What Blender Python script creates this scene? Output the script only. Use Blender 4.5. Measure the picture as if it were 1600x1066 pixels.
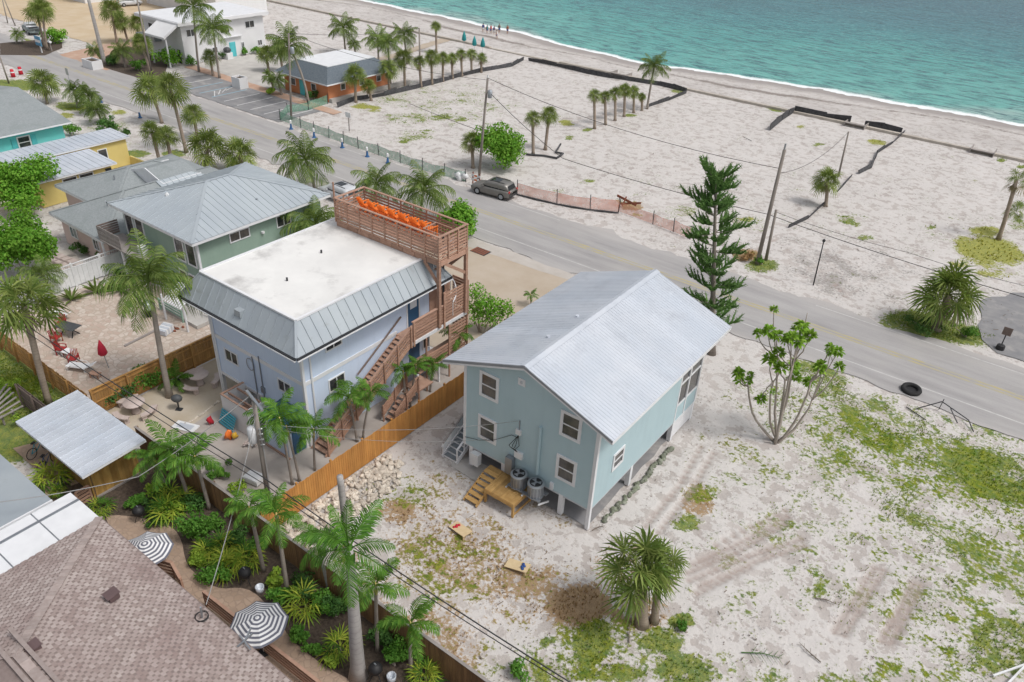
import bpy, math, random
from math import sin, cos, pi, radians
from mathutils import Vector, Matrix, noise as mnoise
import numpy as np
random.seed(7)
scene = bpy.context.scene
for o in list(bpy.data.objects): bpy.data.objects.remove(o)
COL = scene.collection
# ------------------------------------------------------------------ camera
# world frame: X along the shore (to the right), Y towards the sea, Z up; drone camera 30 m above the ground
FPX, PITCH, ROLL, YAW, CAMH = 1210.5, radians(32.313), radians(3.013), radians(35.3), 30.0
_M = Matrix(((cos(YAW), -sin(YAW), 0), (sin(YAW), cos(YAW), 0), (0, 0, 1)))
_fw = Vector((0, cos(PITCH), -sin(PITCH))); _r = Vector((1, 0, 0)); _up = _r.cross(_fw)
CR = _M @ (_r * cos(ROLL) + _up * sin(ROLL)); CU = _M @ (_up * cos(ROLL) - _r * sin(ROLL)); CF = _M @ _fw
CAMP = Vector((0, 0, CAMH))
cd = bpy.data.cameras.new("camera"); cam = bpy.data.objects.new("camera", cd); COL.objects.link(cam)
cd.sensor_width = 36; cd.lens = FPX / 1600 * 36; cd.clip_start = 0.5; cd.clip_end = 9000
cam.matrix_world = Matrix(((CR.x, CU.x, -CF.x, 0), (CR.y, CU.y, -CF.y, 0), (CR.z, CU.z, -CF.z, CAMH), (0, 0, 0, 1)))
scene.camera = cam
# ------------------------------------------------------------------ world, sun, exposure (overcast noon)
w = bpy.data.worlds.new("World"); scene.world = w; w.use_nodes = True
nt = w.node_tree; nt.nodes.clear()
sky = nt.nodes.new('ShaderNodeTexSky'); sky.sky_type = 'NISHITA'; sky.sun_disc = False
SUN_EL, SUN_AZ = radians(58), radians(80)
sky.sun_elevation = SUN_EL; sky.sun_rotation = SUN_AZ; sky.dust_density = 4.0; sky.air_density = 1.0; sky.ozone_density = 1.0
hs = nt.nodes.new('ShaderNodeHueSaturation'); hs.inputs['Saturation'].default_value = 0.3
bg = nt.nodes.new('ShaderNodeBackground'); bg.inputs[1].default_value = 0.13
wo = nt.nodes.new('ShaderNodeOutputWorld')
nt.links.new(sky.outputs[0], hs.inputs['Color']); nt.links.new(hs.outputs[0], bg.inputs[0]); nt.links.new(bg.outputs[0], wo.inputs[0])
sl = bpy.data.lights.new("sun", 'SUN'); sl.energy = 1.5; sl.angle = radians(12); sl.color = (1, 0.965, 0.92)
so = bpy.data.objects.new("sun", sl); COL.objects.link(so)
sv = Vector((sin(SUN_AZ) * cos(SUN_EL), cos(SUN_AZ) * cos(SUN_EL), sin(SUN_EL)))
so.rotation_euler = (-sv).to_track_quat('-Z', 'Y').to_euler(); so.location = sv * 200
vs = scene.view_settings; vs.view_transform = 'Standard'; vs.look = 'None'; vs.gamma = 1; vs.exposure = 0.1
scene.render.engine = 'CYCLES'
scene.cycles.max_bounces = 6; scene.cycles.transparent_max_bounces = 12
# ------------------------------------------------------------------ pixel helpers (photo pixel -> point on a level of the place)
def ray(px, py): return CF + CR * ((px - 800) / FPX) - CU * ((py - 533) / FPX)
def P(px, py, z=0.0):
    d = ray(px, py); return CAMP + d * ((z - CAMH) / d.z)
def pix(p):
    d = Vector(p) - CAMP; k = d.dot(CF); return 800 + FPX * d.dot(CR) / k, 533 - FPX * d.dot(CU) / k
def mpp(p): return (Vector(p) - CAMP).dot(CF) / FPX          # metres per photo pixel there
def upright(base, top, zlo=0.4, zhi=22):
    """base point and the height at which a thing standing there shows its top at pixel `top`"""
    b = P(*base); best = None
    z = zlo
    while z < zhi:
        q = P(top[0], top[1], z); d = (q.x - b.x) ** 2 + (q.y - b.y) ** 2
        if best is None or d < best[0]: best = (d, q)
        z += 0.1
    return b, best[1]
# ------------------------------------------------------------------ materials
MATS = {}
def _new(name):
    m = bpy.data.materials.new(name); m.use_nodes = True; n = m.node_tree; n.nodes.clear()
    out = n.nodes.new('ShaderNodeOutputMaterial'); b = n.nodes.new('ShaderNodeBsdfPrincipled')
    n.links.new(b.outputs[0], out.inputs[0]); MATS[name] = m
    return m, n, b, out
def N(n, t, **k):
    x = n.nodes.new(t)
    for a, v in k.items(): setattr(x, a, v)
    return x
def c4(c): return (c[0], c[1], c[2], 1)
def noise(n, scale, detail=4, rough=.55, vec=None, dist=0):
    x = N(n, 'ShaderNodeTexNoise'); x.inputs['Scale'].default_value = scale; x.inputs['Detail'].default_value = detail
    x.inputs['Roughness'].default_value = rough; x.inputs['Distortion'].default_value = dist
    if vec: n.links.new(vec, x.inputs['Vector'])
    return x.outputs['Fac']
def ramp(n, fac, a, b, ca=(0, 0, 0), cb=(1, 1, 1)):
    x = N(n, 'ShaderNodeValToRGB'); e = x.color_ramp.elements
    e[0].position = a; e[1].position = b; e[0].color = c4(ca); e[1].color = c4(cb)
    n.links.new(fac, x.inputs[0]); return x.outputs[0]
def mix(n, fac, a, b, mode='MIX'):
    x = N(n, 'ShaderNodeMixRGB', blend_type=mode)
    for i, v in ((0, fac), (1, a), (2, b)):
        if hasattr(v, 'is_linked') or hasattr(v, 'links'): n.links.new(v, x.inputs[i])
        elif i == 0: x.inputs[0].default_value = v
        else: x.inputs[i].default_value = c4(v)
    return x.outputs[0]
def math_(n, op, a, b=None, c=None):
    x = N(n, 'ShaderNodeMath', operation=op)
    for i, v in enumerate((a, b, c)):
        if v is None: continue
        if hasattr(v, 'links'): n.links.new(v, x.inputs[i])
        else: x.inputs[i].default_value = v
    return x.outputs[0]
def bump(n, b, h, strength=.3, dist=.02):
    x = N(n, 'ShaderNodeBump'); x.inputs['Strength'].default_value = strength; x.inputs['Distance'].default_value = dist
    n.links.new(h, x.inputs['Height']); n.links.new(x.outputs[0], b.inputs['Normal'])
def mat(name, col, rough=.7, metal=0., col2=None, scale=2.0, detail=5, lo=.35, hi=.65, bmp=0., bscale=40, rnd=0., stretch=None, alpha=1., spec=.5, dirt=None):
    """plain surface: colour broken up by noise in world space, optional per-object variation and fine relief"""
    m, n, b, out = _new(name)
    g = N(n, 'ShaderNodeNewGeometry').outputs['Position']
    if stretch:
        mp = N(n, 'ShaderNodeMapping'); mp.inputs['Scale'].default_value = stretch; n.links.new(g, mp.inputs[0]); g = mp.outputs[0]
    if col2 is None: col2 = tuple(c * .86 for c in col)
    c = ramp(n, noise(n, scale, detail, .6, g), lo, hi, col, col2)
    if dirt:
        c = mix(n, ramp(n, noise(n, dirt[1], 6, .65, g), dirt[2], dirt[3]), c, dirt[0])
    if rnd:
        oi = N(n, 'ShaderNodeObjectInfo').outputs['Random']; hv = N(n, 'ShaderNodeHueSaturation')
        n.links.new(math_(n, 'MULTIPLY_ADD', oi, 2 * rnd, 1 - rnd), hv.inputs['Value']); n.links.new(c, hv.inputs['Color']); c = hv.outputs[0]
    n.links.new(c, b.inputs['Base Color'])
    b.inputs['Roughness'].default_value = rough; b.inputs['Metallic'].default_value = metal; b.inputs['Alpha'].default_value = alpha
    b.inputs['Specular IOR Level'].default_value = spec
    if bmp: bump(n, b, noise(n, bscale, 3, .6, g), bmp)
    return m
def leaf(name, a, b_, transl=.3, rough=.5, tip=None):
    m, n, b, out = _new(name)
    g = N(n, 'ShaderNodeNewGeometry'); oi = N(n, 'ShaderNodeObjectInfo').outputs['Random']
    isl = g.outputs['Random Per Island']
    f = math_(n, 'ADD', math_(n, 'MULTIPLY', isl, .55), math_(n, 'MULTIPLY', noise(n, 1.3, 3, .6, g.outputs['Position']), .6))
    c = ramp(n, f, .25, .85, a, b_)
    hv = N(n, 'ShaderNodeHueSaturation'); n.links.new(math_(n, 'MULTIPLY_ADD', oi, .4, .8), hv.inputs['Value']); n.links.new(c, hv.inputs['Color']); c = hv.outputs[0]
    n.links.new(c, b.inputs['Base Color']); b.inputs['Roughness'].default_value = rough + .12; b.inputs['Specular IOR Level'].default_value = .22
    t = N(n, 'ShaderNodeBsdfTranslucent'); n.links.new(mix(n, .5, c, (.25, .35, .02), 'MIX'), t.inputs[0])
    s = N(n, 'ShaderNodeMixShader'); s.inputs[0].default_value = transl
    n.links.new(b.outputs[0], s.inputs[1]); n.links.new(t.outputs[0], s.inputs[2]); n.links.new(s.outputs[0], out.inputs[0])
    return m
# ------------------------------------------------------------------ objects
ORI = {}
def tag(o, label=None, cat=None, group=None, kind=None):
    if label: o['label'] = label
    if cat: o['category'] = cat
    if group: o['group'] = group
    if kind: o['kind'] = kind
    return o
def thing(name, label, cat, loc=(0, 0, 0), rz=0., group=None):
    o = bpy.data.objects.new(name, None); COL.objects.link(o); o.empty_display_size = .2
    o.location = loc; o.rotation_euler = (0, 0, rz); ORI[o.name] = Vector(loc)
    return tag(o, label, cat, group)
def adopt(o, parent, loc=None):
    o.parent = parent; ORI[o.name] = ORI.get(parent.name, Vector()) if parent else Vector()
class MB:
    def __init__(s): s.v = []; s.f = []
    def poly(s, pts, flip=False):
        i = len(s.v); s.v += [tuple(p) for p in pts]; r = list(range(i, i + len(pts))); s.f.append(r[::-1] if flip else r); return s
    def box(s, x0, y0, z0, x1, y1, z1):
        if x0 > x1: x0, x1 = x1, x0
        if y0 > y1: y0, y1 = y1, y0
        if z0 > z1: z0, z1 = z1, z0
        return s.hexa([(x0, y0, z0), (x1, y0, z0), (x1, y1, z0), (x0, y1, z0), (x0, y0, z1), (x1, y0, z1), (x1, y1, z1), (x0, y1, z1)])
    def hexa(s, p):
        i = len(s.v); s.v += [tuple(q) for q in p]
        s.f += [[i + k for k in q] for q in ((3, 2, 1, 0), (4, 5, 6, 7), (0, 1, 5, 4), (1, 2, 6, 5), (2, 3, 7, 6), (3, 0, 4, 7))]; return s
    def prism(s, poly, z0, z1):
        n = len(poly); i = len(s.v); s.v += [(x, y, z0) for x, y in poly] + [(x, y, z1) for x, y in poly]
        s.f.append(list(range(i + n - 1, i - 1, -1))); s.f.append(list(range(i + n, i + 2 * n)))
        for k in range(n): s.f.append([i + k, i + (k + 1) % n, i + n + (k + 1) % n, i + n + k])
        return s
    def bar(s, a, b, wd, h, up=(0, 0, 1)):
        a = Vector(a); b = Vector(b); d = (b - a).normalized(); u = Vector(up)
        if abs(d.dot(u)) > .98: u = Vector((1, 0, 0))
        r = d.cross(u).normalized(); u = r.cross(d); r *= wd / 2; u *= h / 2
        return s.hexa([a - r - u, a + r - u, b + r - u, b - r - u, a - r + u, a + r + u, b + r + u, b - r + u])
    def tube(s, pts, rad, n=6, cap=True):
        pts = [Vector(p) for p in pts]; i0 = len(s.v); m = len(pts)
        if not hasattr(rad, '__len__'): rad = [rad] * m
        ref = None
        for k, p in enumerate(pts):
            t = (pts[min(k + 1, m - 1)] - pts[max(k - 1, 0)]); t = t.normalized() if t.length > 1e-9 else Vector((0, 0, 1))
            if ref is None: ref = Vector((1, 0, 0)) if abs(t.x) < .9 else Vector((0, 1, 0))
            a = (ref - t * ref.dot(t)).normalized(); b = t.cross(a); ref = a
            for j in range(n):
                q = p + (a * cos(2 * pi * j / n) + b * sin(2 * pi * j / n)) * rad[k]; s.v.append((q.x, q.y, q.z))
        for k in range(m - 1):
            for j in range(n):
                s.f.append([i0 + k * n + j, i0 + k * n + (j + 1) % n, i0 + (k + 1) * n + (j + 1) % n, i0 + (k + 1) * n + j])
        if cap:
            s.f.append([i0 + j for j in range(n)][::-1]); s.f.append([i0 + (m - 1) * n + j for j in range(n)])
        return s
    def cyl(s, x, y, z0, z1, r, n=12, r1=None): return s.tube([(x, y, z0), (x, y, z1)], [r, r if r1 is None else r1], n)
    def lathe(s, prof, n=14, c=(0, 0, 0), sx=1, sy=1):
        i0 = len(s.v); m = len(prof)
        for r, z in prof:
            for j in range(n): s.v.append((c[0] + r * sx * cos(2 * pi * j / n), c[1] + r * sy * sin(2 * pi * j / n), c[2] + z))
        for k in range(m - 1):
            for j in range(n): s.f.append([i0 + k * n + j, i0 + k * n + (j + 1) % n, i0 + (k + 1) * n + (j + 1) % n, i0 + (k + 1) * n + j])
        s.f.append([i0 + j for j in range(n)][::-1]); s.f.append([i0 + (m - 1) * n + j for j in range(n)]); return s
    def blob(s, c, r, seed=0, n=8, m=5, amp=.25):
        i0 = len(s.v)
        for k in range(m + 1):
            ph = pi * k / m
            for j in range(n):
                th = 2 * pi * j / n; d = Vector((sin(ph) * cos(th), sin(ph) * sin(th), cos(ph)))
                q = 1 + amp * mnoise.noise(d * 1.7 + Vector((seed * 3.1, seed, 0)))
                s.v.append((c[0] + d.x * r[0] * q, c[1] + d.y * r[1] * q, c[2] + d.z * r[2] * q))
        for k in range(m):
            for j in range(n): s.f.append([i0 + k * n + j, i0 + (k + 1) * n + j, i0 + (k + 1) * n + (j + 1) % n, i0 + k * n + (j + 1) % n])
        return s
    def add(s, o, M=None):
        i = len(s.v); s.v += [tuple(M @ Vector(p)) for p in o.v] if M else o.v; s.f += [[i + k for k in f] for f in o.f]; return s
    def mesh(s, name, m, smooth=False, org=None):
        me = bpy.data.meshes.new(name)
        v = s.v if org is None else [(p[0] - org[0], p[1] - org[1], p[2] - org[2]) for p in s.v]
        me.from_pydata(v, [], s.f)
        if m: me.materials.append(MATS[m])
        if smooth: me.polygons.foreach_set('use_smooth', [True] * len(me.polygons))
        me.update(); return me
    def build(s, name, m, parent=None, smooth=False, local=False):
        org = ORI.get(parent.name, Vector()) if (parent and not local) else None
        o = bpy.data.objects.new(name, s.mesh(name, m, smooth, org)); COL.objects.link(o)
        if parent: adopt(o, parent)
        return o
def solo(mb, name, m, label, cat, group=None, smooth=False, base=None):
    """a thing that is one mesh, with its origin at its base"""
    b = Vector(base) if base is not None else Vector((sum(p[0] for p in mb.v) / len(mb.v), sum(p[1] for p in mb.v) / len(mb.v), min(p[2] for p in mb.v)))
    o = bpy.data.objects.new(name, mb.mesh(name, m, smooth, b)); o.location = b; COL.objects.link(o); ORI[o.name] = b
    return tag(o, label, cat, group)
def place(name, me, parent, loc, rot=(0, 0, 0), sc=(1, 1, 1), local=False):
    o = bpy.data.objects.new(name, me); COL.objects.link(o)
    l = Vector(loc)
    if parent:
        if not local: l = l - ORI.get(parent.name, Vector())
        adopt(o, parent)
    o.location = l; o.rotation_euler = rot; o.scale = sc if hasattr(sc, '__len__') else (sc, sc, sc)
    return o
_UC = {}
def ucube(m):
    if m not in _UC: _UC[m] = MB().box(-.5, -.5, -.5, .5, .5, .5).mesh('piece_' + m, m)
    return _UC[m]
def piece(name, m, parent, x0, y0, z0, x1, y1, z1, local=False):
    return place(name, ucube(m), parent, ((x0 + x1) / 2, (y0 + y1) / 2, (z0 + z1) / 2), sc=(abs(x1 - x0), abs(y1 - y0), abs(z1 - z0)), local=local)
def beam(name, m, parent, a, b, wd, h, up=(0, 0, 1), local=False):
    a = Vector(a); b = Vector(b); d = b - a; L = d.length; d.normalize(); u = Vector(up)
    if abs(d.dot(u)) > .98: u = Vector((0, 1, 0))
    r = u.cross(d).normalized(); u = d.cross(r)
    M = Matrix((d, r, u)).transposed().to_euler()
    return place(name, ucube(m), parent, (a + b) / 2, M, (L, wd, h), local)
def lerp(a, b, t): return a + (b - a) * t
# ================================================================== setting
SHORE = [(-400, 140), (-180, 137), (-137, 135.5), (-98, 134.3), (-80, 130.6), (-66, 129.6), (-45, 134.6), (-25, 136.6), (-7, 137.8), (40, 140), (300, 150)]
def shoreY(x): return float(np.interp(x, [a for a, _ in SHORE], [b for _, b in SHORE])) + .35 * sin(x * .31) + .2 * sin(x * .83)
# green / dry / yellow / track patches, given where the photograph shows them: (px, py, rx, ry, angle, channel, strength)
PATCH = [
 (1530,860,140,200,10,0,.48),(1480,1000,170,90,0,2,.36),(1560,780,110,70,20,2,.5),(1330,740,140,60,20,0,.4),
 (1420,840,360,250,10,0,.33),(1500,760,230,150,15,0,.46),(1400,700,230,80,18,0,.52),(1480,880,200,160,0,2,.3),(1450,720,220,60,18,2,.42),(1530,960,150,130,0,0,.42),(1180,980,200,110,0,0,.22),(1340,1000,160,80,0,0,.24),(1300,640,120,50,20,0,.4),(1130,760,130,80,0,0,.2),(680,900,230,160,0,0,.27),(700,880,240,170,0,1,.32),(1180,700,90,60,0,1,.2),(720,780,140,60,0,0,.14),(960,1020,160,70,0,0,.45),(900,960,120,60,0,1,.4),
 (700,170,190,60,8,0,.14),(1050,310,160,50,10,0,.18),(1400,400,260,90,0,0,.13),(620,230,80,30,0,0,.12),(1250,330,120,60,0,0,.14),
 (1450,700,190,45,20,0,.62),(1550,745,110,45,20,0,.85),(1370,645,150,28,22,0,.62),(1280,585,55,22,20,0,.75),(1290,700,70,40,0,0,.42),
 (1440,812,60,18,25,0,.72),(1400,790,34,14,0,0,.66),(1510,868,60,28,30,0,.6),(1560,830,80,60,20,0,.5),(1500,930,120,70,0,0,.5),(1570,1010,70,60,0,0,.75),(1450,1020,110,60,0,0,.45),(1590,910,50,50,0,0,.6),
 (1330,840,40,14,0,0,.6),(1300,880,120,90,0,0,.28),(1200,740,120,60,0,0,.3),(1095,770,35,18,0,0,.62),(1075,815,30,16,0,0,.7),(1240,650,70,50,0,0,.5),
 (925,1005,30,48,25,0,1.0),(1035,1000,42,24,0,0,.8),(1065,970,22,14,0,0,1.0),(1075,1045,60,30,0,0,.75),(870,1045,60,30,0,0,.7),(960,1050,60,18,0,0,.75),(855,1003,12,9,0,0,1.0),(1120,1040,60,30,0,0,.55),(1170,1055,60,25,0,0,.45),
 (905,945,55,36,0,1,.95),(830,905,60,30,0,1,.55),(1000,960,60,30,0,1,.6),(1090,780,30,30,0,1,.7),(900,1040,90,30,0,1,.5),(960,880,60,40,0,1,.35),
 (620,800,40,22,0,1,.75),(700,860,170,90,0,1,.44),(620,900,130,90,0,1,.47),(760,900,120,40,10,1,.6),(690,900,130,60,0,0,.42),(600,850,120,60,0,0,.33),(780,960,120,60,0,1,.4),(660,960,90,60,0,1,.5),(800,1010,90,50,0,0,.4),(620,770,60,30,0,0,.35),(700,1010,80,50,0,1,.5),
 (690,160,130,36,5,0,.36),(566,165,16,5,0,2,.9),(585,170,14,5,0,2,.9),(694,182,14,6,0,0,.9),(640,185,40,12,0,0,.5),(650,210,30,10,0,0,.5),(670,205,8,4,0,0,.9),(632,220,8,5,0,0,.9),(720,187,8,4,0,0,.85),(790,200,90,30,0,0,.2),
 (1545,392,58,26,10,2,1.0),(1540,362,30,10,0,2,.8),(1500,410,20,8,0,2,.7),(1560,425,40,10,0,2,.6),(1590,350,20,10,0,0,.6),(1470,512,85,26,10,0,.95),(1410,500,35,18,0,0,.9),(1520,520,40,14,0,0,.85),
 (1190,415,26,12,0,0,.95),(1165,398,22,10,0,1,1.0),(1372,222,18,4,8,2,.9),(1250,198,9,3,0,2,.8),(1280,225,8,2.5,0,0,.9),(1213,170,14,5,10,0,.95),(1565,250,8,3,0,0,.9),(1595,260,9,4,0,0,.9),(1455,355,8,3,0,0,.8),(1325,345,26,8,20,0,.6),(1355,370,16,5,0,0,.6),
 (1170,350,40,16,0,0,.42),(1168,342,14,4,0,2,.8),(1060,325,40,14,10,0,.4),(990,322,16,7,0,1,1.0),(995,335,10,4,0,2,.9),(885,192,13,5,10,2,.8),(918,202,9,3,0,0,.9),(984,180,11,3,0,0,.9),(918,283,14,4,0,0,.6),(890,215,5,4,0,0,.9),(1060,142,12,4,0,0,.8),(1035,155,6,2,0,0,.7),
 (60,600,110,55,15,0,1.3),(20,660,60,60,0,0,1.2),(100,650,60,40,0,2,.55),(30,600,40,25,0,2,.7),(50,690,60,20,0,0,.9),
 (15,133,45,9,0,0,1.1),(120,165,40,8,0,0,.9),(185,175,14,5,0,2,.9),(118,170,16,5,0,2,.7),(215,240,20,7,0,0,.9),(245,255,18,7,0,0,.95),(272,240,22,7,0,0,.95),(205,225,14,4,0,2,.6),(105,180,14,5,0,2,.8),(160,195,40,12,0,0,.5),(25,70,50,12,0,0,.9),(285,200,14,5,0,0,.3),
 (1330,430,130,60,0,3,.42),(1290,420,60,40,20,3,.55),(1250,380,60,30,0,3,.35),(1100,300,90,40,0,3,.25),(780,770,90,30,0,3,.1),(870,770,60,40,0,3,.5),(1000,690,40,60,0,3,.15),(720,680,40,50,0,3,.25),
]
TRACK = [((1095,915),(1180,876),(1266,848)),((1075,893),(1150,862),(1235,812)),((1010,820),(1060,760),(1100,690)),((1030,830),(1080,765),(1120,700)),((1320,990),(1354,934),(1386,884)),((1392,1004),(1418,958),(1442,908)),((1050,330),(1150,345),(1260,400),(1330,470)),((1300,290),(1400,330),(1480,360)),((1078,905),(1170,868),(1262,838)),((1085,880),(1160,845),(1240,800)),((1090,925),(1180,880)),((1306,985),(1340,930),(1372,880)),((1378,1000),(1405,955),(1430,905)),((1120,850),(1240,790)),((1500,330),(1440,290),(1370,265))]
_tr = []
for t in TRACK:
    q = [P(*a) for a in t]
    for a, b in zip(q, q[1:]):
        for k in range(9): _tr.append(tuple((a.lerp(b, k / 9))[:2]))
_tr = np.array(_tr)
def gridlines(segs):
    r = []
    for a, b, st in segs:
        n = max(1, int(round((b - a) / st)))
        r += [a + (b - a) * k / n for k in range(n)]
    return np.array(r + [segs[-1][1]])
def masks(X, Y):
    d0, d1, d2 = X, Y, -CAMH + 0 * X
    k = d0 * CF.x + d1 * CF.y + d2 * CF.z; k = np.where(k > 1, k, 1e9)
    px = 800 + FPX * (d0 * CR.x + d1 * CR.y + d2 * CR.z) / k; py = 533 - FPX * (d0 * CU.x + d1 * CU.y + d2 * CU.z) / k
    M = np.zeros(X.shape + (4,))
    for cx, cy, rx, ry, an, ch, s in PATCH:
        a = radians(an); u = (px - cx) * cos(a) + (py - cy) * sin(a); v = -(px - cx) * sin(a) + (py - cy) * cos(a)
        q = (u / rx) ** 2 + (v / ry) ** 2
        M[..., ch] = np.maximum(M[..., ch], s * np.clip(1.35 - q * .9, 0, 1))
    out = ((px > 1580) | (py > 1050)) & (X > -9) & (X < 90) & (Y > 14) & (Y < 49.5)
    M[..., 0] = np.where(out, np.maximum(M[..., 0], .42 + .2 * np.sin(X * .21) * np.cos(Y * .27)), M[..., 0])
    T = np.zeros(X.shape)
    near = (X > -40) & (X < 12) & (Y > 15) & (Y < 75)
    xs, ys = X[near], Y[near]; dm = np.full(xs.shape, 9.)
    for x, y in _tr: dm = np.minimum(dm, (xs - x) ** 2 + (ys - y) ** 2)
    T[near] = np.clip(1.2 - np.sqrt(dm) / .26, 0, 1)
    return M, T
gx = gridlines([(-3000,-600,800),(-600,-200,60),(-200,-62,1.0),(-62,-14,.36),(-14,2,.15),(2,12,.36),(12,60,2),(60,300,40),(300,3000,900)])
gy = gridlines([(-3000,-200,900),(-200,-20,30),(-20,8,4),(8,20,.36),(20,37,.15),(37,64,.36),(64,116,.9),(116,142,.9),(142,160,6),(160,400,60),(400,3000,1300)])
GX, GY = np.meshgrid(gx, gy); MASK, TRK = masks(GX, GY)
SH = np.array([shoreY(x) for x in gx])[None, :] + 0 * GY
def groundz(X, Y, S):
    t = np.clip((Y - 115) / (S - 115), 0, 8); z = -1.0 * np.where(t < 1, t ** 1.25, 1 + (t - 1) * 2.2)
    return np.maximum(z, -14)
GZ = groundz(GX, GY, SH)
und = np.zeros(GX.shape)
for j in range(GX.shape[0]):
    for i in range(GX.shape[1]):
        x, y = GX[j, i], GY[j, i]
        if -200 < x < 60 and 8 < y < 140:
            und[j, i] = mnoise.noise(Vector((x * .35, y * .35, 0))) * .5 + mnoise.noise(Vector((x * 1.3, y * 1.3, 4))) * .5
flat = np.clip((np.abs(GY - 55.1) - 5.5) / 2.5, 0, 1)
GZ = GZ - .05 + und * .07 * flat - TRK * .11
def grid_mesh(name, X, Y, Z, m, attrs=(), smooth=True):
    ny, nx = X.shape; v = np.stack([X, Y, Z], -1).reshape(-1, 3)
    idx = np.arange(nx * ny).reshape(ny, nx); f = np.stack([idx[:-1, :-1], idx[:-1, 1:], idx[1:, 1:], idx[1:, :-1]], -1).reshape(-1, 4)
    me = bpy.data.meshes.new(name); me.from_pydata(v.tolist(), [], f.tolist()); me.materials.append(MATS[m])
    for an, arr in attrs:
        a = me.attributes.new(an, 'FLOAT_COLOR', 'POINT'); a.data.foreach_set('color', arr.astype(np.float32).ravel())
    if smooth: me.polygons.foreach_set('use_smooth', [True] * len(me.polygons))
    o = bpy.data.objects.new(name, me); COL.objects.link(o); return tag(o, kind='structure')
# ---- ground material
def ground_material():
    m, n, b, out = _new('ground'); L = n.links
    g = N(n, 'ShaderNodeNewGeometry').outputs['Position']
    A = N(n, 'ShaderNodeAttribute'); A.attribute_name = 'mask'; B = N(n, 'ShaderNodeAttribute'); B.attribute_name = 'aux'
    sa = N(n, 'ShaderNodeSeparateColor'); L.new(A.outputs['Color'], sa.inputs[0]); sb = N(n, 'ShaderNodeSeparateColor'); L.new(B.outputs['Color'], sb.inputs[0])
    n0 = noise(n, .3, 3, .6, g); n1 = noise(n, 1.0, 5, .66, g); n2 = noise(n, 5.0, 5, .7, g); n3 = noise(n, .11, 4, .6, g); n4 = noise(n, 15, 3, .65, g); n5 = noise(n, .45, 4, .6, g)
    sand = ramp(n, n3, .36, .66, (.525, .487, .462), (.43, .392, .368))
    sand = mix(n, math_(n, 'MULTIPLY', ramp(n, n5, .44, .74), .55), sand, (.375, .328, .305))
    sand = mix(n, math_(n, 'MULTIPLY', ramp(n, n1, .50, .74), .4), sand, (.33, .288, .262))
    sand = mix(n, math_(n, 'MULTIPLY', ramp(n, n1, .46, .28), .75), sand, (.62, .595, .575))
    cl = ramp(n, n0, .42, .62)
    sand = mix(n, math_(n, 'MULTIPLY', math_(n, 'MULTIPLY', ramp(n, n2, .52, .68), cl), .75), sand, (.215, .19, .172))
    sand = mix(n, math_(n, 'MULTIPLY', math_(n, 'MULTIPLY', ramp(n, n4, .58, .70), cl), .6), sand, (.14, .125, .105))
    def veg(ch, k1=1.3, k2=1.5, kc=.9):
        v = math_(n, 'ADD', math_(n, 'MULTIPLY', math_(n, 'SUBTRACT', n1, .5), k1), math_(n, 'MULTIPLY', math_(n, 'SUBTRACT', n2, .5), k2))
        v = math_(n, 'ADD', v, math_(n, 'MULTIPLY', math_(n, 'SUBTRACT', n0, .5), 1.2)); v = math_(n, 'ADD', v, math_(n, 'MULTIPLY', ch, kc)); return math_(n, 'MULTIPLY', ramp(n, v, .40, .58), .9)
    gcol = ramp(n, noise(n, 2.3, 5, .7, g), .32, .68, (.055, .145, .008), (.29, .30, .025))
    gcol = mix(n, ramp(n, n4, .45, .72), gcol, (.035, .075, .012))
    dcol = ramp(n, n2, .35, .65, (.25, .15, .065), (.37, .25, .13))
    ycol = ramp(n, n2, .35, .65, (.36, .34, .04), (.17, .21, .03))
    c = mix(n, veg(sa.outputs[1], 1.3, 1.7, .95), sand, dcol); c = mix(n, veg(sa.outputs[2]), c, ycol); c = mix(n, veg(sa.outputs[0]), c, gcol)
    A2 = A.outputs['Alpha']
    c = mix(n, math_(n, 'MULTIPLY', veg(A2, 1.1, 1.2), .6), c, (.20, .18, .168))
    c = mix(n, math_(n, 'MULTIPLY', sb.outputs[0], .85), c, (.345, .28, .25))
    wet = ramp(n, math_(n, 'ADD', sb.outputs[1], math_(n, 'MULTIPLY', math_(n, 'SUBTRACT', n3, .5), .45)), .35, .8)
    c = mix(n, wet, c, (.335, .305, .29))
    wr = ramp(n, math_(n, 'ADD', sb.outputs[2], math_(n, 'MULTIPLY', math_(n, 'SUBTRACT', n1, .5), 1.6)), .55, .8)
    c = mix(n, math_(n, 'MULTIPLY', wr, .7), c, (.15, .12, .10))
    L.new(c, b.inputs['Base Color']); b.inputs['Roughness'].default_value = .95; b.inputs['Specular IOR Level'].default_value = .2
    bump(n, b, math_(n, 'ADD', n2, math_(n, 'MULTIPLY', n1, 1.5)), .7, .09)
ground_material()
S_ = SH; D_ = GY - S_
aux = np.zeros(GX.shape + (4,)); aux[..., 0] = TRK
aux[..., 1] = np.clip(1 - np.abs(D_ + 2) / 7., 0, 1) * (GY > 115)
wr = np.exp(-((D_ + 8.5 + 2.2 * np.sin(GX * .11)) / 1.3) ** 2) * .75 + np.exp(-((D_ + 11.5) / 2.0) ** 2) * .3
aux[..., 2] = wr * (GY > 116); aux[..., 1] = np.maximum(aux[..., 1], .42 * (GY > 115.5))
ground = grid_mesh('ground', GX, GY, GZ, 'ground', (('mask', MASK), ('aux', aux)))
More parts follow.
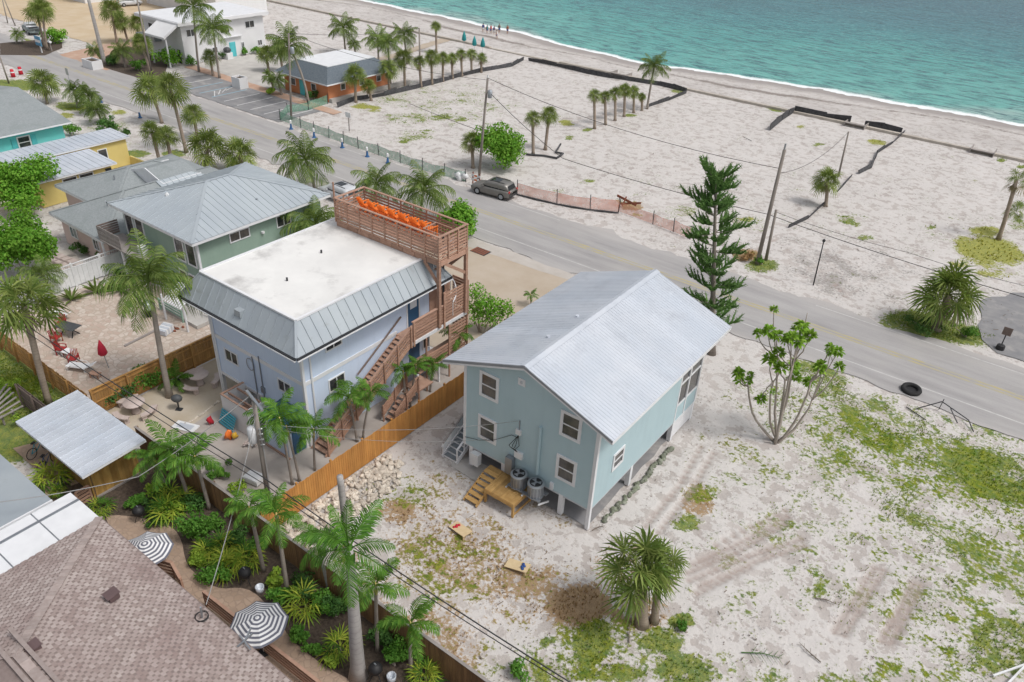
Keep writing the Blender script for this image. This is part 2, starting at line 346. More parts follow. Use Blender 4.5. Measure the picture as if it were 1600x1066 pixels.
# ---- sea
def sea_material():
    m, n, b, out = _new('sea'); L = n.links
    g = N(n, 'ShaderNodeNewGeometry').outputs['Position']
    A = N(n, 'ShaderNodeAttribute'); A.attribute_name = 'off'; s = N(n, 'ShaderNodeSeparateColor'); L.new(A.outputs['Color'], s.inputs[0]); d = s.outputs[0]
    mp = N(n, 'ShaderNodeMapping'); mp.inputs['Scale'].default_value = (.30, 1.05, 1); L.new(g, mp.inputs[0])
    mp2 = N(n, 'ShaderNodeMapping'); mp2.inputs['Scale'].default_value = (.9, 2.4, 1); mp2.inputs['Rotation'].default_value = (0, 0, .25); L.new(g, mp2.inputs[0])
    wv = noise(n, .8, 7, .65, mp.outputs[0], .6); wv2 = noise(n, 1.1, 4, .6, mp2.outputs[0]); big = noise(n, .018, 4, .6, g)
    dd = math_(n, 'ADD', d, math_(n, 'MULTIPLY', math_(n, 'SUBTRACT', big, .5), .8))
    r = N(n, 'ShaderNodeValToRGB'); L.new(dd, r.inputs[0]); e = r.color_ramp.elements
    e[0].position = 0; e[0].color = (.33, .50, .46, 1); e[1].position = 1; e[1].color = (.05, .155, .205, 1)
    for p, c in ((.05, (.15, .45, .40)), (.3, (.09, .37, .345)), (.55, (.065, .27, .29))):
        q = e.new(p); q.color = c4(c)
    c = mix(n, math_(n, 'MULTIPLY', ramp(n, wv, .45, .62), .8), r.outputs[0], (.022, .10, .125))
    c = mix(n, math_(n, 'MULTIPLY', ramp(n, wv2, .52, .66), .5), c, (.26, .47, .46))
    f = math_(n, 'ADD', math_(n, 'MULTIPLY', d, -90), math_(n, 'MULTIPLY', noise(n, .5, 6, .75, g), 2.6))
    fo = ramp(n, f, .25, 1.05)
    c = mix(n, fo, c, (.86, .89, .90))
    c = mix(n, ramp(n, wv, .80, .88), c, (.7, .78, .78))
    L.new(c, b.inputs['Base Color']); L.new(math_(n, 'MULTIPLY_ADD', fo, .5, .22), b.inputs['Roughness']); b.inputs['Specular IOR Level'].default_value = .35
    bump(n, b, math_(n, 'ADD', wv, math_(n, 'MULTIPLY', wv2, .5)), .8, .35)
sea_material()
sx = gridlines([(-3000,-300,450),(-300,80,1.5),(80,3000,600)]); sd = gridlines([(-6,4,.7),(4,30,3),(30,120,15),(120,4000,600)])
SX, SD = np.meshgrid(sx, sd); SYY = SD + np.array([shoreY(x) for x in sx])[None, :]
sz = -1.0 + .05 * np.sin(SX * .4 + SD * 1.2) * (SD > 1)
off = np.zeros(SX.shape + (4,)); off[..., 0] = SD / 110.
grid_mesh('sea', SX, SYY, sz, 'sea', (('off', off),))
# ---- paved sheets
def asphalt_mat():
    m, n, b, out = _new('asphalt'); g = N(n, 'ShaderNodeNewGeometry').outputs['Position']; mp = N(n, 'ShaderNodeMapping'); mp.inputs['Scale'].default_value = (.22, 1.7, 1); n.links.new(g, mp.inputs[0])
    c = ramp(n, noise(n, .55, 7, .65, mp.outputs[0]), .32, .68, (.40, .387, .382), (.29, .28, .28)); c = mix(n, math_(n, 'MULTIPLY', ramp(n, noise(n, .16, 5, .6, g), .45, .7), .6), c, (.40, .385, .37))
    s = N(n, 'ShaderNodeSeparateXYZ'); n.links.new(g, s.inputs[0]); d = math_(n, 'ABSOLUTE', math_(n, 'SUBTRACT', s.outputs[1], 55.0))
    d = math_(n, 'ADD', d, math_(n, 'MULTIPLY', math_(n, 'SUBTRACT', noise(n, .5, 6, .65, mp.outputs[0]), .5), 4.5)); c = mix(n, math_(n, 'MULTIPLY', ramp(n, math_(n, 'MULTIPLY', d, .1), .34, .56), .8), c, (.44, .415, .40))
    c = mix(n, math_(n, 'MULTIPLY', ramp(n, noise(n, 9, 3, .7, g), .55, .75), .3), c, (.16, .155, .155)); n.links.new(c, b.inputs['Base Color']); b.inputs['Roughness'].default_value = .9; bump(n, b, noise(n, 50, 3, .6, g), .3)
asphalt_mat()
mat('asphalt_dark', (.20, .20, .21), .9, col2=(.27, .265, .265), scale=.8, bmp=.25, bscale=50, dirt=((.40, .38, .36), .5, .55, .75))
mat('paint_white', (.52, .51, .50), .8, col2=(.37, .36, .355), scale=2.2, lo=.45, hi=.75)
mat('paint_yellow', (.42, .365, .21), .85, col2=(.36, .345, .31), scale=1.1, lo=.4, hi=.62)
mat('bay_paint', (.66, .66, .66), .8, col2=(.5, .5, .5), scale=2.5)
mat('paint_blue', (.20, .42, .55), .8, col2=(.3, .45, .52), scale=2)
mat('shell', (.42, .345, .265), .95, col2=(.47, .40, .325), scale=.35, detail=8, bmp=.4, bscale=30, dirt=((.36, .28, .2), 3.0, .62, .8))
mat('sand_path', (.44, .40, .36), .95, col2=(.50, .465, .43), scale=.6, detail=8, bmp=.4, bscale=25, dirt=((.36, .31, .26), 3, .62, .8))
mat('yard_sand', (.43, .36, .27), .95, col2=(.50, .44, .36), scale=.45, detail=8, bmp=.4, bscale=25, dirt=((.33, .26, .19), 4, .6, .8))
mat('concrete_yard', (.37, .33, .30), .9, col2=(.44, .40, .37), scale=.5, detail=8, bmp=.2, bscale=30, dirt=((.29, .23, .2), 1.1, .58, .78))
mat('concrete', (.52, .50, .47), .9, col2=(.42, .40, .38), scale=.6, detail=7, bmp=.2, bscale=30)
mat('mulch', (.05, .036, .028), .95, col2=(.12, .09, .068), scale=6, detail=8, bmp=.8, bscale=18)
mat('tan_lot', (.50, .385, .25), .95, col2=(.56, .46, .33), scale=.3, detail=7, dirt=((.42, .30, .2), 1.2, .6, .8))
mat('brick_walk', (.44, .27, .19), .9, col2=(.50, .36, .28), scale=.5, detail=7)
def paver_mat(name, a, b_, mortar, sx, sy):
    m, n, b, out = _new(name); g = N(n, 'ShaderNodeNewGeometry').outputs['Position']
    v = N(n, 'ShaderNodeTexVoronoi'); v.inputs['Scale'].default_value = 1; v.inputs['Randomness'].default_value = .75
    mp = N(n, 'ShaderNodeMapping'); mp.inputs['Scale'].default_value = (sx, sy, 1); n.links.new(g, mp.inputs[0]); n.links.new(mp.outputs[0], v.inputs['Vector'])
    e = N(n, 'ShaderNodeTexVoronoi', feature='DISTANCE_TO_EDGE'); e.inputs['Randomness'].default_value = .75; e.inputs['Scale'].default_value = 1; n.links.new(mp.outputs[0], e.inputs['Vector'])
    s = N(n, 'ShaderNodeSeparateColor'); n.links.new(v.outputs['Color'], s.inputs[0])
    c = ramp(n, s.outputs[0], .1, .9, a, b_); c = mix(n, math_(n, 'MULTIPLY', ramp(n, noise(n, .5, 5, .6, g), .4, .7), .6), c, mortar)
    j = ramp(n, e.outputs[0], .03, .10); c = mix(n, j, mortar, c)
    n.links.new(c, b.inputs['Base Color']); b.inputs['Roughness'].default_value = .9; bump(n, b, j, .6, .02)
paver_mat('patio_paver', (.47, .36, .30), (.60, .53, .47), (.44, .365, .30), 2.6, 2.6)
paver_mat('path_paver', (.36, .26, .19), (.42, .31, .235), (.34, .25, .19), 3.0, 3.0)
def sheet(name, pts, z, m, jitter=.15, step=1.2, seed=0):
    """level sheet with slightly ragged edges"""
    r = []
    for k in range(len(pts)):
        a = Vector(pts[k][:2]); b = Vector(pts[(k + 1) % len(pts)][:2]); n = max(1, int((b - a).length / step)) if jitter else 1
        d = (b - a).normalized() if (b - a).length else Vector((1, 0)); nn = Vector((-d.y, d.x))
        for i in range(n):
            p = a.lerp(b, i / n)
            if jitter: p = p + nn * jitter * 2 * mnoise.noise(Vector((p.x * .9, p.y * .9, seed + 3)))
            r.append((p.x, p.y, z))
    o = MB().poly(r).build(name, m); tag(o, kind='structure')
    if o.data.polygons[0].normal.z < 0: o.data.flip_normals()
    return o
def chaikin(p, k=2):
    for _ in range(k): p = [q for i in range(len(p)) for q in ((p[i][0] * .75 + p[(i + 1) % len(p)][0] * .25, p[i][1] * .75 + p[(i + 1) % len(p)][1] * .25), (p[i][0] * .25 + p[(i + 1) % len(p)][0] * .75, p[i][1] * .25 + p[(i + 1) % len(p)][1] * .75))]
    return p
def rect(x0, y0, x1, y1): return [(x0, y0), (x1, y0), (x1, y1), (x0, y1)]
def pp(*px): return [tuple(P(*q)[:2]) for q in px]
def strip(name, x0, x1, ya, yb, z, m, jit=(.25, .25), step=.8, parent=None, seed=0):
    n = int((x1 - x0) / step); mb = MB(); a = []
    for i in range(n + 1):
        x = x0 + (x1 - x0) * i / n
        a.append((x, ya + jit[0] * (mnoise.noise(Vector((x * .23, seed, 1))) * 1.6 + mnoise.noise(Vector((x * 1.3, seed, 2)))), yb + jit[1] * (mnoise.noise(Vector((x * .23, seed, 5))) * 1.6 + mnoise.noise(Vector((x * 1.3, seed, 7))))))
    for p, q in zip(a, a[1:]): mb.poly([(p[0], p[1], z), (q[0], q[1], z), (q[0], q[2], z), (p[0], p[2], z)])
    o = mb.build(name, m, parent)
    if not parent: tag(o, kind='structure')
    return o
road = strip('road', -420, 260, 50.6, 60.0, .0, 'asphalt', (.45, .6))
strip('centre_line', -420, 260, 55.45, 55.68, .004, 'paint_yellow', (.02, .02), parent=road); strip('centre_line', -420, 260, 55.86, 56.09, .004, 'paint_yellow', (.02, .02), parent=road)
strip('edge_line', -110, 260, 52.45, 52.57, .004, 'paint_white', (.015, .015), parent=road)
for a, b in ((-48, -37), (-12, 6), (-75, -60)): strip('edge_line', a, b, 59.15, 59.26, .004, 'paint_white', (.015, .015), parent=road)
sheet('driveway', [(-43, 34.4), (-23.5, 34.4), (-21.3, 40), (-22.5, 46), (-25.5, 49.9), (-33, 49.7), (-43, 49.3)], .0, 'shell')
sheet('driveway_apron', [(-42.5, 48.6), (-30, 49.4), (-26, 49.5), (-25, 50.5), (-42.5, 50.5)], .004, 'sand_path')
sheet('yard_slab', rect(-36.3, 15.5, -25.95, 22.6), .004, 'concrete_yard'); sheet('side_walk', rect(-29.5, 22.4, -25.95, 34.2), .0, 'concrete_yard')
sheet('yard_sand', [(-41.3, 15.5), (-36.2, 15.5), (-36.2, 22.6), (-37.5, 26), (-41.3, 25)], .0, 'yard_sand')
sheet('patio', [(-57.4, 15.5), (-41.6, 15.5), (-41.6, 24.5), (-42.5, 26.4), (-47.4, 27.8), (-55, 26.6), (-57.2, 23.5)], .004, 'patio_paver')
sheet('garden_bed', [(-37.5, 9), (-2, 9), (-2, 15.4), (-36.6, 15.4)], .002, 'mulch', .03)
sheet('garden_path', chaikin(pp((150,800),(245,812),(283,832),(290,885),(335,922),(385,915),(425,950),(455,1005),(530,1056),(640,1100),(480,1140),(390,1010),(290,930),(200,850))), .008, 'path_paver', .04)
sheet('shed_path', pp((20,700),(60,690),(140,700),(150,745),(110,760),(95,740),(60,800),(40,790),(60,740)), .008, 'path_paver', .06)
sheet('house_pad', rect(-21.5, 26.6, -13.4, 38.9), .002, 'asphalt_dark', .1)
sheet('stair_pad', pp((712,706),(760,728),(800,742),(770,765),(738,748),(705,728)), .004, 'concrete', .05)
pk = sheet('parking_lot', [(-108, 60.3), (-80.3, 60.4), (-80.3, 67.3), (-106, 68.3)], .004, 'asphalt_dark', .1)
for k in range(9):
    x = -81.5 - 2.75 * k; piece('bay_line', 'paint_blue' if k in (5, 6, 7) else 'bay_paint', pk, x - .08, 61.3, .006, x + .08, 67, .009)
for k in range(5): beam('hatch_line', 'bay_paint', pk, (-95.3 - .5 * k, 61.8 + k * .95, .0075), (-97.6, 63.4 + k * .95, .0075), .12, .003)
sheet('brick_walk', [(-112, 68.2), (-81, 67.4), (-78, 67.4), (-78, 69), (-112, 70)], .006, 'brick_walk', .1)
sheet('motel_yard', [(-111.5, 70), (-90.5, 69.2), (-92, 86), (-111.5, 90)], .004, 'concrete', .2)
sheet('tan_lot', [(-210, 68), (-121, 66), (-121, 90), (-150, 96), (-210, 96)], .0, 'tan_lot', .3)
sheet('brick_drive', [(-131, 59), (-117.5, 59), (-119, 68), (-121, 74), (-131, 74), (-133.5, 68)], .004, 'brick_walk', .2)
sheet('entrance_bed', pp((0,68),(60,62),(98,62),(97,75),(70,87),(0,86)), .008, 'mulch', .1); sheet('roadside_bed', pp((150,95),(200,72),(240,85),(262,100),(255,128),(215,122),(160,105)), .008, 'mulch', .1)
sheet('asphalt_pad', [(-1.6, 69.8), (-.4, 62.4), (1, 61.2), (40, 61), (40, 76), (2, 75)], .0, 'asphalt_dark', .25)
# ================================================================== building kit
mat('teal_siding', (.36, .53, .545), .75, col2=(.335, .50, .52), scale=.7)
def siding(name, c, c2, pitch, axis='z', depth=.35):
    m, n, b, out = _new(name); g = N(n, 'ShaderNodeNewGeometry').outputs['Position']
    s = N(n, 'ShaderNodeSeparateXYZ'); n.links.new(g, s.inputs[0])
    v = s.outputs[2] if axis == 'z' else math_(n, 'ADD', s.outputs[0], s.outputs[1])
    fr = math_(n, 'FRACT', math_(n, 'DIVIDE', v, pitch))
    col = ramp(n, noise(n, .9, 6, .6, g), .3, .7, c, c2)
    ln = ramp(n, fr, .0, .07, (1, 1, 1), (0, 0, 0)) if axis != 'z' else ramp(n, fr, .0, .06, (1, 1, 1), (0, 0, 0))
    col = mix(n, math_(n, 'MULTIPLY', ln, .28), col, tuple(x * .55 for x in c))
    stn = N(n, 'ShaderNodeMapping'); stn.inputs['Scale'].default_value = (2.2, 2.2, .25); n.links.new(g, stn.inputs[0])
    col = mix(n, math_(n, 'MULTIPLY', ramp(n, noise(n, 1.0, 5, .6, stn.outputs[0]), .5, .75), .16), col, tuple(x * .62 for x in c))
    n.links.new(col, b.inputs['Base Color']); b.inputs['Roughness'].default_value = .7; bump(n, b, fr, depth, .012)
siding('teal_siding', (.405, .54, .585), (.435, .57, .61), .15)
siding('blue_siding', (.565, .665, .83), (.60, .70, .85), .203, 'h')
siding('green_siding', (.235, .335, .275), (.275, .375, .31), .25, 'h')
siding('white_siding', (.74, .74, .74), (.70, .70, .70), .25)
mat('yellow_wall', (.70, .57, .21), .8, col2=(.66, .53, .19), scale=.8); mat('turq_wall', (.16, .64, .63), .8, col2=(.18, .60, .60), scale=.8)
mat('pink_wall', (.56, .43, .40), .85, col2=(.60, .48, .44), scale=.7); mat('orange_wall', (.56, .20, .085), .8, col2=(.60, .25, .12), scale=.6)
mat('white_trim', (.74, .75, .77), .55, col2=(.68, .69, .71), scale=1.5); mat('white_wall', (.72, .72, .73), .8, col2=(.66, .66, .67), scale=.5)
mat('metal_roof', (.58, .61, .66), .42, metal=.12, col2=(.50, .545, .61), scale=.22, detail=4, rnd=.05, dirt=((.45, .48, .53), .7, .5, .8))
mat('metal_roof_gray', (.34, .38, .415), .42, metal=.2, col2=(.40, .44, .465), scale=.35, detail=5, rnd=.05, dirt=((.28, .30, .30), 1.6, .6, .8))
mat('metal_roof_green', (.40, .445, .485), .42, metal=.15, col2=(.45, .495, .525), scale=.3, rnd=.03)
mat('metal_edge', (.30, .32, .35), .5, metal=.3); mat('soffit', (.55, .57, .60), .8)
mat('gutter_dark', (.03, .033, .038), .5)
mat('flat_white', (.76, .755, .735), .85, col2=(.66, .655, .64), scale=.35, detail=8, dirt=((.36, .35, .34), .4, .52, .76))
mat('shingle_gray', (.30, .325, .335), .95, col2=(.24, .265, .27), scale=7, detail=3, bmp=.5, bscale=25, dirt=((.22, .25, .25), .5, .5, .75))
mat('shingle_dark', (.10, .125, .15), .95, col2=(.14, .165, .19), scale=5, detail=3, bmp=.4, bscale=25)
mat('glass', (.03, .036, .042), .12, col2=(.085, .08, .075), scale=1.6, lo=.4, hi=.62, spec=.8); mat('glass_green', (.02, .09, .09), .1)
mat('screen_dark', (.02, .022, .024), .8); mat('door_blue', (.03, .10, .20), .5); mat('door_turq', (.10, .52, .56), .5)
mat('redwood', (.355, .20, .135), .75, col2=(.45, .28, .205), scale=3, stretch=(1, 1, 4), rnd=.16, bmp=.3)
mat('deck_brown', (.37, .22, .16), .8, col2=(.43, .275, .205), scale=3, rnd=.12)
mat('new_wood', (.50, .31, .115), .75, col2=(.40, .23, .075), scale=3, rnd=.15, bmp=.3)
mat('fence_orange', (.55, .265, .07), .8, col2=(.45, .20, .05), scale=2.2, stretch=(1, 1, .3), rnd=.14, bmp=.3)
mat('fence_back', (.29, .17, .075), .85, col2=(.19, .105, .05), scale=1.4, stretch=(1, 1, .4), rnd=.2, bmp=.3)
mat('fence_gold', (.42, .235, .075), .8, col2=(.31, .16, .05), scale=1.8, stretch=(1, 1, .35), rnd=.17, bmp=.3)
mat('fence_weathered', (.15, .115, .10), .9, col2=(.20, .15, .13), scale=2, rnd=.12)
mat('cedar', (.46, .29, .09), .8, col2=(.34, .19, .05), scale=3, stretch=(1, 1, .35), rnd=.2, bmp=.3)
mat('gray_metal', (.32, .34, .37), .45, metal=.6); mat('dark_metal', (.06, .062, .068), .5, metal=.5); mat('black', (.016, .016, .018), .6)
mat('white_plastic', (.76, .77, .78), .45); mat('gray_tread', (.19, .215, .235), .8); mat('gray_wood', (.33, .30, .285), .85, col2=(.26, .235, .22), scale=3, rnd=.12)
mat('galv', (.42, .45, .48), .4, metal=.7); mat('foliage_dark', (.03, .06, .015), .8)
def window(parent, side, plane, a0, a1, z0, z1, trim=.14, split='h', m='white_trim', glass='glass', proud=.06, name='window', label=None):
    """framed window on a wall; side '-Y' or '+X' or '-X' or '+Y': the way it faces; a0..a1 along the wall"""
    s = -1 if side[0] == '-' else 1
    def bx(mb, p0, p1, q0, q1, r0, r1):
        lo, hi = plane + s * r0, plane + s * r1
        return mb.box(p0, lo, q0, p1, hi, q1) if side[1] == 'Y' else mb.box(lo, p0, q0, hi, p1, q1)
    f = MB(); bx(f, a0, a1, z1 - trim, z1, 0, proud); bx(f, a0, a1, z0, z0 + trim, 0, proud)
    bx(f, a0, a0 + trim, z0 + trim, z1 - trim, 0, proud); bx(f, a1 - trim, a1, z0 + trim, z1 - trim, 0, proud)
    i0, i1, j0, j1 = a0 + trim, a1 - trim, z0 + trim, z1 - trim; t = .035
    if split == 'h': bx(f, i0, i1, (j0 + j1) / 2 - t, (j0 + j1) / 2 + t, 0, proud - .012)
    if split == 'v': bx(f, (i0 + i1) / 2 - t, (i0 + i1) / 2 + t, j0, j1, 0, proud - .012)
    o = f.build(name, m, parent)
    if label: o['label'] = label
    if split == 'h': rs = ((i0, i1, j0, (j0 + j1) / 2 - t), (i0, i1, (j0 + j1) / 2 + t, j1))
    elif split == 'v': rs = ((i0, (i0 + i1) / 2 - t, j0, j1), ((i0 + i1) / 2 + t, i1, j0, j1))
    else: rs = ((i0, i1, j0, j1),)
    for k, (p, q, r, u) in enumerate(rs): bx(MB(), p, q, r, u, .004, .02 + .008 * k).build('pane', glass, o)
    return o
def clip(poly, axis, val, keep_less):
    out = []
    for i in range(len(poly)):
        a, b = poly[i], poly[(i + 1) % len(poly)]; ia = (a[axis] <= val) == keep_less or a[axis] == val; ib = (b[axis] <= val) == keep_less or b[axis] == val
        if ia: out.append(a)
        if ia != ib:
            t = (val - a[axis]) / (b[axis] - a[axis]); out.append((a[0] + (b[0] - a[0]) * t, a[1] + (b[1] - a[1]) * t))
    return out
def panels(parent, pts, wd, m, rib=.035, thick=.03, name='roof_panel', ribw=.035, start=0.):
    """one sloping face (first edge = eave) laid with separate standing-seam panels"""
    pts = [Vector(p) for p in pts]; e = (pts[1] - pts[0]); e.normalize(); n = (pts[1] - pts[0]).cross(pts[2] - pts[0]).normalized()
    if n.z < 0: n = -n
    u = n.cross(e)
    if u.z < 0: u = -u
    A = pts[0]; q = [((p - A).dot(e), (p - A).dot(u)) for p in pts]
    s0 = min(a for a, _ in q) + start; s1 = max(a for a, _ in q); s = s0; r = []
    while s < s1 - .02:
        t = min(s + wd, s1); c = clip(clip(q, 0, s, False), 0, t - .004, True)
        if len(c) >= 3:
            mb = MB(); W = lambda a, b, h: A + e * a + u * b + n * h; k = len(c); i = 0
            mb.v = [tuple(W(a, b, 0)) for a, b in c] + [tuple(W(a, b, thick)) for a, b in c]
            mb.f = [list(range(k - 1, -1, -1)), list(range(k, 2 * k))] + [[j, (j + 1) % k, k + (j + 1) % k, k + j] for j in range(k)]
            hs_ = [b for a, b in c if a < s + .01] or [0]; lo, hi = min(hs_), max(hs_)
            if hi - lo > .05 and rib:
                x0, x1 = s + .001, s + ribw
                mb.hexa([W(x0, lo, thick), W(x1, lo, thick), W(x1, hi, thick), W(x0, hi, thick), W(x0, lo, thick + rib), W(x1, lo, thick + rib), W(x1, hi, thick + rib), W(x0, hi, thick + rib)])
            r.append(mb.build(name, m, parent))
        s = t
    return r
def slab(parent, pts, th, m, name):
    """closed slab below a planar polygon"""
    pts = [Vector(p) for p in pts]; k = len(pts); mb = MB(); mb.v = [tuple(p) for p in pts] + [(p.x, p.y, p.z - th) for p in pts]
    mb.f = [list(range(k)), list(range(2 * k - 1, k - 1, -1))] + [[j, k + j, k + (j + 1) % k, (j + 1) % k] for j in range(k)]
    return mb.build(name, m, parent)
def hip(parent, x0, y0, x1, y1, ze, zr, ins, m, wd=.45, axis='Y', under='metal_edge', paneled=True):
    """hip roof; ins = hip run at the ridge ends; axis the ridge follows"""
    if axis == 'Y': r0, r1 = ((x0 + x1) / 2, y0 + ins, zr), ((x0 + x1) / 2, y1 - ins, zr)
    else: r0, r1 = (x0 + ins, (y0 + y1) / 2, zr), (x1 - ins, (y0 + y1) / 2, zr)
    c = [(x0, y0, ze), (x1, y0, ze), (x1, y1, ze), (x0, y1, ze)]
    F = [[c[0], c[1], r0], [c[1], c[2], r1, r0], [c[2], c[3], r1], [c[3], c[0], r0, r1]] if axis == 'Y' else [[c[0], c[1], r1, r0], [c[1], c[2], r1], [c[2], c[3], r0, r1], [c[3], c[0], r0]]
    b = MB()
    for f in F: b.poly([(p[0], p[1], p[2] - .02) for p in f])
    b.poly([(p[0], p[1], p[2] - .02) for p in c][::-1]); b.build('roof_deck', under, parent)
    b2 = MB().box(x0 - .02, y0 - .02, ze - .2, x1 + .02, y0 + .05, ze - .02).box(x0 - .02, y1 - .05, ze - .2, x1 + .02, y1 + .02, ze - .02).box(x0 - .02, y0 + .05, ze - .2, x0 + .05, y1 - .05, ze - .02).box(x1 - .05, y0 + .05, ze - .2, x1 + .02, y1 - .05, ze - .02)
    b2.build('fascia', 'white_trim', parent)
    for f in F:
        if paneled: panels(parent, f, wd, m)
        else: panels(parent, f, 99, m, rib=0, name='roof_slope')
    for a, d in ((c[0], r0), (c[1], r0 if axis == 'Y' else r1), (c[2], r1), (c[3], r1 if axis == 'Y' else r0), (r0, r1)):
        a, d = Vector(a), Vector(d); up = Vector((0, 0, .05)); beam('ridge_cap', m if paneled else m, parent, a + up, d + up, .22, .035)
# ================================================================== 1  teal stilt house
TX0, TX1, TY0, TY1 = -21.73, -13.26, 26.47, 38.9
TRX0, TRX1, TRY0, TRY1, TZE, TZR, TMX = -22.74, -12.25, 25.865, 39.51, 6.9, 8.81, -17.495
th = thing('teal_house', 'pale teal two storey house on stilts with a light metal gable roof', 'house', (TMX, TY0, 0))
sl_ = (TZR - TZE) / (TMX - TRX0)
zwall = TZE + (TX0 - TRX0) * sl_ - .1
PB = 35.9     # where the solid side wall ends and the screened porch starts
wl = MB(); wl.v = [(x, y, z) for y in (TY0, TY1) for x, z in ((TX0, 1.42), (TX1, 1.42), (TX1, zwall), (TMX, TZR - .12), (TX0, zwall))]
wl.f = [[0, 1, 2, 3, 4], [9, 8, 7, 6, 5], [0, 4, 9, 5], [4, 3, 8, 9], [3, 2, 7, 8], [1, 0, 5, 6], [2, 1, 6, 7]]
# side wall gets a real porch opening: rebuild the +X side in pieces
wl.f.pop()
wl.poly([(TX1, TY0, 1.42), (TX1, PB, 1.42), (TX1, PB, zwall), (TX1, TY0, zwall)])
wl.poly([(TX1, PB, 1.42), (TX1 - 2.4, PB, 1.42), (TX1 - 2.4, PB, zwall), (TX1, PB, zwall)]); wl.poly([(TX1 - 2.4, PB, 1.42), (TX1 - 2.4, TY1, 1.42), (TX1 - 2.4, TY1, zwall), (TX1 - 2.4, PB, zwall)])
wl.build('wall', 'teal_siding', th)
for a in ((TX0 - .03, TY0 - .03, 1.36, TX0 + .16, TY0), (TX1 - .16, TY0 - .03, 0, TX1 + .03, TY0), (TX1, TY0 + .001, 0, TX1 + .03, TY0 + .16), (TX0 - .03, TY0 + .001, 1.36, TX0, TY0 + .16)): piece('corner_trim', 'white_trim', th, *a, zwall)
MB().box(TX1 - .16, TY0, 0, TX1, TY0 + .16, 1.42).build('stilt', 'white_trim', th)
for x, y in ((-15.06, 26.6), (-18.9, 26.6), (-21.2, 26.6), (TX1 - .12, 30.9), (TX1 - .12, PB + .1), (TX1 - .12, 38.7), (TX0 + .12, 30.9), (TX0 + .12, 34.9), (TX0 + .12, 38.7), (-17.5, 31), (-17.5, 35)):
    piece('stilt', 'white_trim', th, x - .13, y - .13, 0, x + .13, y + .13, 1.42)
MB().box(TX0 + .02, TY0 + .02, 1.30, TX1 - .02, TY1 - .02, 1.415).build('floor_frame', 'soffit', th)
for a0, a1, z0, z1 in ((-20.68, -19.4, 5.3, 6.93), (-20.7, -19.42, 2.42, 4.02), (-15.52, -14.27, 5.3, 6.88), (-15.52, -14.28, 2.42, 4.05)):
    window(th, '-Y', TY0, a0, a1, z0, z1, .17)
window(th, '+X', TX1, 28.3, 29.48, 2.75, 3.9, .14); window(th, '+X', TX1, 32.2, 33.4, 5.2, 6.3, .14)
v = MB().box(-18.2, TY0 - .05, 7.14, -17.76, TY0, 7.56).build('gable_vent', 'white_trim', th); MB().cyl(-17.98, 7.35, 0, .03, .09, 8).build('vent_hole', 'soffit', None)
o = bpy.data.objects['vent_hole']; o.rotation_euler = (pi / 2, 0, 0); o.location = Vector((0, TY0 - .05, 0)) - ORI[th.name]; o.parent = v
# porch: posts, rail, lattice skirt
for y in (PB + .06, 37.2, TY1 - .1): piece('porch_post', 'white_trim', th, TX1 - .12, y - .07, 1.42, TX1 + .02, y + .07, zwall)
for z in (2.55, 4.1): piece('porch_rail', 'white_trim', th, TX1 - .1, PB + .13, z - .05, TX1, TY1 - .17, z + .05)
piece('porch_header', 'white_trim', th, TX1 - .12, PB + .13, zwall - .35, TX1 + .01, TY1 - .17, zwall)
piece('porch_screen', 'glass', th, TX1 - .07, PB + .13, 2.6, TX1 - .05, TY1 - .17, zwall - .35); piece('porch_panel', 'teal_siding', th, TX1 - .06, PB + .13, 1.42, TX1 - .02, TY1 - .17, 2.5)
for k in range(6): piece('skirt_board', 'white_trim', th, TX1 - .05, PB + .25, .18 + k * .2, TX1 - .01, TY1, .35 + k * .2)
# roof
rf = MB()
for xa, xb in ((TRX0, TMX), (TRX1, TMX)): pass
rf = MB().poly([(TRX0, TRY0, TZE), (TMX, TRY0, TZR), (TMX, TRY1, TZR), (TRX0, TRY1, TZE)]).poly([(TRX1, TRY0, TZE), (TRX1, TRY1, TZE), (TMX, TRY1, TZR), (TMX, TRY0, TZR)])
rf.poly([(TRX0, TRY0, TZE - .12), (TRX0, TRY1, TZE - .12), (TMX, TRY1, TZR - .12), (TMX, TRY0, TZR - .12)]).poly([(TRX1, TRY0, TZE - .12), (TMX, TRY0, TZR - .12), (TMX, TRY1, TZR - .12), (TRX1, TRY1, TZE - .12)])
rf.build('roof_deck', 'soffit', th)
SLP = math.hypot(TMX - TRX0, TZR - TZE); ang = math.atan2(TZR - TZE, TMX - TRX0); npan = 15; pw = (TRY1 - TRY0) / npan
pm = MB().box(0, 0, .005, SLP, pw - .003, .03)
for k in range(4):
    y = .02 + k * pw / 4; pm.hexa([(0, y, .03), (SLP, y, .03), (SLP, y + .06, .03), (0, y + .06, .03), (0, y + .015, .05), (SLP, y + .015, .05), (SLP, y + .045, .05), (0, y + .045, .05)])
pme = pm.mesh('roof_panel', 'metal_roof')
for k in range(npan):
    place('roof_panel', pme, th, (TRX0, TRY0 + k * pw, TZE), (0, -ang, 0)); place('roof_panel', pme, th, (TRX1, TRY0 + (k + 1) * pw, TZE), (0, -ang, pi))
for s in (-1, 1): beam('ridge_cap', 'metal_roof', th, (TMX + s * .13, TRY0 - .02, TZR + .03), (TMX + s * .13, TRY1 + .02, TZR + .03), .27, .02, (s * sl_, 0, 1))
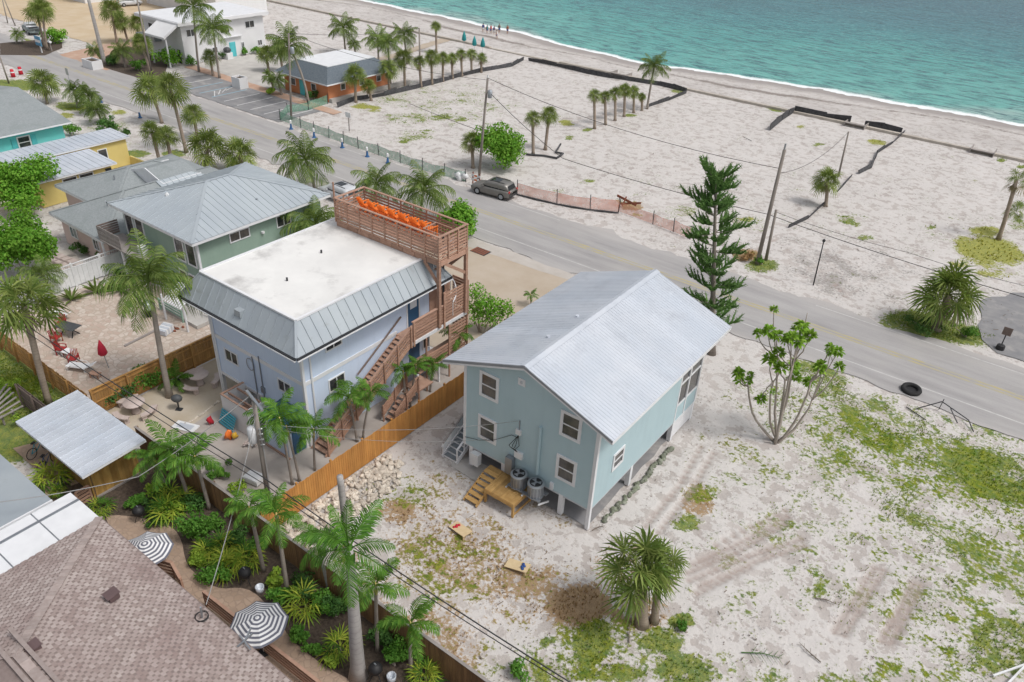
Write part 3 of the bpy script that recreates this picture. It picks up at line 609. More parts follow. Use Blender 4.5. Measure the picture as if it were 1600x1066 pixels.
for s, xe in ((-1, TRX0), (1, TRX1)):
    beam('rake_trim', 'metal_edge', th, (xe, TRY0 - .02, TZE - .02), (TMX, TRY0 - .02, TZR - .02), .05, .14); beam('rake_board', 'white_trim', th, (xe, TRY0, TZE - .14), (TMX, TRY0, TZR - .14), .05, .14)
    beam('rake_board', 'white_trim', th, (xe, TRY1, TZE - .1), (TMX, TRY1, TZR - .1), .05, .2)
    piece('eave_board', 'white_trim', th, xe - .02, TRY0, TZE - .2, xe + .02, TRY1, TZE - .02)
for y in (29.2, 32.0): piece('roof_vent', 'metal_roof', th, -18.5, y, TZR - .37, -18.35, y + .2, TZR - .22)
# pipes, wiring and boxes on the front wall
MB().tube([(-16.62, TY0 - .07, 5.2), (-16.62, TY0 - .07, 2.0)], .09, 8).build('duct_pipe', 'teal_siding', th)
MB().tube([(-17.95, TY0 - .04, 4.9), (-17.95, TY0 - .04, 4.2)], .03, 6).build('conduit', 'gray_metal', th)
MB().box(-18.12, TY0 - .13, 4.0, -17.8, TY0, 4.32).build('meter_box', 'white_plastic', th)
MB().box(-18.1, TY0 - .16, 2.45, -17.6, TY0, 2.85).build('junction_box', 'white_plastic', th)
for k in range(4):
    MB().tube([(-17.95 + .02 * k, TY0 - .1, 4.05), (-18.0 - .22 * (k - 1), TY0 - .2, 3.4 - .1 * k), (-18.05 - .1 * k, TY0 - .18, 3.0), (-17.9, TY0 - .1, 2.8)], .018, 5).build('wire', 'black', th)
MB().tube([(-18.1, TY0 - .06, 3.75), (-18.4, TY0 - .05, 3.72), (-19.6, TY0 - .1, 2.75), (-20.6, TY0 - .05, 2.2), (-21.6, TY0 - .05, 1.9)], .014, 5).build('wire', 'black', th)
MB().box(-18.55, TY0 - .34, 1.22, -18.1, TY0 - .03, 2.32).build('electric_cabinet', 'gray_metal', th)
MB().box(-20.95, TY0 - .36, .5, -20.42, TY0 - .02, 1.3).build('water_heater_box', 'white_plastic', th)
MB().box(-15.75, TY0 - .1, 1.5, -15.55, TY0, 1.95).build('disconnect_box', 'white_trim', th)
# condensers on a shelf
fan = MB()
def condenser(x, y, z, label):
    t = thing('air_conditioner', label, 'air conditioner', (x, y, z), 0, 'condensers by the stilt house')
    MB().lathe([(.40, .05), (.40, .72)], 16).build('coil', 'gray_metal', t, local=True)
    for k in range(16):
        a = 2 * pi * k / 16; place('guard_rib', ucube('galv'), t, (.42 * cos(a), .42 * sin(a), .4), (0, 0, a), (.03, .04, .72), True)
    g = MB().lathe([(.44, .72), (.46, .74), (.46, .80), (.36, .84), (.34, .84), (.34, .80)], 18).build('top_shroud', 'galv', t, local=True)
    MB().lathe([(.345, .845), (.345, .85)], 18).build('fan_well', 'black', g, local=True)
    f = MB()
    for k in range(3):
        a = 2 * pi * k / 3; f.poly([(.05 * cos(a), .05 * sin(a), .78), (.31 * cos(a), .31 * sin(a), .80), (.31 * cos(a + .9), .31 * sin(a + .9), .775), (.05 * cos(a + .9), .05 * sin(a + .9), .77)])
    f.v = [(x, y, z + .085) for x, y, z in f.v]; f.lathe([(.08, .85), (.08, .88)], 8); f.build('fan', 'gray_metal', g, local=True)
    MB().lathe([(.47, 0), (.47, .05)], 14).build('base_pan', 'gray_metal', t, local=True)
condenser(-17.42, TY0 - .58, 1.12, 'round grey condenser beside the electric cabinet, behind the wooden platform')
condenser(-16.3, TY0 - .58, 1.12, 'round grey condenser nearer the lower right window of the teal house')
sh = thing('condenser_shelf', 'white bracket shelf carrying the two grey condensers on the teal wall', 'shelf', (-16.9, TY0, 1.0))
piece('shelf_board', 'gray_metal', sh, -17.9, TY0 - .3, 1.05, -15.8, TY0 - .02, 1.12); piece('shelf_board', 'gray_metal', sh, -17.9, TY0 - .95, 1.05, -15.8, TY0 - .75, 1.12)
for x in (-17.9, -16.85, -15.75): beam('bracket', 'white_trim', sh, (x, TY0 - 1.05, 1.03), (x, TY0 - .05, .55), .06, .08); 
# wooden platform with steps (new timber)
pl = thing('wood_platform', 'new yellow timber platform with steps in front of the stilt house', 'platform', (-17.9, 25.5, 0))
for k in range(13):
    x0 = -18.75 + k * .152; piece('deck_board', 'new_wood', pl, x0, 24.65, .92, x0 + .142, 26.35, .96)
for x in (-18.7, -16.85):
    for y in (24.7, 26.25): piece('post', 'new_wood', pl, x - .06, y - .06, 0, x + .06, y + .06, .919)
for y in (24.66, 26.3): piece('joist', 'new_wood', pl, -18.74, y - .03, .70, -16.8, y + .03, .918)
for x in (-18.72, -16.82): piece('joist', 'new_wood', pl, x - .03, 24.7, .70, x + .03, 26.27, .917)
piece('brace_board', 'new_wood', pl, -16.84, 24.72, .1, -16.79, 26.2, .22)
for k in range(5):
    piece('tread', 'new_wood', pl, -19.68, 24.05 + k * .32, .16 + k * .155, -18.78, 24.05 + k * .32 + .29, .20 + k * .155)
    piece('tread', 'new_wood', pl, -19.68, 25.65 + k * .001 + .0, .16, -18.78, 25.66, .17) if k == 9 else None
for x in (-19.66, -18.8): beam('stringer', 'new_wood', pl, (x, 24.0, .05), (x, 25.7, .84), .045, .2)
piece('landing_board', 'new_wood', pl, -19.68, 25.7, .92, -18.77, 26.02, .96); piece('landing_board', 'new_wood', pl, -19.68, 26.04, .92, -18.77, 26.36, .96)
# grey stair on the left side of the house
st = thing('side_stair', 'grey treaded white stair climbing the left side of the teal house', 'stairs', (-22.3, 26.2, 0))
for k in range(9):
    y = 26.05 + k * .29; z = .17 * (k + 1); piece('tread', 'gray_tread', st, -22.85, y, z - .04, -21.9, y + .3, z); piece('riser', 'white_trim', st, -22.85, y + .001, z - .165, -21.9, y + .02, z - .042)
for x in (-22.9, -21.86): beam('stringer', 'white_trim', st, (x, 25.95, .06), (x, 28.75, 1.56), .05, .28); beam('hand_rail', 'white_trim' if x > -22 else 'gray_wood', st, (x, 26.0, 1.0), (x, 28.75, 2.55), .10, .06)
for x in (-22.9, -21.86):
    for k in range(5): y = 26.0 + k * .66; piece('baluster', 'white_trim', st, x - .035, y, .1 + k * .35, x + .035, y + .07, 1.0 + k * .36)
beam('rail_panel', 'white_trim', st, (-22.9, 26.0, .62), (-22.9, 28.75, 2.15), .03, .5)
piece('stair_landing', 'gray_tread', st, -22.9, 28.66, 1.49, -21.75, 31.0, 1.55)
# row of small stones along the right footing
rk = [MB().blob((0, 0, 0), (.16, .13, .1), s, 7, 4, .5).mesh('edging_stone', 'dark_metal') for s in range(3)]
mat('edge_stone', (.23, .24, .20), .9, col2=(.14, .16, .10), scale=5, rnd=.3)
for m_ in rk: m_.materials[0] = MATS['edge_stone']
es = thing('stone_edging', 'dark mossy stone edging along the right footing of the teal house', 'stone edging', (-12.9, 30, 0))
for k in range(38):
    place('stone', rk[k % 3], es, (-12.85 + random.uniform(-.12, .12), 27.6 + k * .21, .03), (0, 0, random.uniform(0, 6)), random.uniform(.7, 1.4))
# ================================================================== 2  blue house with mansard roof
BX0, BX1, BY0, BY1 = -37.76, -29.4, 21.75, 32.1
bh = thing('blue_house', 'pale blue two storey house with grey mansard and white flat roof', 'house', ((BX0 + BX1) / 2, BY0, 0))
EZ, TZ = 7.12, 8.55; EX0, EX1, EY0, EY1 = -38.76, -28.39, 20.74, 33.1
MB().box(BX0, BY0, 1.62, BX1, BY1, 7.0).build('wall', 'blue_siding', bh)
MB().box(-33.6, BY0 + .05, 0, BX1 - .05, BY1 - .05, 1.62).build('lower_wall', 'blue_siding', bh); MB().box(BX0 + .05, 26, 0, -33.62, BY1 - .05, 1.61).build('lower_wall', 'blue_siding', bh)
for x in (BX0 + .1, -35.6, -34.0): piece('support_post', 'white_trim', bh, x - .1, BY0 + .02, 0, x + .1, BY0 + .22, 1.62)
piece('storage_door', 'glass', bh, -37.3, 25.9, .05, -34.3, 25.98, 1.6)
for z0, z1 in ((4.28, 4.54),):
    piece('band_board', 'white_trim', bh, BX0 - .03, BY0 - .035, z0, BX1 + .035, BY0, z1); piece('band_board', 'white_trim', bh, BX1, BY0, z0, BX1 + .035, 29.1, z1)
piece('header_board', 'white_trim', bh, BX0 - .02, BY0 - .045, 1.58, -33.4, BY0, 1.78)
piece('corner_board', 'white_trim', bh, BX1 - .12, BY0 - .04, 0, BX1 + .04, BY0 - .002, 7.0); piece('corner_board', 'white_trim', bh, BX1 + .002, BY0, 0, BX1 + .04, BY0 + .12, 7.0); piece('corner_board', 'white_trim', bh, BX0 - .04, BY0 - .04, 0, BX0 + .1, BY0 - .002, 7.0)
MB().tube([(BX1 + .06, BY0 + .55, 7.0), (BX1 + .06, BY0 + .55, .1)], .06, 6).build('downspout', 'white_trim', bh); MB().tube([(BX0 + .3, BY0 - .06, 7.0), (BX0 + .3, BY0 - .06, .1)], .05, 6).build('downspout', 'white_trim', bh)
window(bh, '-Y', BY0, -36.68, -35.42, 2.98, 3.86, .07, 'v'); window(bh, '-Y', BY0, -31.72, -30.55, 3.05, 3.9, .07, 'v')
window(bh, '+X', BX1, 23.45, 24.7, 5.72, 6.22, .07, 'v'); window(bh, '+X', BX1, 23.44, 24.68, 2.9, 3.82, .07, 'v')
d = MB().box(BX1, 30.12, 4.3, BX1 + .05, 31.08, 6.45).build('door', 'door_blue', bh); MB().box(BX1 + .051, 30.3, 5.55, BX1 + .06, 30.9, 6.2).build('door_light', 'white_trim', d)
piece('door_trim', 'white_trim', bh, BX1, 30.0, 4.3, BX1 + .04, 30.1, 6.5); piece('door_trim', 'white_trim', bh, BX1, 31.1, 4.3, BX1 + .04, 31.2, 6.5)
d = MB().box(BX1, 30.12, 1.65, BX1 + .05, 31.08, 3.7).build('door', 'door_blue', bh); window(bh, '+X', BX1, 31.4, 32.0, 2.0, 3.5, .06, None)
MB().box(BX1, 32.1, 4.3, BX1 + .04, 34.1, 6.6).build('privacy_panel', 'deck_brown', bh)
piece('meter_box', 'gray_metal', bh, -33.4, BY0 - .12, 2.1, -33.1, BY0, 2.5); MB().tube([(-33.9, BY0 - .05, 4.4), (-33.9, BY0 - .05, 1.7)], .035, 6).build('conduit', 'gray_metal', bh)
MB().tube([(-33.25, BY0 - .05, 4.7), (-33.25, BY0 - .05, 1.4)], .035, 6).build('conduit', 'gray_metal', bh)
MB().tube([(-34.15 + .32 * cos(a * .5), BY0 - .08, 3.75 + .42 * sin(a * .5)) for a in range(14)], .025, 5).build('coiled_cable', 'gray_metal', bh)
# mansard faces
E4 = [(EX0, EY0, EZ), (EX1, EY0, EZ), (EX1, EY1, EZ), (EX0, EY1, EZ)]; T4 = [(EX0 + 1, EY0 + 1, TZ), (EX1 - 1, EY0 + 1, TZ), (EX1 - 1, EY1 - 1, TZ), (EX0 + 1, EY1 - 1, TZ)]
core = MB(); core.v = [(x, y, z - .03) for x, y, z in E4 + T4]; core.f = [[3, 2, 1, 0], [0, 1, 5, 4], [1, 2, 6, 5], [2, 3, 7, 6], [3, 0, 4, 7], [4, 5, 6, 7]]; core.build('roof_core', 'soffit', bh)
for i in range(4): panels(bh, [E4[i], E4[(i + 1) % 4], T4[(i + 1) % 4], T4[i]], .62, 'metal_roof_gray', rib=.04, ribw=.03)
for i in range(4):
    beam('hip_cap', 'metal_roof_gray', bh, Vector(E4[i]) + Vector((0, 0, .05)), Vector(T4[i]) + Vector((0, 0, .05)), .14, .05)
    a, b = Vector(E4[i]), Vector(E4[(i + 1) % 4]); n_ = Vector((0, -1, 0)) if i == 0 else Vector((1, 0, 0)) if i == 1 else Vector((0, 1, 0)) if i == 2 else Vector((-1, 0, 0))
    beam('gutter', 'gutter_dark', bh, a + n_ * .06 + Vector((0, 0, -.06)), b + n_ * .06 + Vector((0, 0, -.06)), .1, .1); beam('gutter_lip', 'white_trim', bh, a + n_ * .1 + Vector((0, 0, -.15)), b + n_ * .1 + Vector((0, 0, -.15)), .1, .06)
MB().box(T4[0][0], T4[0][1], TZ - .01, T4[2][0], T4[2][1], TZ + .05).build('flat_roof', 'flat_white', bh)
for a, b in ((T4[0], T4[1]), (T4[1], T4[2]), (T4[3], T4[0])):
    beam('parapet_cap', 'white_trim', bh, Vector(a) + Vector((0, 0, .07)), Vector(b) + Vector((0, 0, .07)), .16, .1)
MB().box(-33.7, 20.95, 7.6, -33.2, 21.35, 8.0).build('exhaust_hood', 'metal_roof_gray', bh)
for x, y in ((-33.2, 24.3), (-34.5, 28)): MB().cyl(x, y, TZ + .05, TZ + .25, .06, 8).build('roof_pipe', 'dark_metal', bh)
# roof terrace
dk = thing('roof_terrace', 'brown slatted roof terrace on the back edge of the blue house', 'terrace', (-32.4, 32.7, 8.9))
DX0, DX1, DY0, DY1, DZ0, DZF, DZT = -36.85, -27.9, 31.4, 33.95, 8.9, 9.35, 10.55
for k in range(17):
    y = DY0 + .05 + k * .148; piece('floor_board', 'deck_brown', dk, DX0 + .06, y, DZF - .04, DX1 - .06, y + .138, DZF)
def slats(parent, a, b, zs, hgt, m='redwood', th_=.04, dz=0.):
    """horizontal boards between two points of a plan, rising by dz"""
    for z in zs: beam('slat', m, parent, (a[0], a[1], z), (b[0], b[1], z + dz), th_, hgt)
zs = [9.02 + .205 * k for k in range(7)]
slats(dk, (DX0, DY0), (DX1, DY0), zs, .13); slats(dk, (DX0, DY1), (DX1, DY1), zs[1:], .12); slats(dk, (DX0, DY0), (DX0, DY1), zs, .12); slats(dk, (DX1, DY0), (DX1, DY1), zs, .12)
for k in range(9): x = lerp(DX0, DX1, k / 8); piece('rail_post', 'redwood', dk, x - .045, DY0 - .075, DZ0, x + .045, DY0 - .02, DZT - .02); piece('rail_post', 'redwood', dk, x - .045, DY1 + .02, DZ0, x + .045, DY1 + .1, DZT - .02)
for y in (DY0 + .8, DY0 + 1.7):
    for x in (DX0 - .06, DX1 + .06): piece('rail_post', 'redwood', dk, x - .04, y - .045, DZ0, x + .04, y + .045, DZT - .02)
for a, b in (((DX0 - .1, DY0 - .02), (DX1 + .1, DY0 - .02)), ((DX0 - .1, DY1 + .02), (DX1 + .1, DY1 + .02))): beam('cap_rail', 'deck_brown', dk, (*a, DZT), (*b, DZT), .17, .05)
for x in (DX0, DX1): beam('cap_rail', 'deck_brown', dk, (x, DY0 + .066, DZT), (x, DY1 - .066, DZT), .17, .05)
for k in range(9): piece('skirt_board', 'redwood', dk, lerp(DX0, DX1, k / 9) + .02, DY0 - .012, 8.62, lerp(DX0, DX1, (k + 1) / 9) - .02, DY0 + .02, 8.93)
for y in (DY0, DY1): piece('rim_beam', 'redwood', dk, DX0, y - .03, 8.66, DX1, y + .03, 8.9) if y > 32 else None
for x, y in ((DX1 - .02, DY0), (DX1 - .02, DY1)): piece('terrace_post', 'redwood', dk, x - .1, y - .1, 4.32, x + .1, y + .1, 8.95)
piece('rim_beam', 'redwood', dk, DX1 - .06, DY0 + .1, 8.6, DX1 + .06, DY1 - .1, 8.9)
beam('brace', 'redwood', dk, (DX1, DY0 + .5, 8.62), (DX1, DY1 - .1, 7.3), .1, .2); beam('brace', 'redwood', dk, (DX1 - .1, DY1, 8.6), (DX1 - 1.5, DY1, 7.2), .1, .2); beam('brace', 'redwood', dk, (DX1 - .1, DY0, 7.4), (DX1 - 1.2, DY0, 8.62), .1, .18)
piece('flag_post', 'redwood', dk, DX0 - .06, DY0 - .06, 8.9, DX0 + .02, DY0 + .02, 11.6)
hr = MB()
for a, b in (((-29.9, 32.2), (-28.6, 32.2)), ((-29.9, 33.4), (-28.6, 33.4)), ((-29.9, 32.2), (-29.9, 33.4))): hr.bar((*a, 10.25), (*b, 10.25), .05, .05); [hr.bar((lerp(a[0], b[0], k / 6), lerp(a[1], b[1], k / 6), DZF), (lerp(a[0], b[0], k / 6), lerp(a[1], b[1], k / 6), 10.25), .025, .025) for k in range(7)]
hr.build('hatch_rail', 'deck_brown', dk)
# spiral stair under the terrace end
sp = thing('spiral_stair', 'brown spiral stair with pale railing under the terrace end', 'stairs', (-28.75, 32.75, 4.35))
MB().tube([(-28.75, 32.75, 4.35), (-28.75, 32.75, 9.9)], .07, 8).build('centre_pole', 'dark_metal', sp)
for k in range(16):
    a = k * .42; z = 4.6 + k * .3; mb = MB(); c_, d_ = (cos(a), sin(a)), (cos(a + .42), sin(a + .42))
    mb.prism([(-28.75 + .08 * c_[0], 32.75 + .08 * c_[1]), (-28.75 + .8 * c_[0], 32.75 + .8 * c_[1]), (-28.75 + .8 * d_[0], 32.75 + .8 * d_[1])], z, z + .05); mb.build('tread', 'deck_brown', sp)
    beam('baluster', 'white_trim', sp, (-28.75 + .8 * c_[0], 32.75 + .8 * c_[1], z), (-28.75 + .8 * c_[0], 32.75 + .8 * c_[1], z + 1.0), .03, .03)
MB().tube([(-28.75 + .82 * cos(k * .21), 32.75 + .82 * sin(k * .21), 5.6 + k * .15) for k in range(31)], .04, 6).build('hand_rail', 'white_trim', sp)
# balcony, screens and long stair on the right side
bal = thing('side_balcony', 'brown slatted balcony and screen on the right side of the blue house', 'balcony', (-28.7, 31.6, 4.3))
OX = -28.0
for k in range(9): piece('floor_board', 'deck_brown', bal, BX1 + .05 + k * .15, 29.0, 4.3, BX1 + .19 + k * .15, 34.2, 4.34)
piece('floor_edge', 'white_trim', bal, OX - .02, 29.0, 4.08, OX + .05, 34.3, 4.3)
slats(bal, (OX, 29.1), (OX, 34.25), [4.5 + .21 * k for k in range(6)], .125); slats(bal, (OX, 31.9), (OX, 34.25), [5.76 + .21 * k for k in range(4)], .125)
slats(bal, (OX, 30.2), (OX, 34.25), [1.9 + .235 * k for k in range(4)], .14); slats(bal, (OX, 32.4), (OX, 34.25), [2.84 + .235 * k for k in range(5)], .14)
slats(bal, (-29.3, 34.3), (OX, 34.3), [4.5 + .21 * k for k in range(10)], .17); slats(bal, (-29.3, 34.3), (OX, 34.3), [1.9 + .235 * k for k in range(9)], .17)
for y in (29.1, 31.9, 34.2): piece('rail_post', 'redwood', bal, OX + .02, y - .06, 4.0, OX + .12, y + .06, 5.75 if y < 30 else 6.6)
for y in (30.2, 32.4, 34.2): piece('rail_post', 'redwood', bal, OX + .02, y - .055, 0, OX + .1, y + .055, 4.07)
piece('cap_rail', 'deck_brown', bal, OX - .1, 29.05, 5.68, OX + .08, 31.85, 5.72)
piece('lower_floor', 'deck_brown', bal, BX1 + .05, 29.6, 1.6, OX, 34.2, 1.68)
for y in (29.5, 31.5): piece('support_post', 'white_trim', bal, OX - .12, y - .07, 0, OX - .02, y + .07, 1.6)
stf = thing('long_stair', 'long brown wooden stair rising along the right wall of the blue house', 'stairs', (-28.6, 25, 0))
SY0, SY1, SZ1 = 21.7, 29.0, 4.32; ns = 25
for k in range(ns):
    y = lerp(SY0, SY1, k / ns); z = lerp(0, SZ1, (k + 1) / ns); piece('tread', 'deck_brown', stf, -29.15, y, z - .05, OX - .05, y + .31, z)
for x in (-29.2, OX): beam('stringer', 'redwood', stf, (x, SY0 - .05, -.0), (x, SY1, SZ1 - .05), .05, .28)
for k in range(4): beam('slat', 'redwood', stf, (OX + .02, SY0 + .2, .36 + .25 * k), (OX + .02, SY1, .36 + .25 * k + SZ1 - .06), .04, .105)
for k in range(7): y = lerp(SY0 + .1, SY1 - .15, k / 6); z = (y - SY0) / (SY1 - SY0) * SZ1; piece('rail_post', 'redwood', stf, OX + .045, y - .05, max(0, z - .2), OX + .13, y + .05, z + 1.28)
beam('cap_rail', 'deck_brown', stf, (OX + .02, SY0, 1.2), (OX + .02, SY1, 1.2 + SZ1), .13, .045)
beam('wall_rail', 'fence_weathered', stf, (BX1 + .12, 25.6, 3.15), (BX1 + .12, 29.4, 5.45), .07, .09)
ls = thing('porch_stair', 'short slatted wooden stair below the long stair of the blue house', 'stairs', (-27.6, 27.0, 0))
for k in range(6): piece('tread', 'deck_brown', ls, -27.85 , 26.3 + k * .3, .22 + k * .22, -26.95, 26.6 + k * .3, .27 + k * .22)
for x in (-27.9, -26.9):
    for k in range(4): beam('slat', 'redwood', ls, (x, 26.1, .35 + .2 * k), (x, 28.3, 1.85 + .2 * k), .04, .13)
    for y in (26.15, 27.2, 28.25): piece('rail_post', 'redwood', ls, x + .03, y - .05, 0, x + .1, y + .05, 1.2 + (y - 26.1) * .68)
piece('landing', 'deck_brown', ls, -27.97, 28.15, 1.5, -26.85, 29.6, 1.58)
# utility closet and shower stall at the front of the blue house
uc = thing('utility_closet', 'small pale blue closet with dark blue door at the blue house corner', 'closet', (-30.3, 20.9, 0))
MB().box(-31.4, 20.25, 0, -29.5, 21.68, 2.05).build('wall', 'blue_siding', uc); MB().box(-29.5, 20.6, .08, -29.45, 21.45, 1.95).build('door', 'door_blue', uc)
for y in (20.3, 21.55): piece('door_trim', 'white_trim', uc, -29.5, y - .05, 0, -29.44, y + .1, 2.05)
piece('base_board', 'deck_brown', uc, -31.5, 20.15, 0, -29.4, 20.25, .1)
for k in range(12): beam('roof_slat', 'door_blue', uc, (-31.55 + k * .19, 20.1, 2.1 + .1), (-31.55 + k * .19, 21.72, 2.35 + .1), .15, .03)
piece('roof_rim', 'white_trim', uc, -31.6, 20.04, 2.03, -29.35, 20.1, 2.12)
ss = thing('shower_stall', 'open topped white outdoor shower stall against the blue house', 'shower stall', (-33.9, 20.5, 0)); SQ = 20.0
for a in ((-35.1, SQ, -32.6, SQ + .08), (-35.1, SQ + .09, -35.02, 21.65), (-32.68, SQ + .09, -32.6, 21.65)): MB().box(a[0], a[1], 0, a[2], a[3], 2.05).build('side_wall', 'white_wall', ss)
for y in (20.5, 21.1): piece('joist', 'deck_brown', ss, -35.02, y - .04, 1.85, -32.68, y + .04, 1.97)
piece('rim', 'deck_brown', ss, -35.12, SQ - .02, 2.05, -32.58, SQ + .1, 2.1); piece('rim', 'deck_brown', ss, -35.13, SQ + .1, 2.05, -34.98, 21.6, 2.1)
piece('floor', 'deck_brown', ss, -35.0, SQ + .1, .05, -32.7, 21.6, .5)
# ================================================================== 3  green house with hip roof
gh = thing('green_house', 'green board house with a grey metal hip roof', 'house', (-52.4, 27.4, 0))
hip(gh, -57.9, 26.85, -47.0, 39.6, 5.6, 7.33, 5.3, 'metal_roof_green', .55, 'Y', 'soffit')
MB().box(-57.3, 27.5, 0, -47.6, 39.0, 5.5).build('wall', 'green_siding', gh)
for a0, a1 in ((-57.1, -55.9), (-55.7, -54.5), (-50.5, -49.3), (-49.1, -47.9)): window(gh, '-Y', 27.5, a0, a1, 3.1, 5.2, .12, None)
piece('corner_board', 'white_trim', gh, -47.75, 27.46, 0, -47.56, 27.62, 5.5)
window(gh, '+X', -47.6, 30.2, 32.0, 4.3, 5.1, .08, 'v'); window(gh, '+X', -47.6, 34.5, 35.9, 4.1, 5.1, .08, 'v'); MB().cyl(-47.5, 33.1, 4.2, 4.35, .14, 8).build('wall_light', 'white_plastic', gh)
for a0, a1 in ((-50.6, -49.6), (-49.4, -48.3)): window(gh, '-Y', 27.5, a0, a1, .6, 2.3, .1, None)
MB().blob((-54.0, 29.6, 6.55), (.16, .16, .22), 2, 7, 5, .1).build('roof_vent', 'white_plastic', gh); MB().cyl(-49.0, 34, 6.05, 6.35, .1, 8).build('roof_vent', 'galv', gh)
piece('balcony_floor', 'gray_wood', gh, -58.2, 25.7, 2.75, -52.5, 27.5, 2.85)
for k in range(6): piece('balcony_slat', 'gray_wood', gh, -58.2, 25.66, 2.95 + k * .19, -55.0, 25.7, 3.11 + k * .19)
for k in range(6): piece('balcony_slat', 'fence_weathered', gh, -58.24, 25.7, 2.95 + k * .19, -58.2, 27.4, 3.08 + k * .19)
for x in (-58.15, -55.2, -52.6): piece('balcony_post', 'white_trim', gh, x - .07, 25.7, 0, x + .07, 25.84, 2.75)
for x, y in ((-53.8, 26.3),): MB().box(x, y, 2.85, x + .6, y + .5, 3.5).build('balcony_chair', 'white_plastic', gh)
pg = thing('entry_pergola', 'white slatted awning and green rail by the green house entry', 'pergola', (-46.6, 26.5, 0))
for k in range(9): beam('awning_slat', 'white_trim', pg, (-48.6 + .25 * k, 26.3, 2.3), (-47.6 + .25 * k, 24.2, 2.0), .1, .04)
for x, y in ((-48.3, 24.5), (-45.6, 24.5), (-48.3, 26.4), (-45.8, 26.4)): piece('post', 'white_trim', pg, x - .06, y - .06, 0, x + .06, y + .06, 2.1)
mat('green_paint', (.30, .46, .37), .7)
for z in (.35, .6, .85): piece('green_rail', 'green_paint', pg, -49.9, 25.0, z, -47.0, 25.06, z + .1)
for x in (-49.9, -47.05): piece('green_post', 'green_paint', pg, x, 24.98, 0, x + .1, 25.08, 1.0)
piece('deck', 'concrete', pg, -49.9, 25.1, .02, -45.4, 27.4, .3)
# ================================================================== 4  pink cottage
pc = thing('pink_cottage', 'low pink cottage with grey shingle hip roofs', 'house', (-62, 26.3, 0))
hip(pc, -66.2, 25.75, -57.9, 41.2, 2.75, 4.5, 4.6, 'shingle_gray', .9, 'Y', 'shingle_gray', False); hip(pc, -71.4, 28.9, -62, 40.5, 2.9, 4.55, 4.6, 'shingle_gray', .9, 'Y', 'shingle_gray', False)
MB().box(-65.7, 26.3, 0, -58.4, 40.8, 2.65).build('wall', 'pink_wall', pc); MB().box(-70.9, 29.4, 0, -66, 40.1, 2.75).build('wall', 'pink_wall', pc)
panels(pc, [(-57.9, 33.2, 2.85), (-57.9, 41.2, 2.85), (-62.0, 36.6, 4.55), (-62.0, 33.2, 4.55)], .6, 'metal_roof_green')
dm = MB(); dm.v = [(x, y, z) for y in (33.6, 37.2) for x, z in ((-66.4, 3.6), (-66.4, 4.35), (-64.0, 5.05), (-61.6, 4.35), (-61.6, 3.6))]
dm.f = [[4, 3, 2, 1, 0], [5, 6, 7, 8, 9], [0, 1, 6, 5], [1, 2, 7, 6], [2, 3, 8, 7], [3, 4, 9, 8]]; dm.build('dormer', 'shingle_gray', pc)
for sx in (-2.5, 2.5): beam('dormer_board', 'white_trim', pc, (-64 + sx, 33.55, 4.3), (-64, 33.55, 5.06), .08, .22); piece('dormer_fascia', 'white_trim', pc, -64 + sx - .05, 33.5, 4.2, -64 + sx + .05, 37.3, 4.4)
MB().poly([(-66.3, 33.58, 3.6), (-61.7, 33.58, 3.6), (-61.7, 33.58, 4.3), (-64, 33.58, 5.0), (-66.3, 33.58, 4.3)]).build('dormer_wall', 'white_trim', pc)
window(pc, '-Y', 26.3, -64.4, -63.3, 1.0, 2.0, .08, 'v', glass='glass_green'); window(pc, '-Y', 26.3, -60.8, -59.9, 1.0, 2.0, .08, 'v')
MB().tube([(-61.6, 28.5, 3.2), (-61.6, 28.5, 4.1), (-61.3, 28.3, 4.4)], .05, 6).build('vent_pipe', 'galv', pc); MB().tube([(-66.2, 31.8, 3.9), (-66.2, 31.8, 4.4)], .06, 6).build('vent_pipe', 'galv', pc)
# ================================================================== 5  yellow house
yh = thing('yellow_house', 'yellow stucco house with long pale metal roofs', 'house', (-79, 34, 0))
MB().box(-82.5, 12, 0, -79.3, 40.2, 2.85).build('wall', 'yellow_wall', yh); MB().box(-79.29, 28.6, 0, -74.3, 35.6, 2.42).build('wing_wall', 'yellow_wall', yh)
A = [(-79.0, 11.5, 2.98), (-79.0, 40.6, 2.98), (-82.8, 40.6, 3.04), (-82.8, 11.5, 3.04)]; slab(yh, [(p[0], p[1], p[2] - .02) for p in A], .14, 'white_trim', 'roof_deck'); panels(yh, A, .6, 'metal_roof', thick=.02)
A = [(-73.9, 28.0, 2.55), (-73.9, 36.1, 2.55), (-78.9, 36.1, 2.75), (-78.9, 28.0, 2.75)]; slab(yh, [(p[0], p[1], p[2] - .02) for p in A], .14, 'white_trim', 'wing_roof_deck'); panels(yh, A, .6, 'metal_roof', thick=.02)
window(yh, '+X', -74.3, 30.8, 32.2, 1.2, 2.2, .08, None); window(yh, '+X', -74.3, 32.4, 33.8, 1.2, 2.2, .08, None); window(yh, '+X', -79.3, 37.0, 38.0, 1.2, 2.3, .08, None)
MB().box(-74.3, 35.0, .1, -74.25, 35.6, 2.1).build('door', 'glass', yh); MB().box(-79.3, 40.2, 0, -76.5, 40.4, .9).build('low_wall', 'yellow_wall', yh)
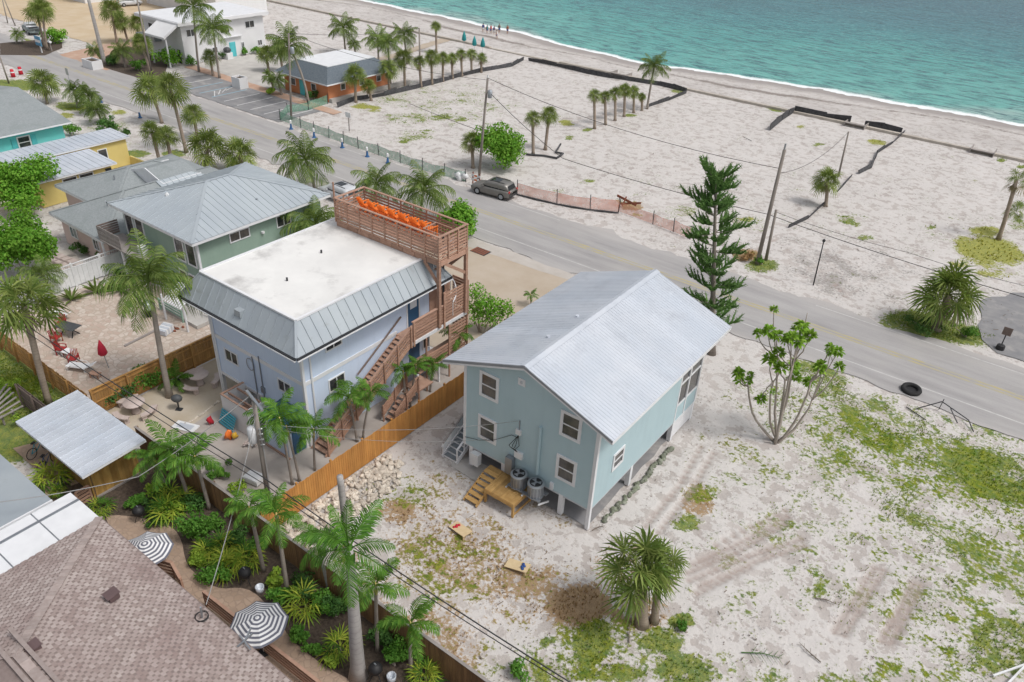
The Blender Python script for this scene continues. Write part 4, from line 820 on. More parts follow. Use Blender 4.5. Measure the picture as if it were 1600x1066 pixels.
# ================================================================== 6  turquoise house
qh = thing('turquoise_house', 'turquoise house with grey gable roof and shuttered window', 'house', (-90, 36, 0))
MB().box(-104, 10, 0, -84.6, 36.6, 4.1).build('wall', 'turq_wall', qh)
for s, xe in ((1, -83.9), (-1, -104.7)):
    A = [(xe, 9.5, 4.15), (xe, 37.3, 4.15), (-94.3, 37.3, 5.7), (-94.3, 9.5, 5.7)]; slab(qh, A, .16, 'white_trim', 'roof_deck'); panels(qh, A, 99, 'shingle_gray', rib=0, thick=.03, name='roof_slope')
g_ = MB(); g_.v = [(-104, y, 4.1) for y in (36.5, 36.6)] + [(-84.6, y, 4.1) for y in (36.5, 36.6)] + [(-94.3, y, 5.5) for y in (36.5, 36.6)]; g_.f = [[0, 2, 4], [5, 3, 1], [0, 4, 5, 1], [2, 3, 5, 4]]; g_.build('gable_wall', 'turq_wall', qh)
window(qh, '+X', -84.6, 31.9, 33.2, 2.3, 3.6, .12, 'h')
for a in (31.35, 33.25): piece('shutter', 'door_turq', qh, -84.58, a, 2.2, -84.52, a + .5, 3.5)
piece('shutter', 'door_turq', qh, -84.58, 26.2, 2.2, -84.52, 26.7, 3.5)
# ================================================================== 7  white motel
wm = thing('white_motel', 'white two storey motel block with a flat white roof', 'motel', (-116, 76, 0))
MB().box(-122.8, 69.2, 0, -112.8, 84.2, 5.7).build('wall', 'white_wall', wm)
MB().box(-123.6, 68.4, 5.7, -112.0, 84.9, 6.15).build('roof_edge', 'white_wall', wm); MB().box(-123.4, 68.6, 6.15, -112.2, 84.7, 6.22).build('flat_roof', 'white_trim', wm)
slab(wm, [(-117.5, 66.0, 4.4), (-112.4, 66.0, 4.4), (-112.4, 68.5, 5.9), (-117.5, 68.5, 5.9)], .3, 'white_wall', 'canopy')
for x in (-117, -112.8): piece('canopy_post', 'white_trim', wm, x - .1, 66.4, 0, x + .1, 66.6, 4.4)
for a0, a1, z0, z1 in ((70.0, 71.6, 3.9, 5.0), (75.9, 77.6, 3.7, 4.9), (80.6, 82.4, 3.9, 5.0), (74.0, 75.0, 1.0, 1.9), (82.6, 83.5, 1.0, 1.9), (79.4, 80.0, .9, 2.0)): window(wm, '+X', -112.8, a0, a1, z0, z1, .08, 'v')
piece('door', 'door_turq', wm, -112.8, 77.2, 0, -112.72, 78.3, 2.2); piece('door_hood', 'white_trim', wm, -112.8, 75.4, 3.0, -112.4, 79.6, 3.1)
window(wm, '-Y', 69.2, -121.5, -120.2, 3.6, 5.0, .1, None); piece('balcony', 'gray_metal', wm, -123.5, 68.0, 2.6, -118.5, 69.2, 3.3); piece('side_door', 'screen_dark', wm, -114.6, 69.12, 0, -113.9, 69.2, 2.0)
# ================================================================== 8  orange beach office
ob = thing('orange_building', 'low orange building with dark shingle skirt roof and white flat top', 'building', (-87, 76, 0))
OB = (-91.6, 70.8, -82.6, 82.2)
MB().box(OB[0], OB[1], 0, OB[2], OB[3], 2.6).build('wall', 'orange_wall', ob)
c = [(OB[0] - .9, OB[1] - .9, 2.6), (OB[2] + .9, OB[1] - .9, 2.6), (OB[2] + .9, OB[3] + .9, 2.6), (OB[0] - .9, OB[3] + .9, 2.6)]; t = [(OB[0] + 1.3, OB[1] + 1.3, 4.2), (OB[2] - 1.3, OB[1] + 1.3, 4.2), (OB[2] - 1.3, OB[3] - 1.3, 4.2), (OB[0] + 1.3, OB[3] - 1.3, 4.2)]
co = MB(); co.v = [(x, y, z) for x, y, z in c + t]; co.f = [[3, 2, 1, 0], [4, 5, 6, 7]]; co.build('roof_core', 'soffit', ob)
for i in range(4): MB().poly([c[i], c[(i + 1) % 4], t[(i + 1) % 4], t[i]]).build('roof_slope', 'shingle_dark', ob)
for i in range(4): beam('fascia', 'white_trim', ob, Vector(c[i]) - Vector((0, 0, .08)), Vector(c[(i + 1) % 4]) - Vector((0, 0, .08)), .08, .16)
MB().box(t[0][0], t[0][1], 4.19, t[2][0], t[2][1], 4.3).build('flat_roof', 'white_trim', ob)
for y in (73, 76.5, 79.8): window(ob, '+X', OB[2], y, y + .9, 1.2, 2.1, .08, None)
for x in (-90.2, -86.0): window(ob, '-Y', OB[1], x, x + 1.0, 1.0, 2.0, .08, None)
piece('door', 'door_turq', ob, -88.4, OB[1] - .06, 0, -87.4, OB[1], 2.0); piece('planter_wall', 'concrete', ob, OB[2] + .05, OB[1], 0, OB[2] + .6, OB[3] + 4, .5)
# ================================================================== 9  far buildings at the top left
fb = thing('far_white_building', 'far white block with a grey gap beyond the tan lot', 'building', (-150, 97, 0))
MB().box(-163, 93.5, 0, -150.5, 104, 6).build('wall', 'white_wall', fb); MB().box(-148.5, 92.5, 0, -137.5, 104, 6).build('wing_wall', 'white_siding', fb); piece('stair_gap', 'gray_metal', fb, -150.5, 96, 0, -148.5, 97, 4); piece('roof', 'white_trim', fb, -164, 92, 6, -137, 105, 6.3)
fb2 = thing('far_turquoise_building', 'far white building with turquoise panel at the top left corner', 'building', (-172, 88, 0))
MB().box(-186, 84, 0, -169.5, 96, 5).build('wall', 'white_wall', fb2); piece('panel', 'door_turq', fb2, -171.5, 83.9, 2.4, -169.4, 84, 5); piece('roof', 'white_trim', fb2, -187, 83, 5, -168.7, 97, 5.3)
# ================================================================== 10  cedar shed
sd = thing('cedar_shed', 'cedar board shed with a pale ribbed metal roof', 'shed', (-37, 12.8, 0))
A = [(-40.15, 10.95, 2.85), (-33.35, 10.95, 2.85), (-33.35, 14.4, 3.05), (-40.15, 14.4, 3.05)]
slab(sd, [(p[0], p[1], p[2] - .01) for p in A], .12, 'white_trim', 'roof_deck'); panels(sd, A, .38, 'metal_roof', rib=.03, thick=.02)
MB().box(-39.6, 11.8, 0, -34.85, 14.35, 2.7).build('frame', 'fence_weathered', sd)
for k in range(18): y = 11.83 + k * .14; piece('wall_board', 'cedar', sd, -34.85, y, .05, -34.81, y + .133, 2.72)
for k in range(33): x = -39.58 + k * .143; piece('wall_board', 'cedar', sd, x, 11.76, .05, x + .136, 11.8, 2.7)
piece('top_board', 'cedar', sd, -34.8, 11.78, 2.5, -34.76, 14.35, 2.74); piece('corner_post', 'cedar', sd, -34.95, 11.68, 0, -34.77, 11.755, 2.72); piece('sill', 'gray_wood', sd, -34.8, 11.8, 0, -34.7, 14.3, .1)
# ================================================================== 11  brown shingle house
bs = thing('shingle_house', 'house with a brown speckled shingle hip roof in the near corner', 'house', (-20, 5, 0))
HX0, HY1, HZE, HZR, HI = -30.0, 10.0, 3.0, 4.72, 6.0
m, n, b, out = _new('roof_tab')
g = N(n, 'ShaderNodeNewGeometry'); oi = N(n, 'ShaderNodeObjectInfo'); f_ = math_(n, 'FRACT', math_(n, 'ADD', math_(n, 'MULTIPLY', g.outputs['Random Per Island'], 1.0), oi.outputs['Random']))
c_ = ramp(n, f_, .0, 1.0, (.33, .265, .245), (.50, .43, .405)); c_ = mix(n, math_(n, 'MULTIPLY', ramp(n, noise(n, .35, 5, .6, g.outputs['Position']), .45, .7), .5), c_, (.25, .165, .155))
n.links.new(mix(n, math_(n, 'MULTIPLY', noise(n, 30, 2, .6, g.outputs['Position']), .35), c_, (.17, .135, .125)), b.inputs['Base Color']); b.inputs['Roughness'].default_value = .95
mat('roof_felt', (.215, .168, .155), .95, col2=(.26, .21, .195), scale=6)
RX = 12.0   # far end of the ridge, outside the picture
core = MB(); core.v = [(HX0, HY1, HZE), (HX0, -2, HZE), (RX + 6, -2, HZE), (RX + 6, HY1, HZE), (HX0 + HI, HY1 - HI, HZR), (RX, HY1 - HI, HZR)]
core.f = [[3, 0, 4, 5], [0, 1, 4], [1, 2, 5, 4], [2, 3, 5], [0, 3, 2, 1]]; core.build('roof_deck', 'roof_felt', bs)
MB().box(HX0 + .6, -1.4, 0, RX + 5, HY1 - .6, HZE - .12).build('wall', 'pink_wall', bs)
sl2 = math.hypot(HI, HZR - HZE); an2 = math.atan2(HZR - HZE, HI)
tabs = []
def tab_rows(face):
    ex, tw = .145, .30; rows = int(sl2 / ex)
    for r in range(rows):
        u0 = r * ex; off = (r % 2) * .5 + random.uniform(-.04, .04)
        for k in range(-1, 110):
            pass
            s0 = (k + off) * tw; yield r, u0, s0, tw * random.uniform(.5, .82), ex, .026
def tab_box(O, e, u, n_, u0, s0, tw, ex, th_):
    W = lambda a, b, h: O + e * a + u * b + n_ * h
    lo = .006
    return [W(s0, u0, lo + .006), W(s0 + tw, u0, lo + .006), W(s0 + tw, u0 + ex + .02, lo), W(s0, u0 + ex + .02, lo), W(s0, u0, th_), W(s0 + tw, u0, th_), W(s0 + tw, u0 + ex * .55, th_ * .8), W(s0, u0 + ex * .55, th_ * .8)]
for face, (O, e, u, n_) in enumerate(((Vector((HX0, HY1, HZE)), Vector((1, 0, 0)), Vector((0, -cos(an2), sin(an2))), Vector((0, sin(an2), cos(an2)))), (Vector((HX0, HY1, HZE)), Vector((0, -1, 0)), Vector((cos(an2), 0, sin(an2))), Vector((-sin(an2), 0, cos(an2)))))):
    for r, u0, s0, tw, ex, th_ in tab_rows(face):
        run = u0 * cos(an2)
        if s0 < run - .05 or s0 > (26 if face == 0 else 12 - run): continue
        h = tab_box(O, e, u, n_, u0, s0, tw, ex, th_); cpt = h[4]; x, y = pix(cpt)
        tabs.append((mpp(cpt) + (1 if (x < 0 or y > 1062 or x > 1600) else 0), h))
tabs.sort(key=lambda t: t[0])
bpy_tab = 0
for _, h in tabs[:300]: MB().hexa(h).build('shingle', 'roof_tab', bs)
mb = MB()
for _, h in tabs[300:]: mb.hexa(h)
o = mb.build('shingle_field', 'roof_tab', bs); o['kind'] = 'stuff'
mat('ridge_tab', (.32, .26, .24), .95, col2=(.38, .32, .30), scale=5, rnd=.18)
def caps(a, b_, k):
    a, b_ = Vector(a), Vector(b_); d = b_ - a
    for i in range(k): beam('ridge_shingle', 'ridge_tab', bs, a + d * (i / k) + Vector((0, 0, .04 + .01 * (i % 2))), a + d * ((i + 1.15) / k) + Vector((0, 0, .055)), .34, .02)
caps((HX0, HY1, HZE), (HX0 + HI, HY1 - HI, HZR), 36); caps((HX0 + HI, HY1 - HI, HZR), (RX, HY1 - HI, HZR), 70); caps((HX0, -2, HZE), (HX0 + HI, HY1 - HI, HZR), 36)
beam('drip_edge', 'roof_felt', bs, (HX0, HY1 + .02, HZE - .05), (RX + 6, HY1 + .02, HZE - .05), .06, .12); piece('fascia', 'fence_weathered', bs, HX0, HY1 - .05, HZE - .3, RX, HY1 - .01, HZE - .1)
mat('vent_brown', (.13, .085, .085), .6)
for px, py in ((175, 930), (52, 1012)):
    p = P(px, py, 3.9 if px > 100 else 4.6); v_ = MB().box(-.22, -.2, -.15, .22, .2, .1); v_.poly([(-.25, -.28, .1), (.25, -.28, .1), (.25, .25, .16), (-.25, .25, .16)]); place('roof_vent', v_.mesh('roof_vent', 'vent_brown'), bs, p, (0, 0, .0))
rv = MB().box(-25.2, 3.6, 4.75, -14, 3.75, 4.83).box(-25.2, 4.25, 4.75, -14, 4.4, 4.83).build('ridge_vent', 'ridge_tab', bs)
MB().box(-32.9, 2, 2.55, -30.05, 10.1, 2.75).build('side_roof', 'white_trim', bs)
for y in (6.2, 8.2): piece('roof_seam', 'gray_metal', bs, -32.9, y, 2.75, -30.05, y + .05, 2.775)
piece('roof_flashing', 'gray_metal', bs, -32.2, 2, 2.75, -32.05, 10.1, 2.78)
MB().box(-32.5, 2, 0, -30.2, 9.7, 2.55).build('side_wall', 'white_wall', bs)
ga = thing('grey_roofed_annex', 'small building with a plain grey flat roof at the left edge', 'building', (-36, 7, 0))
MB().box(-45, 0, 2.5, -33.1, 9.3, 2.72).build('roof', 'metal_roof_gray', ga); MB().box(-44.6, .4, 0, -33.5, 9, 2.5).build('wall', 'white_wall', ga); piece('roof_edge', 'white_trim', ga, -33.1, 0, 2.45, -33.02, 9.3, 2.76)
# ================================================================== fences
def fence(name, label, a, b_, h, m, wd=.14, gap=.012, side=1, rails=3, posts=2.4, cap=None, z0=.03, vary=.025):
    a, b_ = Vector((*a, 0)), Vector((*b_, 0)); d = b_ - a; L = d.length; d.normalize(); nn = Vector((-d.y, d.x, 0)) * side; rz = math.atan2(d.y, d.x)
    t = thing(name, label, 'fence', a)
    k = int(L / (wd + gap)); me = ucube(m)
    for i in range(k):
        c = a + d * ((i + .5) * (wd + gap)); hh = h + random.uniform(-vary, vary)
        place('picket', me, t, (c.x, c.y, z0 + hh / 2), (random.uniform(-.006, .006), random.uniform(-.006, .006), rz), (wd, .022, hh))
    for r in range(rails):
        z = .25 + (h - .45) * r / max(1, rails - 1); p = a + nn * -.04; q = b_ + nn * -.04
        beam('rail', m, t, (p.x, p.y, z), (q.x, q.y, z), .05, .09)
    n_ = int(L / posts) + 1
    for i in range(n_ + 1):
        c = a + d * min(L - .06, i * L / n_ + .05) + nn * -.115
        place('post', me, t, (c.x, c.y, (h + .05) / 2), (0, 0, rz), (.1, .1, h + .05))
    if cap: p, q = a + nn * -.02, b_ + nn * -.02; beam('cap_board', cap, t, (p.x, p.y, h + .07), (q.x, q.y, h + .07), .14, .035)
    return t
fence('picket_fence', 'new orange picket fence between the blue house and the rocky yard', (-25.8, 15.6), (-25.8, 36.5), 1.85, 'fence_orange', side=-1)
fence('picket_fence', 'long brown board fence behind the palm garden along the back yards', (-36.4, 15.3), (-3.5, 15.3), 1.75, 'fence_back', cap='gray_wood', side=-1, rails=2)
fence('picket_fence', 'golden board fence between the paver patio and the picnic yard', (-41.4, 15.4), (-41.4, 24.3), 1.8, 'fence_gold', side=1, cap='fence_gold')
fence('picket_fence', 'golden spaced picket fence along the lawn edge of the paver patio', (-57.5, 15.3), (-41.5, 15.3), 1.6, 'fence_gold', gap=.07, side=1, vary=.04)
fence('picket_fence', 'weathered brown fence behind the bicycles beside the cedar shed', (-45.5, 13.2), (-40.0, 13.2), 1.7, 'fence_weathered', side=1)
vf = thing('vinyl_fence', 'white vinyl fence with a lattice top beside the paver patio', 'fence', (-57.8, 19, 0))
for k in range(24): y = 18.5 + k * .37; piece('panel_board', 'white_plastic', vf, -57.83, y, .05, -57.79, y + .355, 1.5)
for k in range(5): piece('post', 'white_plastic', vf, -57.88, 18.45 + k * 2.2, 0, -57.74, 18.59 + k * 2.2, 1.95)
for z in (1.52, 1.82): piece('rail', 'white_plastic', vf, -57.85, 18.5, z, -57.77, 27.3, z + .06)
for k in range(58): y = 18.6 + k * .15; beam('lattice', 'white_plastic', vf, (-57.81, y, 1.58), (-57.81, y + .12, 1.82), .02, .03)
# brown rail fences beside the shingle house terrace
def railfence(label, pts, h=1.0, nslat=4):
    q = [P(*p, 1.0) for p in pts]; t = thing('rail_fence', label, 'fence', (q[0].x, q[0].y, 0))
    for a, b_ in zip(q, q[1:]):
        for k in range(nslat): beam('slat', 'redwood', t, (a.x, a.y, .2 + k * .22), (b_.x, b_.y, .2 + k * .22), .04, .13)
        beam('cap_rail', 'deck_brown', t, (a.x, a.y, 1.06), (b_.x, b_.y, 1.06), .14, .04)
    for p in q: piece('post', 'redwood', t, p.x - .05, p.y - .05, 0, p.x + .05, p.y + .05, 1.04)
railfence('brown slatted rail fence along the path below the second striped umbrella', ((318, 925), (400, 990), (497, 1066), (560, 1110)))
railfence('short brown gate panel between the shingle roof and the first striped umbrella', ((243, 873), (268, 880), (282, 905)))
railfence('small brown slatted gate between the cedar shed and the white roof', ((118, 772), (138, 760)))
# ================================================================== plants
leaf('coco', (.06, .125, .02), (.20, .26, .07), .22); leaf('royal', (.032, .12, .011), (.105, .24, .03), .22); leaf('adonidia', (.038, .13, .011), (.135, .27, .035), .22)
leaf('sabal', (.085, .15, .028), (.27, .32, .09), .3); leaf('fan_yellow', (0.154, 0.304, 0.032), (0.538, 0.581, 0.077), .35); leaf('dead_leaf', (0.2, 0.162, 0.095), (0.34, 0.292, 0.19), .15)
leaf('seagrape', (0.077, 0.263, 0.015), (0.256, 0.498, 0.064), .35); leaf('shrub', (0.051, 0.18, 0.019), (0.154, 0.332, 0.051), .3); leaf('shrub_dark', (0.032, 0.104, 0.023), (0.09, 0.194, 0.045), .25); leaf('pine', (0.045, 0.118, 0.026), (0.154, 0.276, 0.077), .15, .7)
leaf('plumeria', (.12, .28, .02), (.32, .50, .07), .35); leaf('grass_leaf', (.075, .18, .01), (.28, .33, .03), .25); leaf('grass_yellow', (.26, .28, .02), (.42, .38, .05), .2); leaf('dry_brush', (.34, .19, .08), (.46, .30, .15), .15)
leaf('lime', (0.179, 0.359, 0.038), (0.435, 0.581, 0.077), .35)
def bark(name, a, b_, ring=7.):
    m, n, b, out = _new(name); g = N(n, 'ShaderNodeNewGeometry').outputs['Position']; s = N(n, 'ShaderNodeSeparateXYZ'); n.links.new(g, s.inputs[0])
    rg = math_(n, 'FRACT', math_(n, 'ADD', math_(n, 'MULTIPLY', s.outputs[2], ring), math_(n, 'MULTIPLY', noise(n, 3, 3, .5, g), .8)))
    c = ramp(n, noise(n, 2.2, 6, .65, g), .3, .7, a, b_); c = mix(n, math_(n, 'MULTIPLY', ramp(n, rg, .0, .22, (1, 1, 1), (0, 0, 0)), .45), c, tuple(x * .45 for x in a))
    n.links.new(c, b.inputs['Base Color']); b.inputs['Roughness'].default_value = .9; bump(n, b, rg, .5, .02)
bark('palm_bark', (.36, .32, .28), (.25, .215, .185)); bark('sabal_bark', (.25, .195, .15), (.36, .30, .245), 5); bark('royal_bark', (.42, .40, .385), (.33, .31, .30), 3); bark('tree_bark', (.42, .37, .325), (.30, .26, .22), 1.5); bark('pine_bark', (.20, .17, .145), (.27, .235, .20), 3)
mat('crownshaft', (.42, .40, .12), .6, col2=(.50, .34, .12), scale=3)
def rv(a, b): return random.uniform(a, b)
def pinnate(el, bend, npair=17, ll=.34, wdt=.035, droop=.5, twist=0., seed=0):
    """feather frond of unit length, starting at the origin towards +X with elevation el, bending down by bend (degrees)"""
    R = random.Random(seed); mb = MB(); pts = []; p = Vector((0, 0, 0)); n_ = 10
    for i in range(n_ + 1):
        t = i / n_; pts.append(p.copy()); a = radians(el - bend * t ** 1.2); p = p + Vector((cos(a), twist * t * .5, sin(a))) / n_
    mb.tube(pts, [.017 * (1 - .85 * i / n_) + .002 for i in range(n_ + 1)], 3, False)
    for k in range(npair):
        t = .16 + .84 * (k + .5) / npair; f = t * n_; i = min(int(f), n_ - 1); c = pts[i].lerp(pts[i + 1], f - i); d = (pts[i + 1] - pts[i]).normalized()
        L = ll * (sin(pi * min(1, .25 + t * .72)) ** .7) * R.uniform(.85, 1.1); side = Vector((0, 1, 0)); upv = d.cross(side) * -1
        for s in (-1, 1):
            q = (d * R.uniform(.55, .8) + side * s * R.uniform(.75, .95) + upv * R.uniform(.05, .3)).normalized(); tip = c + q * L + Vector((0, 0, -droop * L * R.uniform(.6, 1.2))); mid = c + q * L * .55 + Vector((0, 0, -droop * L * .16))
            w_ = d * wdt * .5; i0 = len(mb.v); mb.v += [tuple(c - w_ * .6), tuple(c + w_ * .6), tuple(mid + w_), tuple(tip), tuple(mid - w_)]
            mb.f += [[i0, i0 + 1, i0 + 2, i0 + 4], [i0 + 4, i0 + 2, i0 + 3]]
    return mb
def fanleaf(el, bend=25, nseg=17, span=250, droop=.35, seed=0, pet=.42, roll=0.):
    """costapalmate fan leaf of unit length"""
    R = random.Random(seed); mb = MB(); pts = []; p = Vector((0, 0, 0))
    for i in range(4): pts.append(p.copy()); a = radians(el - bend * i / 3); p = p + Vector((cos(a), 0, sin(a))) * pet / 3
    mb.tube(pts, [.016, .014, .012, .01], 3, False); a = radians(el - bend * 1.2); d = Vector((cos(a), 0, sin(a))); side = Vector((0, 1, 0)); upv = side.cross(d) * -1; c = pts[-1]
    if upv.z < 0: upv = -upv
    rm = Matrix.Rotation(roll, 3, d); side = rm @ side; upv = rm @ upv
    for k in range(nseg):
        th_ = radians(-span / 2 + span * k / (nseg - 1)); L = (1 - pet) * (.72 + .28 * cos(th_ * .8)) * R.uniform(.88, 1.08)
        q = (d * cos(th_) + side * sin(th_)).normalized(); fold = upv * .08 * (1 if k % 2 else -1)
        m1 = c + q * L * .55 + fold * .5 + Vector((0, 0, -droop * L * .10)); tip = c + q * L + Vector((0, 0, -droop * L * R.uniform(.5, 1.1))); w_ = d.cross(upv) * cos(th_) * .02 + d * -sin(th_) * .02
        wv_ = (upv.cross(q)).normalized() * L * .042; i0 = len(mb.v); mb.v += [tuple(c - wv_ * .3), tuple(c + wv_ * .3), tuple(m1 + wv_), tuple(tip), tuple(m1 - wv_)]; mb.f += [[i0, i0 + 1, i0 + 2, i0 + 4], [i0 + 4, i0 + 2, i0 + 3]]
    return mb
# kind: (foliage material, list of (elevation, bend) rings, builder)
KIND = {
 'coco': ('coco', [(78, 55, 3), (58, 80, 5), (35, 90, 6), (8, 75, 6), (-22, 50, 4)], lambda e, b, s: pinnate(e, b, 24, .36, .024, .75, .12, s)),
 'royal': ('royal', [(84, 30, 2), (58, 75, 3), (28, 80, 4), (-5, 60, 3)], lambda e, b, s: pinnate(e, b, 30, .29, .025, .5, .1, s)),
 'adonidia': ('adonidia', [(75, 70, 2), (55, 100, 4), (35, 105, 4), (12, 85, 3)], lambda e, b, s: pinnate(e, b, 20, .28, .036, .4, .1, s)),
 'sabal': ('sabal', [(80, 15, 4), (56, 25, 6), (30, 28, 6), (4, 26, 6), (-28, 20, 4)], lambda e, b, s: fanleaf(e, b, 25, 300, .42, s, .45, (s % 3 - 1) * .8)),
 'lady': ('fan_yellow', [(75, 20, 4), (48, 30, 6), (22, 35, 6)], lambda e, b, s: fanleaf(e, b, 11, 200, .3, s, .4)),
}
_FM = {}
def frond_mesh(kind, ring, var):
    key = (kind, ring, var)
    if key not in _FM: e, b, _ = KIND[kind][1][ring]; _FM[key] = KIND[kind][2](e + (var - 1) * 6, b + (var - 1) * 10, ring * 7 + var)
    return _FM[key]
_FO = {}
def frond_data(kind, ring, var, m):
    key = (kind, ring, var, m)
    if key not in _FO: _FO[key] = frond_mesh(kind, ring, var).mesh('frond', m)
    return _FO[key]
_CR = {}
def crown_data(kind, var, dens=1.0, dead=0.):
    key = (kind, var, dens, dead)
    if key in _CR: return _CR[key]
    R = random.Random(var * 31 + 5); mb = MB(); dd = MB()
    for ri, (e, b, cnt) in enumerate(KIND[kind][1]):
        for k in range(max(2, int(cnt * dens))):
            a = 2 * pi * (k + R.random() * .7) / max(2, int(cnt * dens)) + ri; s = R.uniform(.82, 1.08)
            tgt = dd if (ri >= len(KIND[kind][1]) - 1 and R.random() < dead) else mb
            tgt.add(frond_mesh(kind, ri, R.randrange(3)), Matrix.Rotation(a, 4, 'Z') @ Matrix.Rotation(R.uniform(-.12, .12), 4, 'Y') @ Matrix.Scale(s, 4))
    if dead:
        for k in range(int(9 * dead) + 3):
            a = R.uniform(0, 6.28); dd.add(fanleaf(-58, 22, 9, 120, .3, k, .45) if kind == 'sabal' else pinnate(-40, 45, 12, .25, .03, .8, 0, k), Matrix.Rotation(a, 4, 'Z') @ Matrix.Scale(R.uniform(.6, .85), 4))
    _CR[key] = (mb.mesh('crown', KIND[kind][0]), dd.mesh('dead_fronds', 'dead_leaf') if dd.v else None); return _CR[key]
def trunk_mb(b, t, r0, r1, bulge=0., bow=.0, foot=1.35):
    b, t = Vector(b), Vector(t); pts = []; rad = []; n_ = 9; side = Vector((t.y - b.y, b.x - t.x, 0))
    if side.length > 1e-3: side.normalize()
    for i in range(n_ + 1):
        s = i / n_; p = b.lerp(t, s); p.z = lerp(b.z, t.z, s); q = Vector((b.x + (t.x - b.x) * s ** (1 + bow), b.y + (t.y - b.y) * s ** (1 + bow), p.z)); pts.append(q)
        rad.append(lerp(r0, r1, s) * (1 + (foot - 1) * max(0, 1 - s * 9)) * (1 + bulge * sin(pi * min(1, s * 1.4))))
    return MB().tube(pts, rad, 8)
def palm(name, kind, label, base, top, rpx, near=True, r0=.16, r1=.11, group=None, dead=0., dens=1., bow=.3, bmat='palm_bark', yaw=None, hz=None, sink=0.):
    b, t = upright(base, top) if hz is None else (P(*base), P(top[0], top[1], hz)); R = rpx * mpp(t); o = thing(name, label, 'palm tree', b, 0, group)
    bb = Vector(b); bb.z -= .05
    trunk_mb(bb, t, r0, r1, bow=bow).build('trunk', bmat, o, True)
    if near:
        rr = random.Random(int(base[0] * 7 + base[1])); rings = KIND[kind][1]
        if kind in ('royal', 'adonidia'):
            d = (t - b).normalized(); MB().tube([t - d * .75 * (1.4 if kind == 'royal' else .7), t - d * .3, t + d * .15], [r1 * 1.05, r1 * 1.25, r1 * .5], 7).build('crownshaft', 'crownshaft' if kind == 'adonidia' else 'royal', o, True)
        for ri, (e, bd, cnt) in enumerate(rings):
            c = max(2, int(round(cnt * dens)))
            for k in range(c):
                a = 2 * pi * (k + rr.random() * .6) / c + ri * .8; isd = ri == len(rings) - 1 and rr.random() < dead
                f = place('frond', frond_data(kind, ri, rr.randrange(3), 'dead_leaf' if isd else KIND[kind][0]), o, t, (rr.uniform(-.15, .15) * (3 if kind == 'sabal' else 1), rr.uniform(-.12, .12) * (2 if kind == 'sabal' else 1), a), R * rr.uniform(.8, 1.18))
        if dead:
            for k in range(int(8 * dead)): place('dead_frond', _dead(kind), o, t - Vector((0, 0, .15)), (0, 0, rr.uniform(0, 6.28)), R * rr.uniform(.55, .8))
    else:
        c, dd = crown_data(kind, int(base[0]) % 3, dens, dead); a = (base[0] * 1.7) % 6.28
        place('crown', c, o, t, (0, 0, a), R * 1.08)
        if dd: place('dead_fronds', dd, o, t - Vector((0, 0, .1)), (0, 0, a), R * 1.05)
    return o
_DD = {}
def _dead(kind):
    if kind not in _DD: _DD[kind] = (fanleaf(-58, 22, 9, 120, .3, 3, .45) if kind == 'sabal' else pinnate(-40, 45, 12, .25, .03, .8, 0, 3)).mesh('dead_frond', 'dead_leaf')
    return _DD[kind]
C, S, A, RY = 'coco', 'sabal', 'adonidia', 'royal'
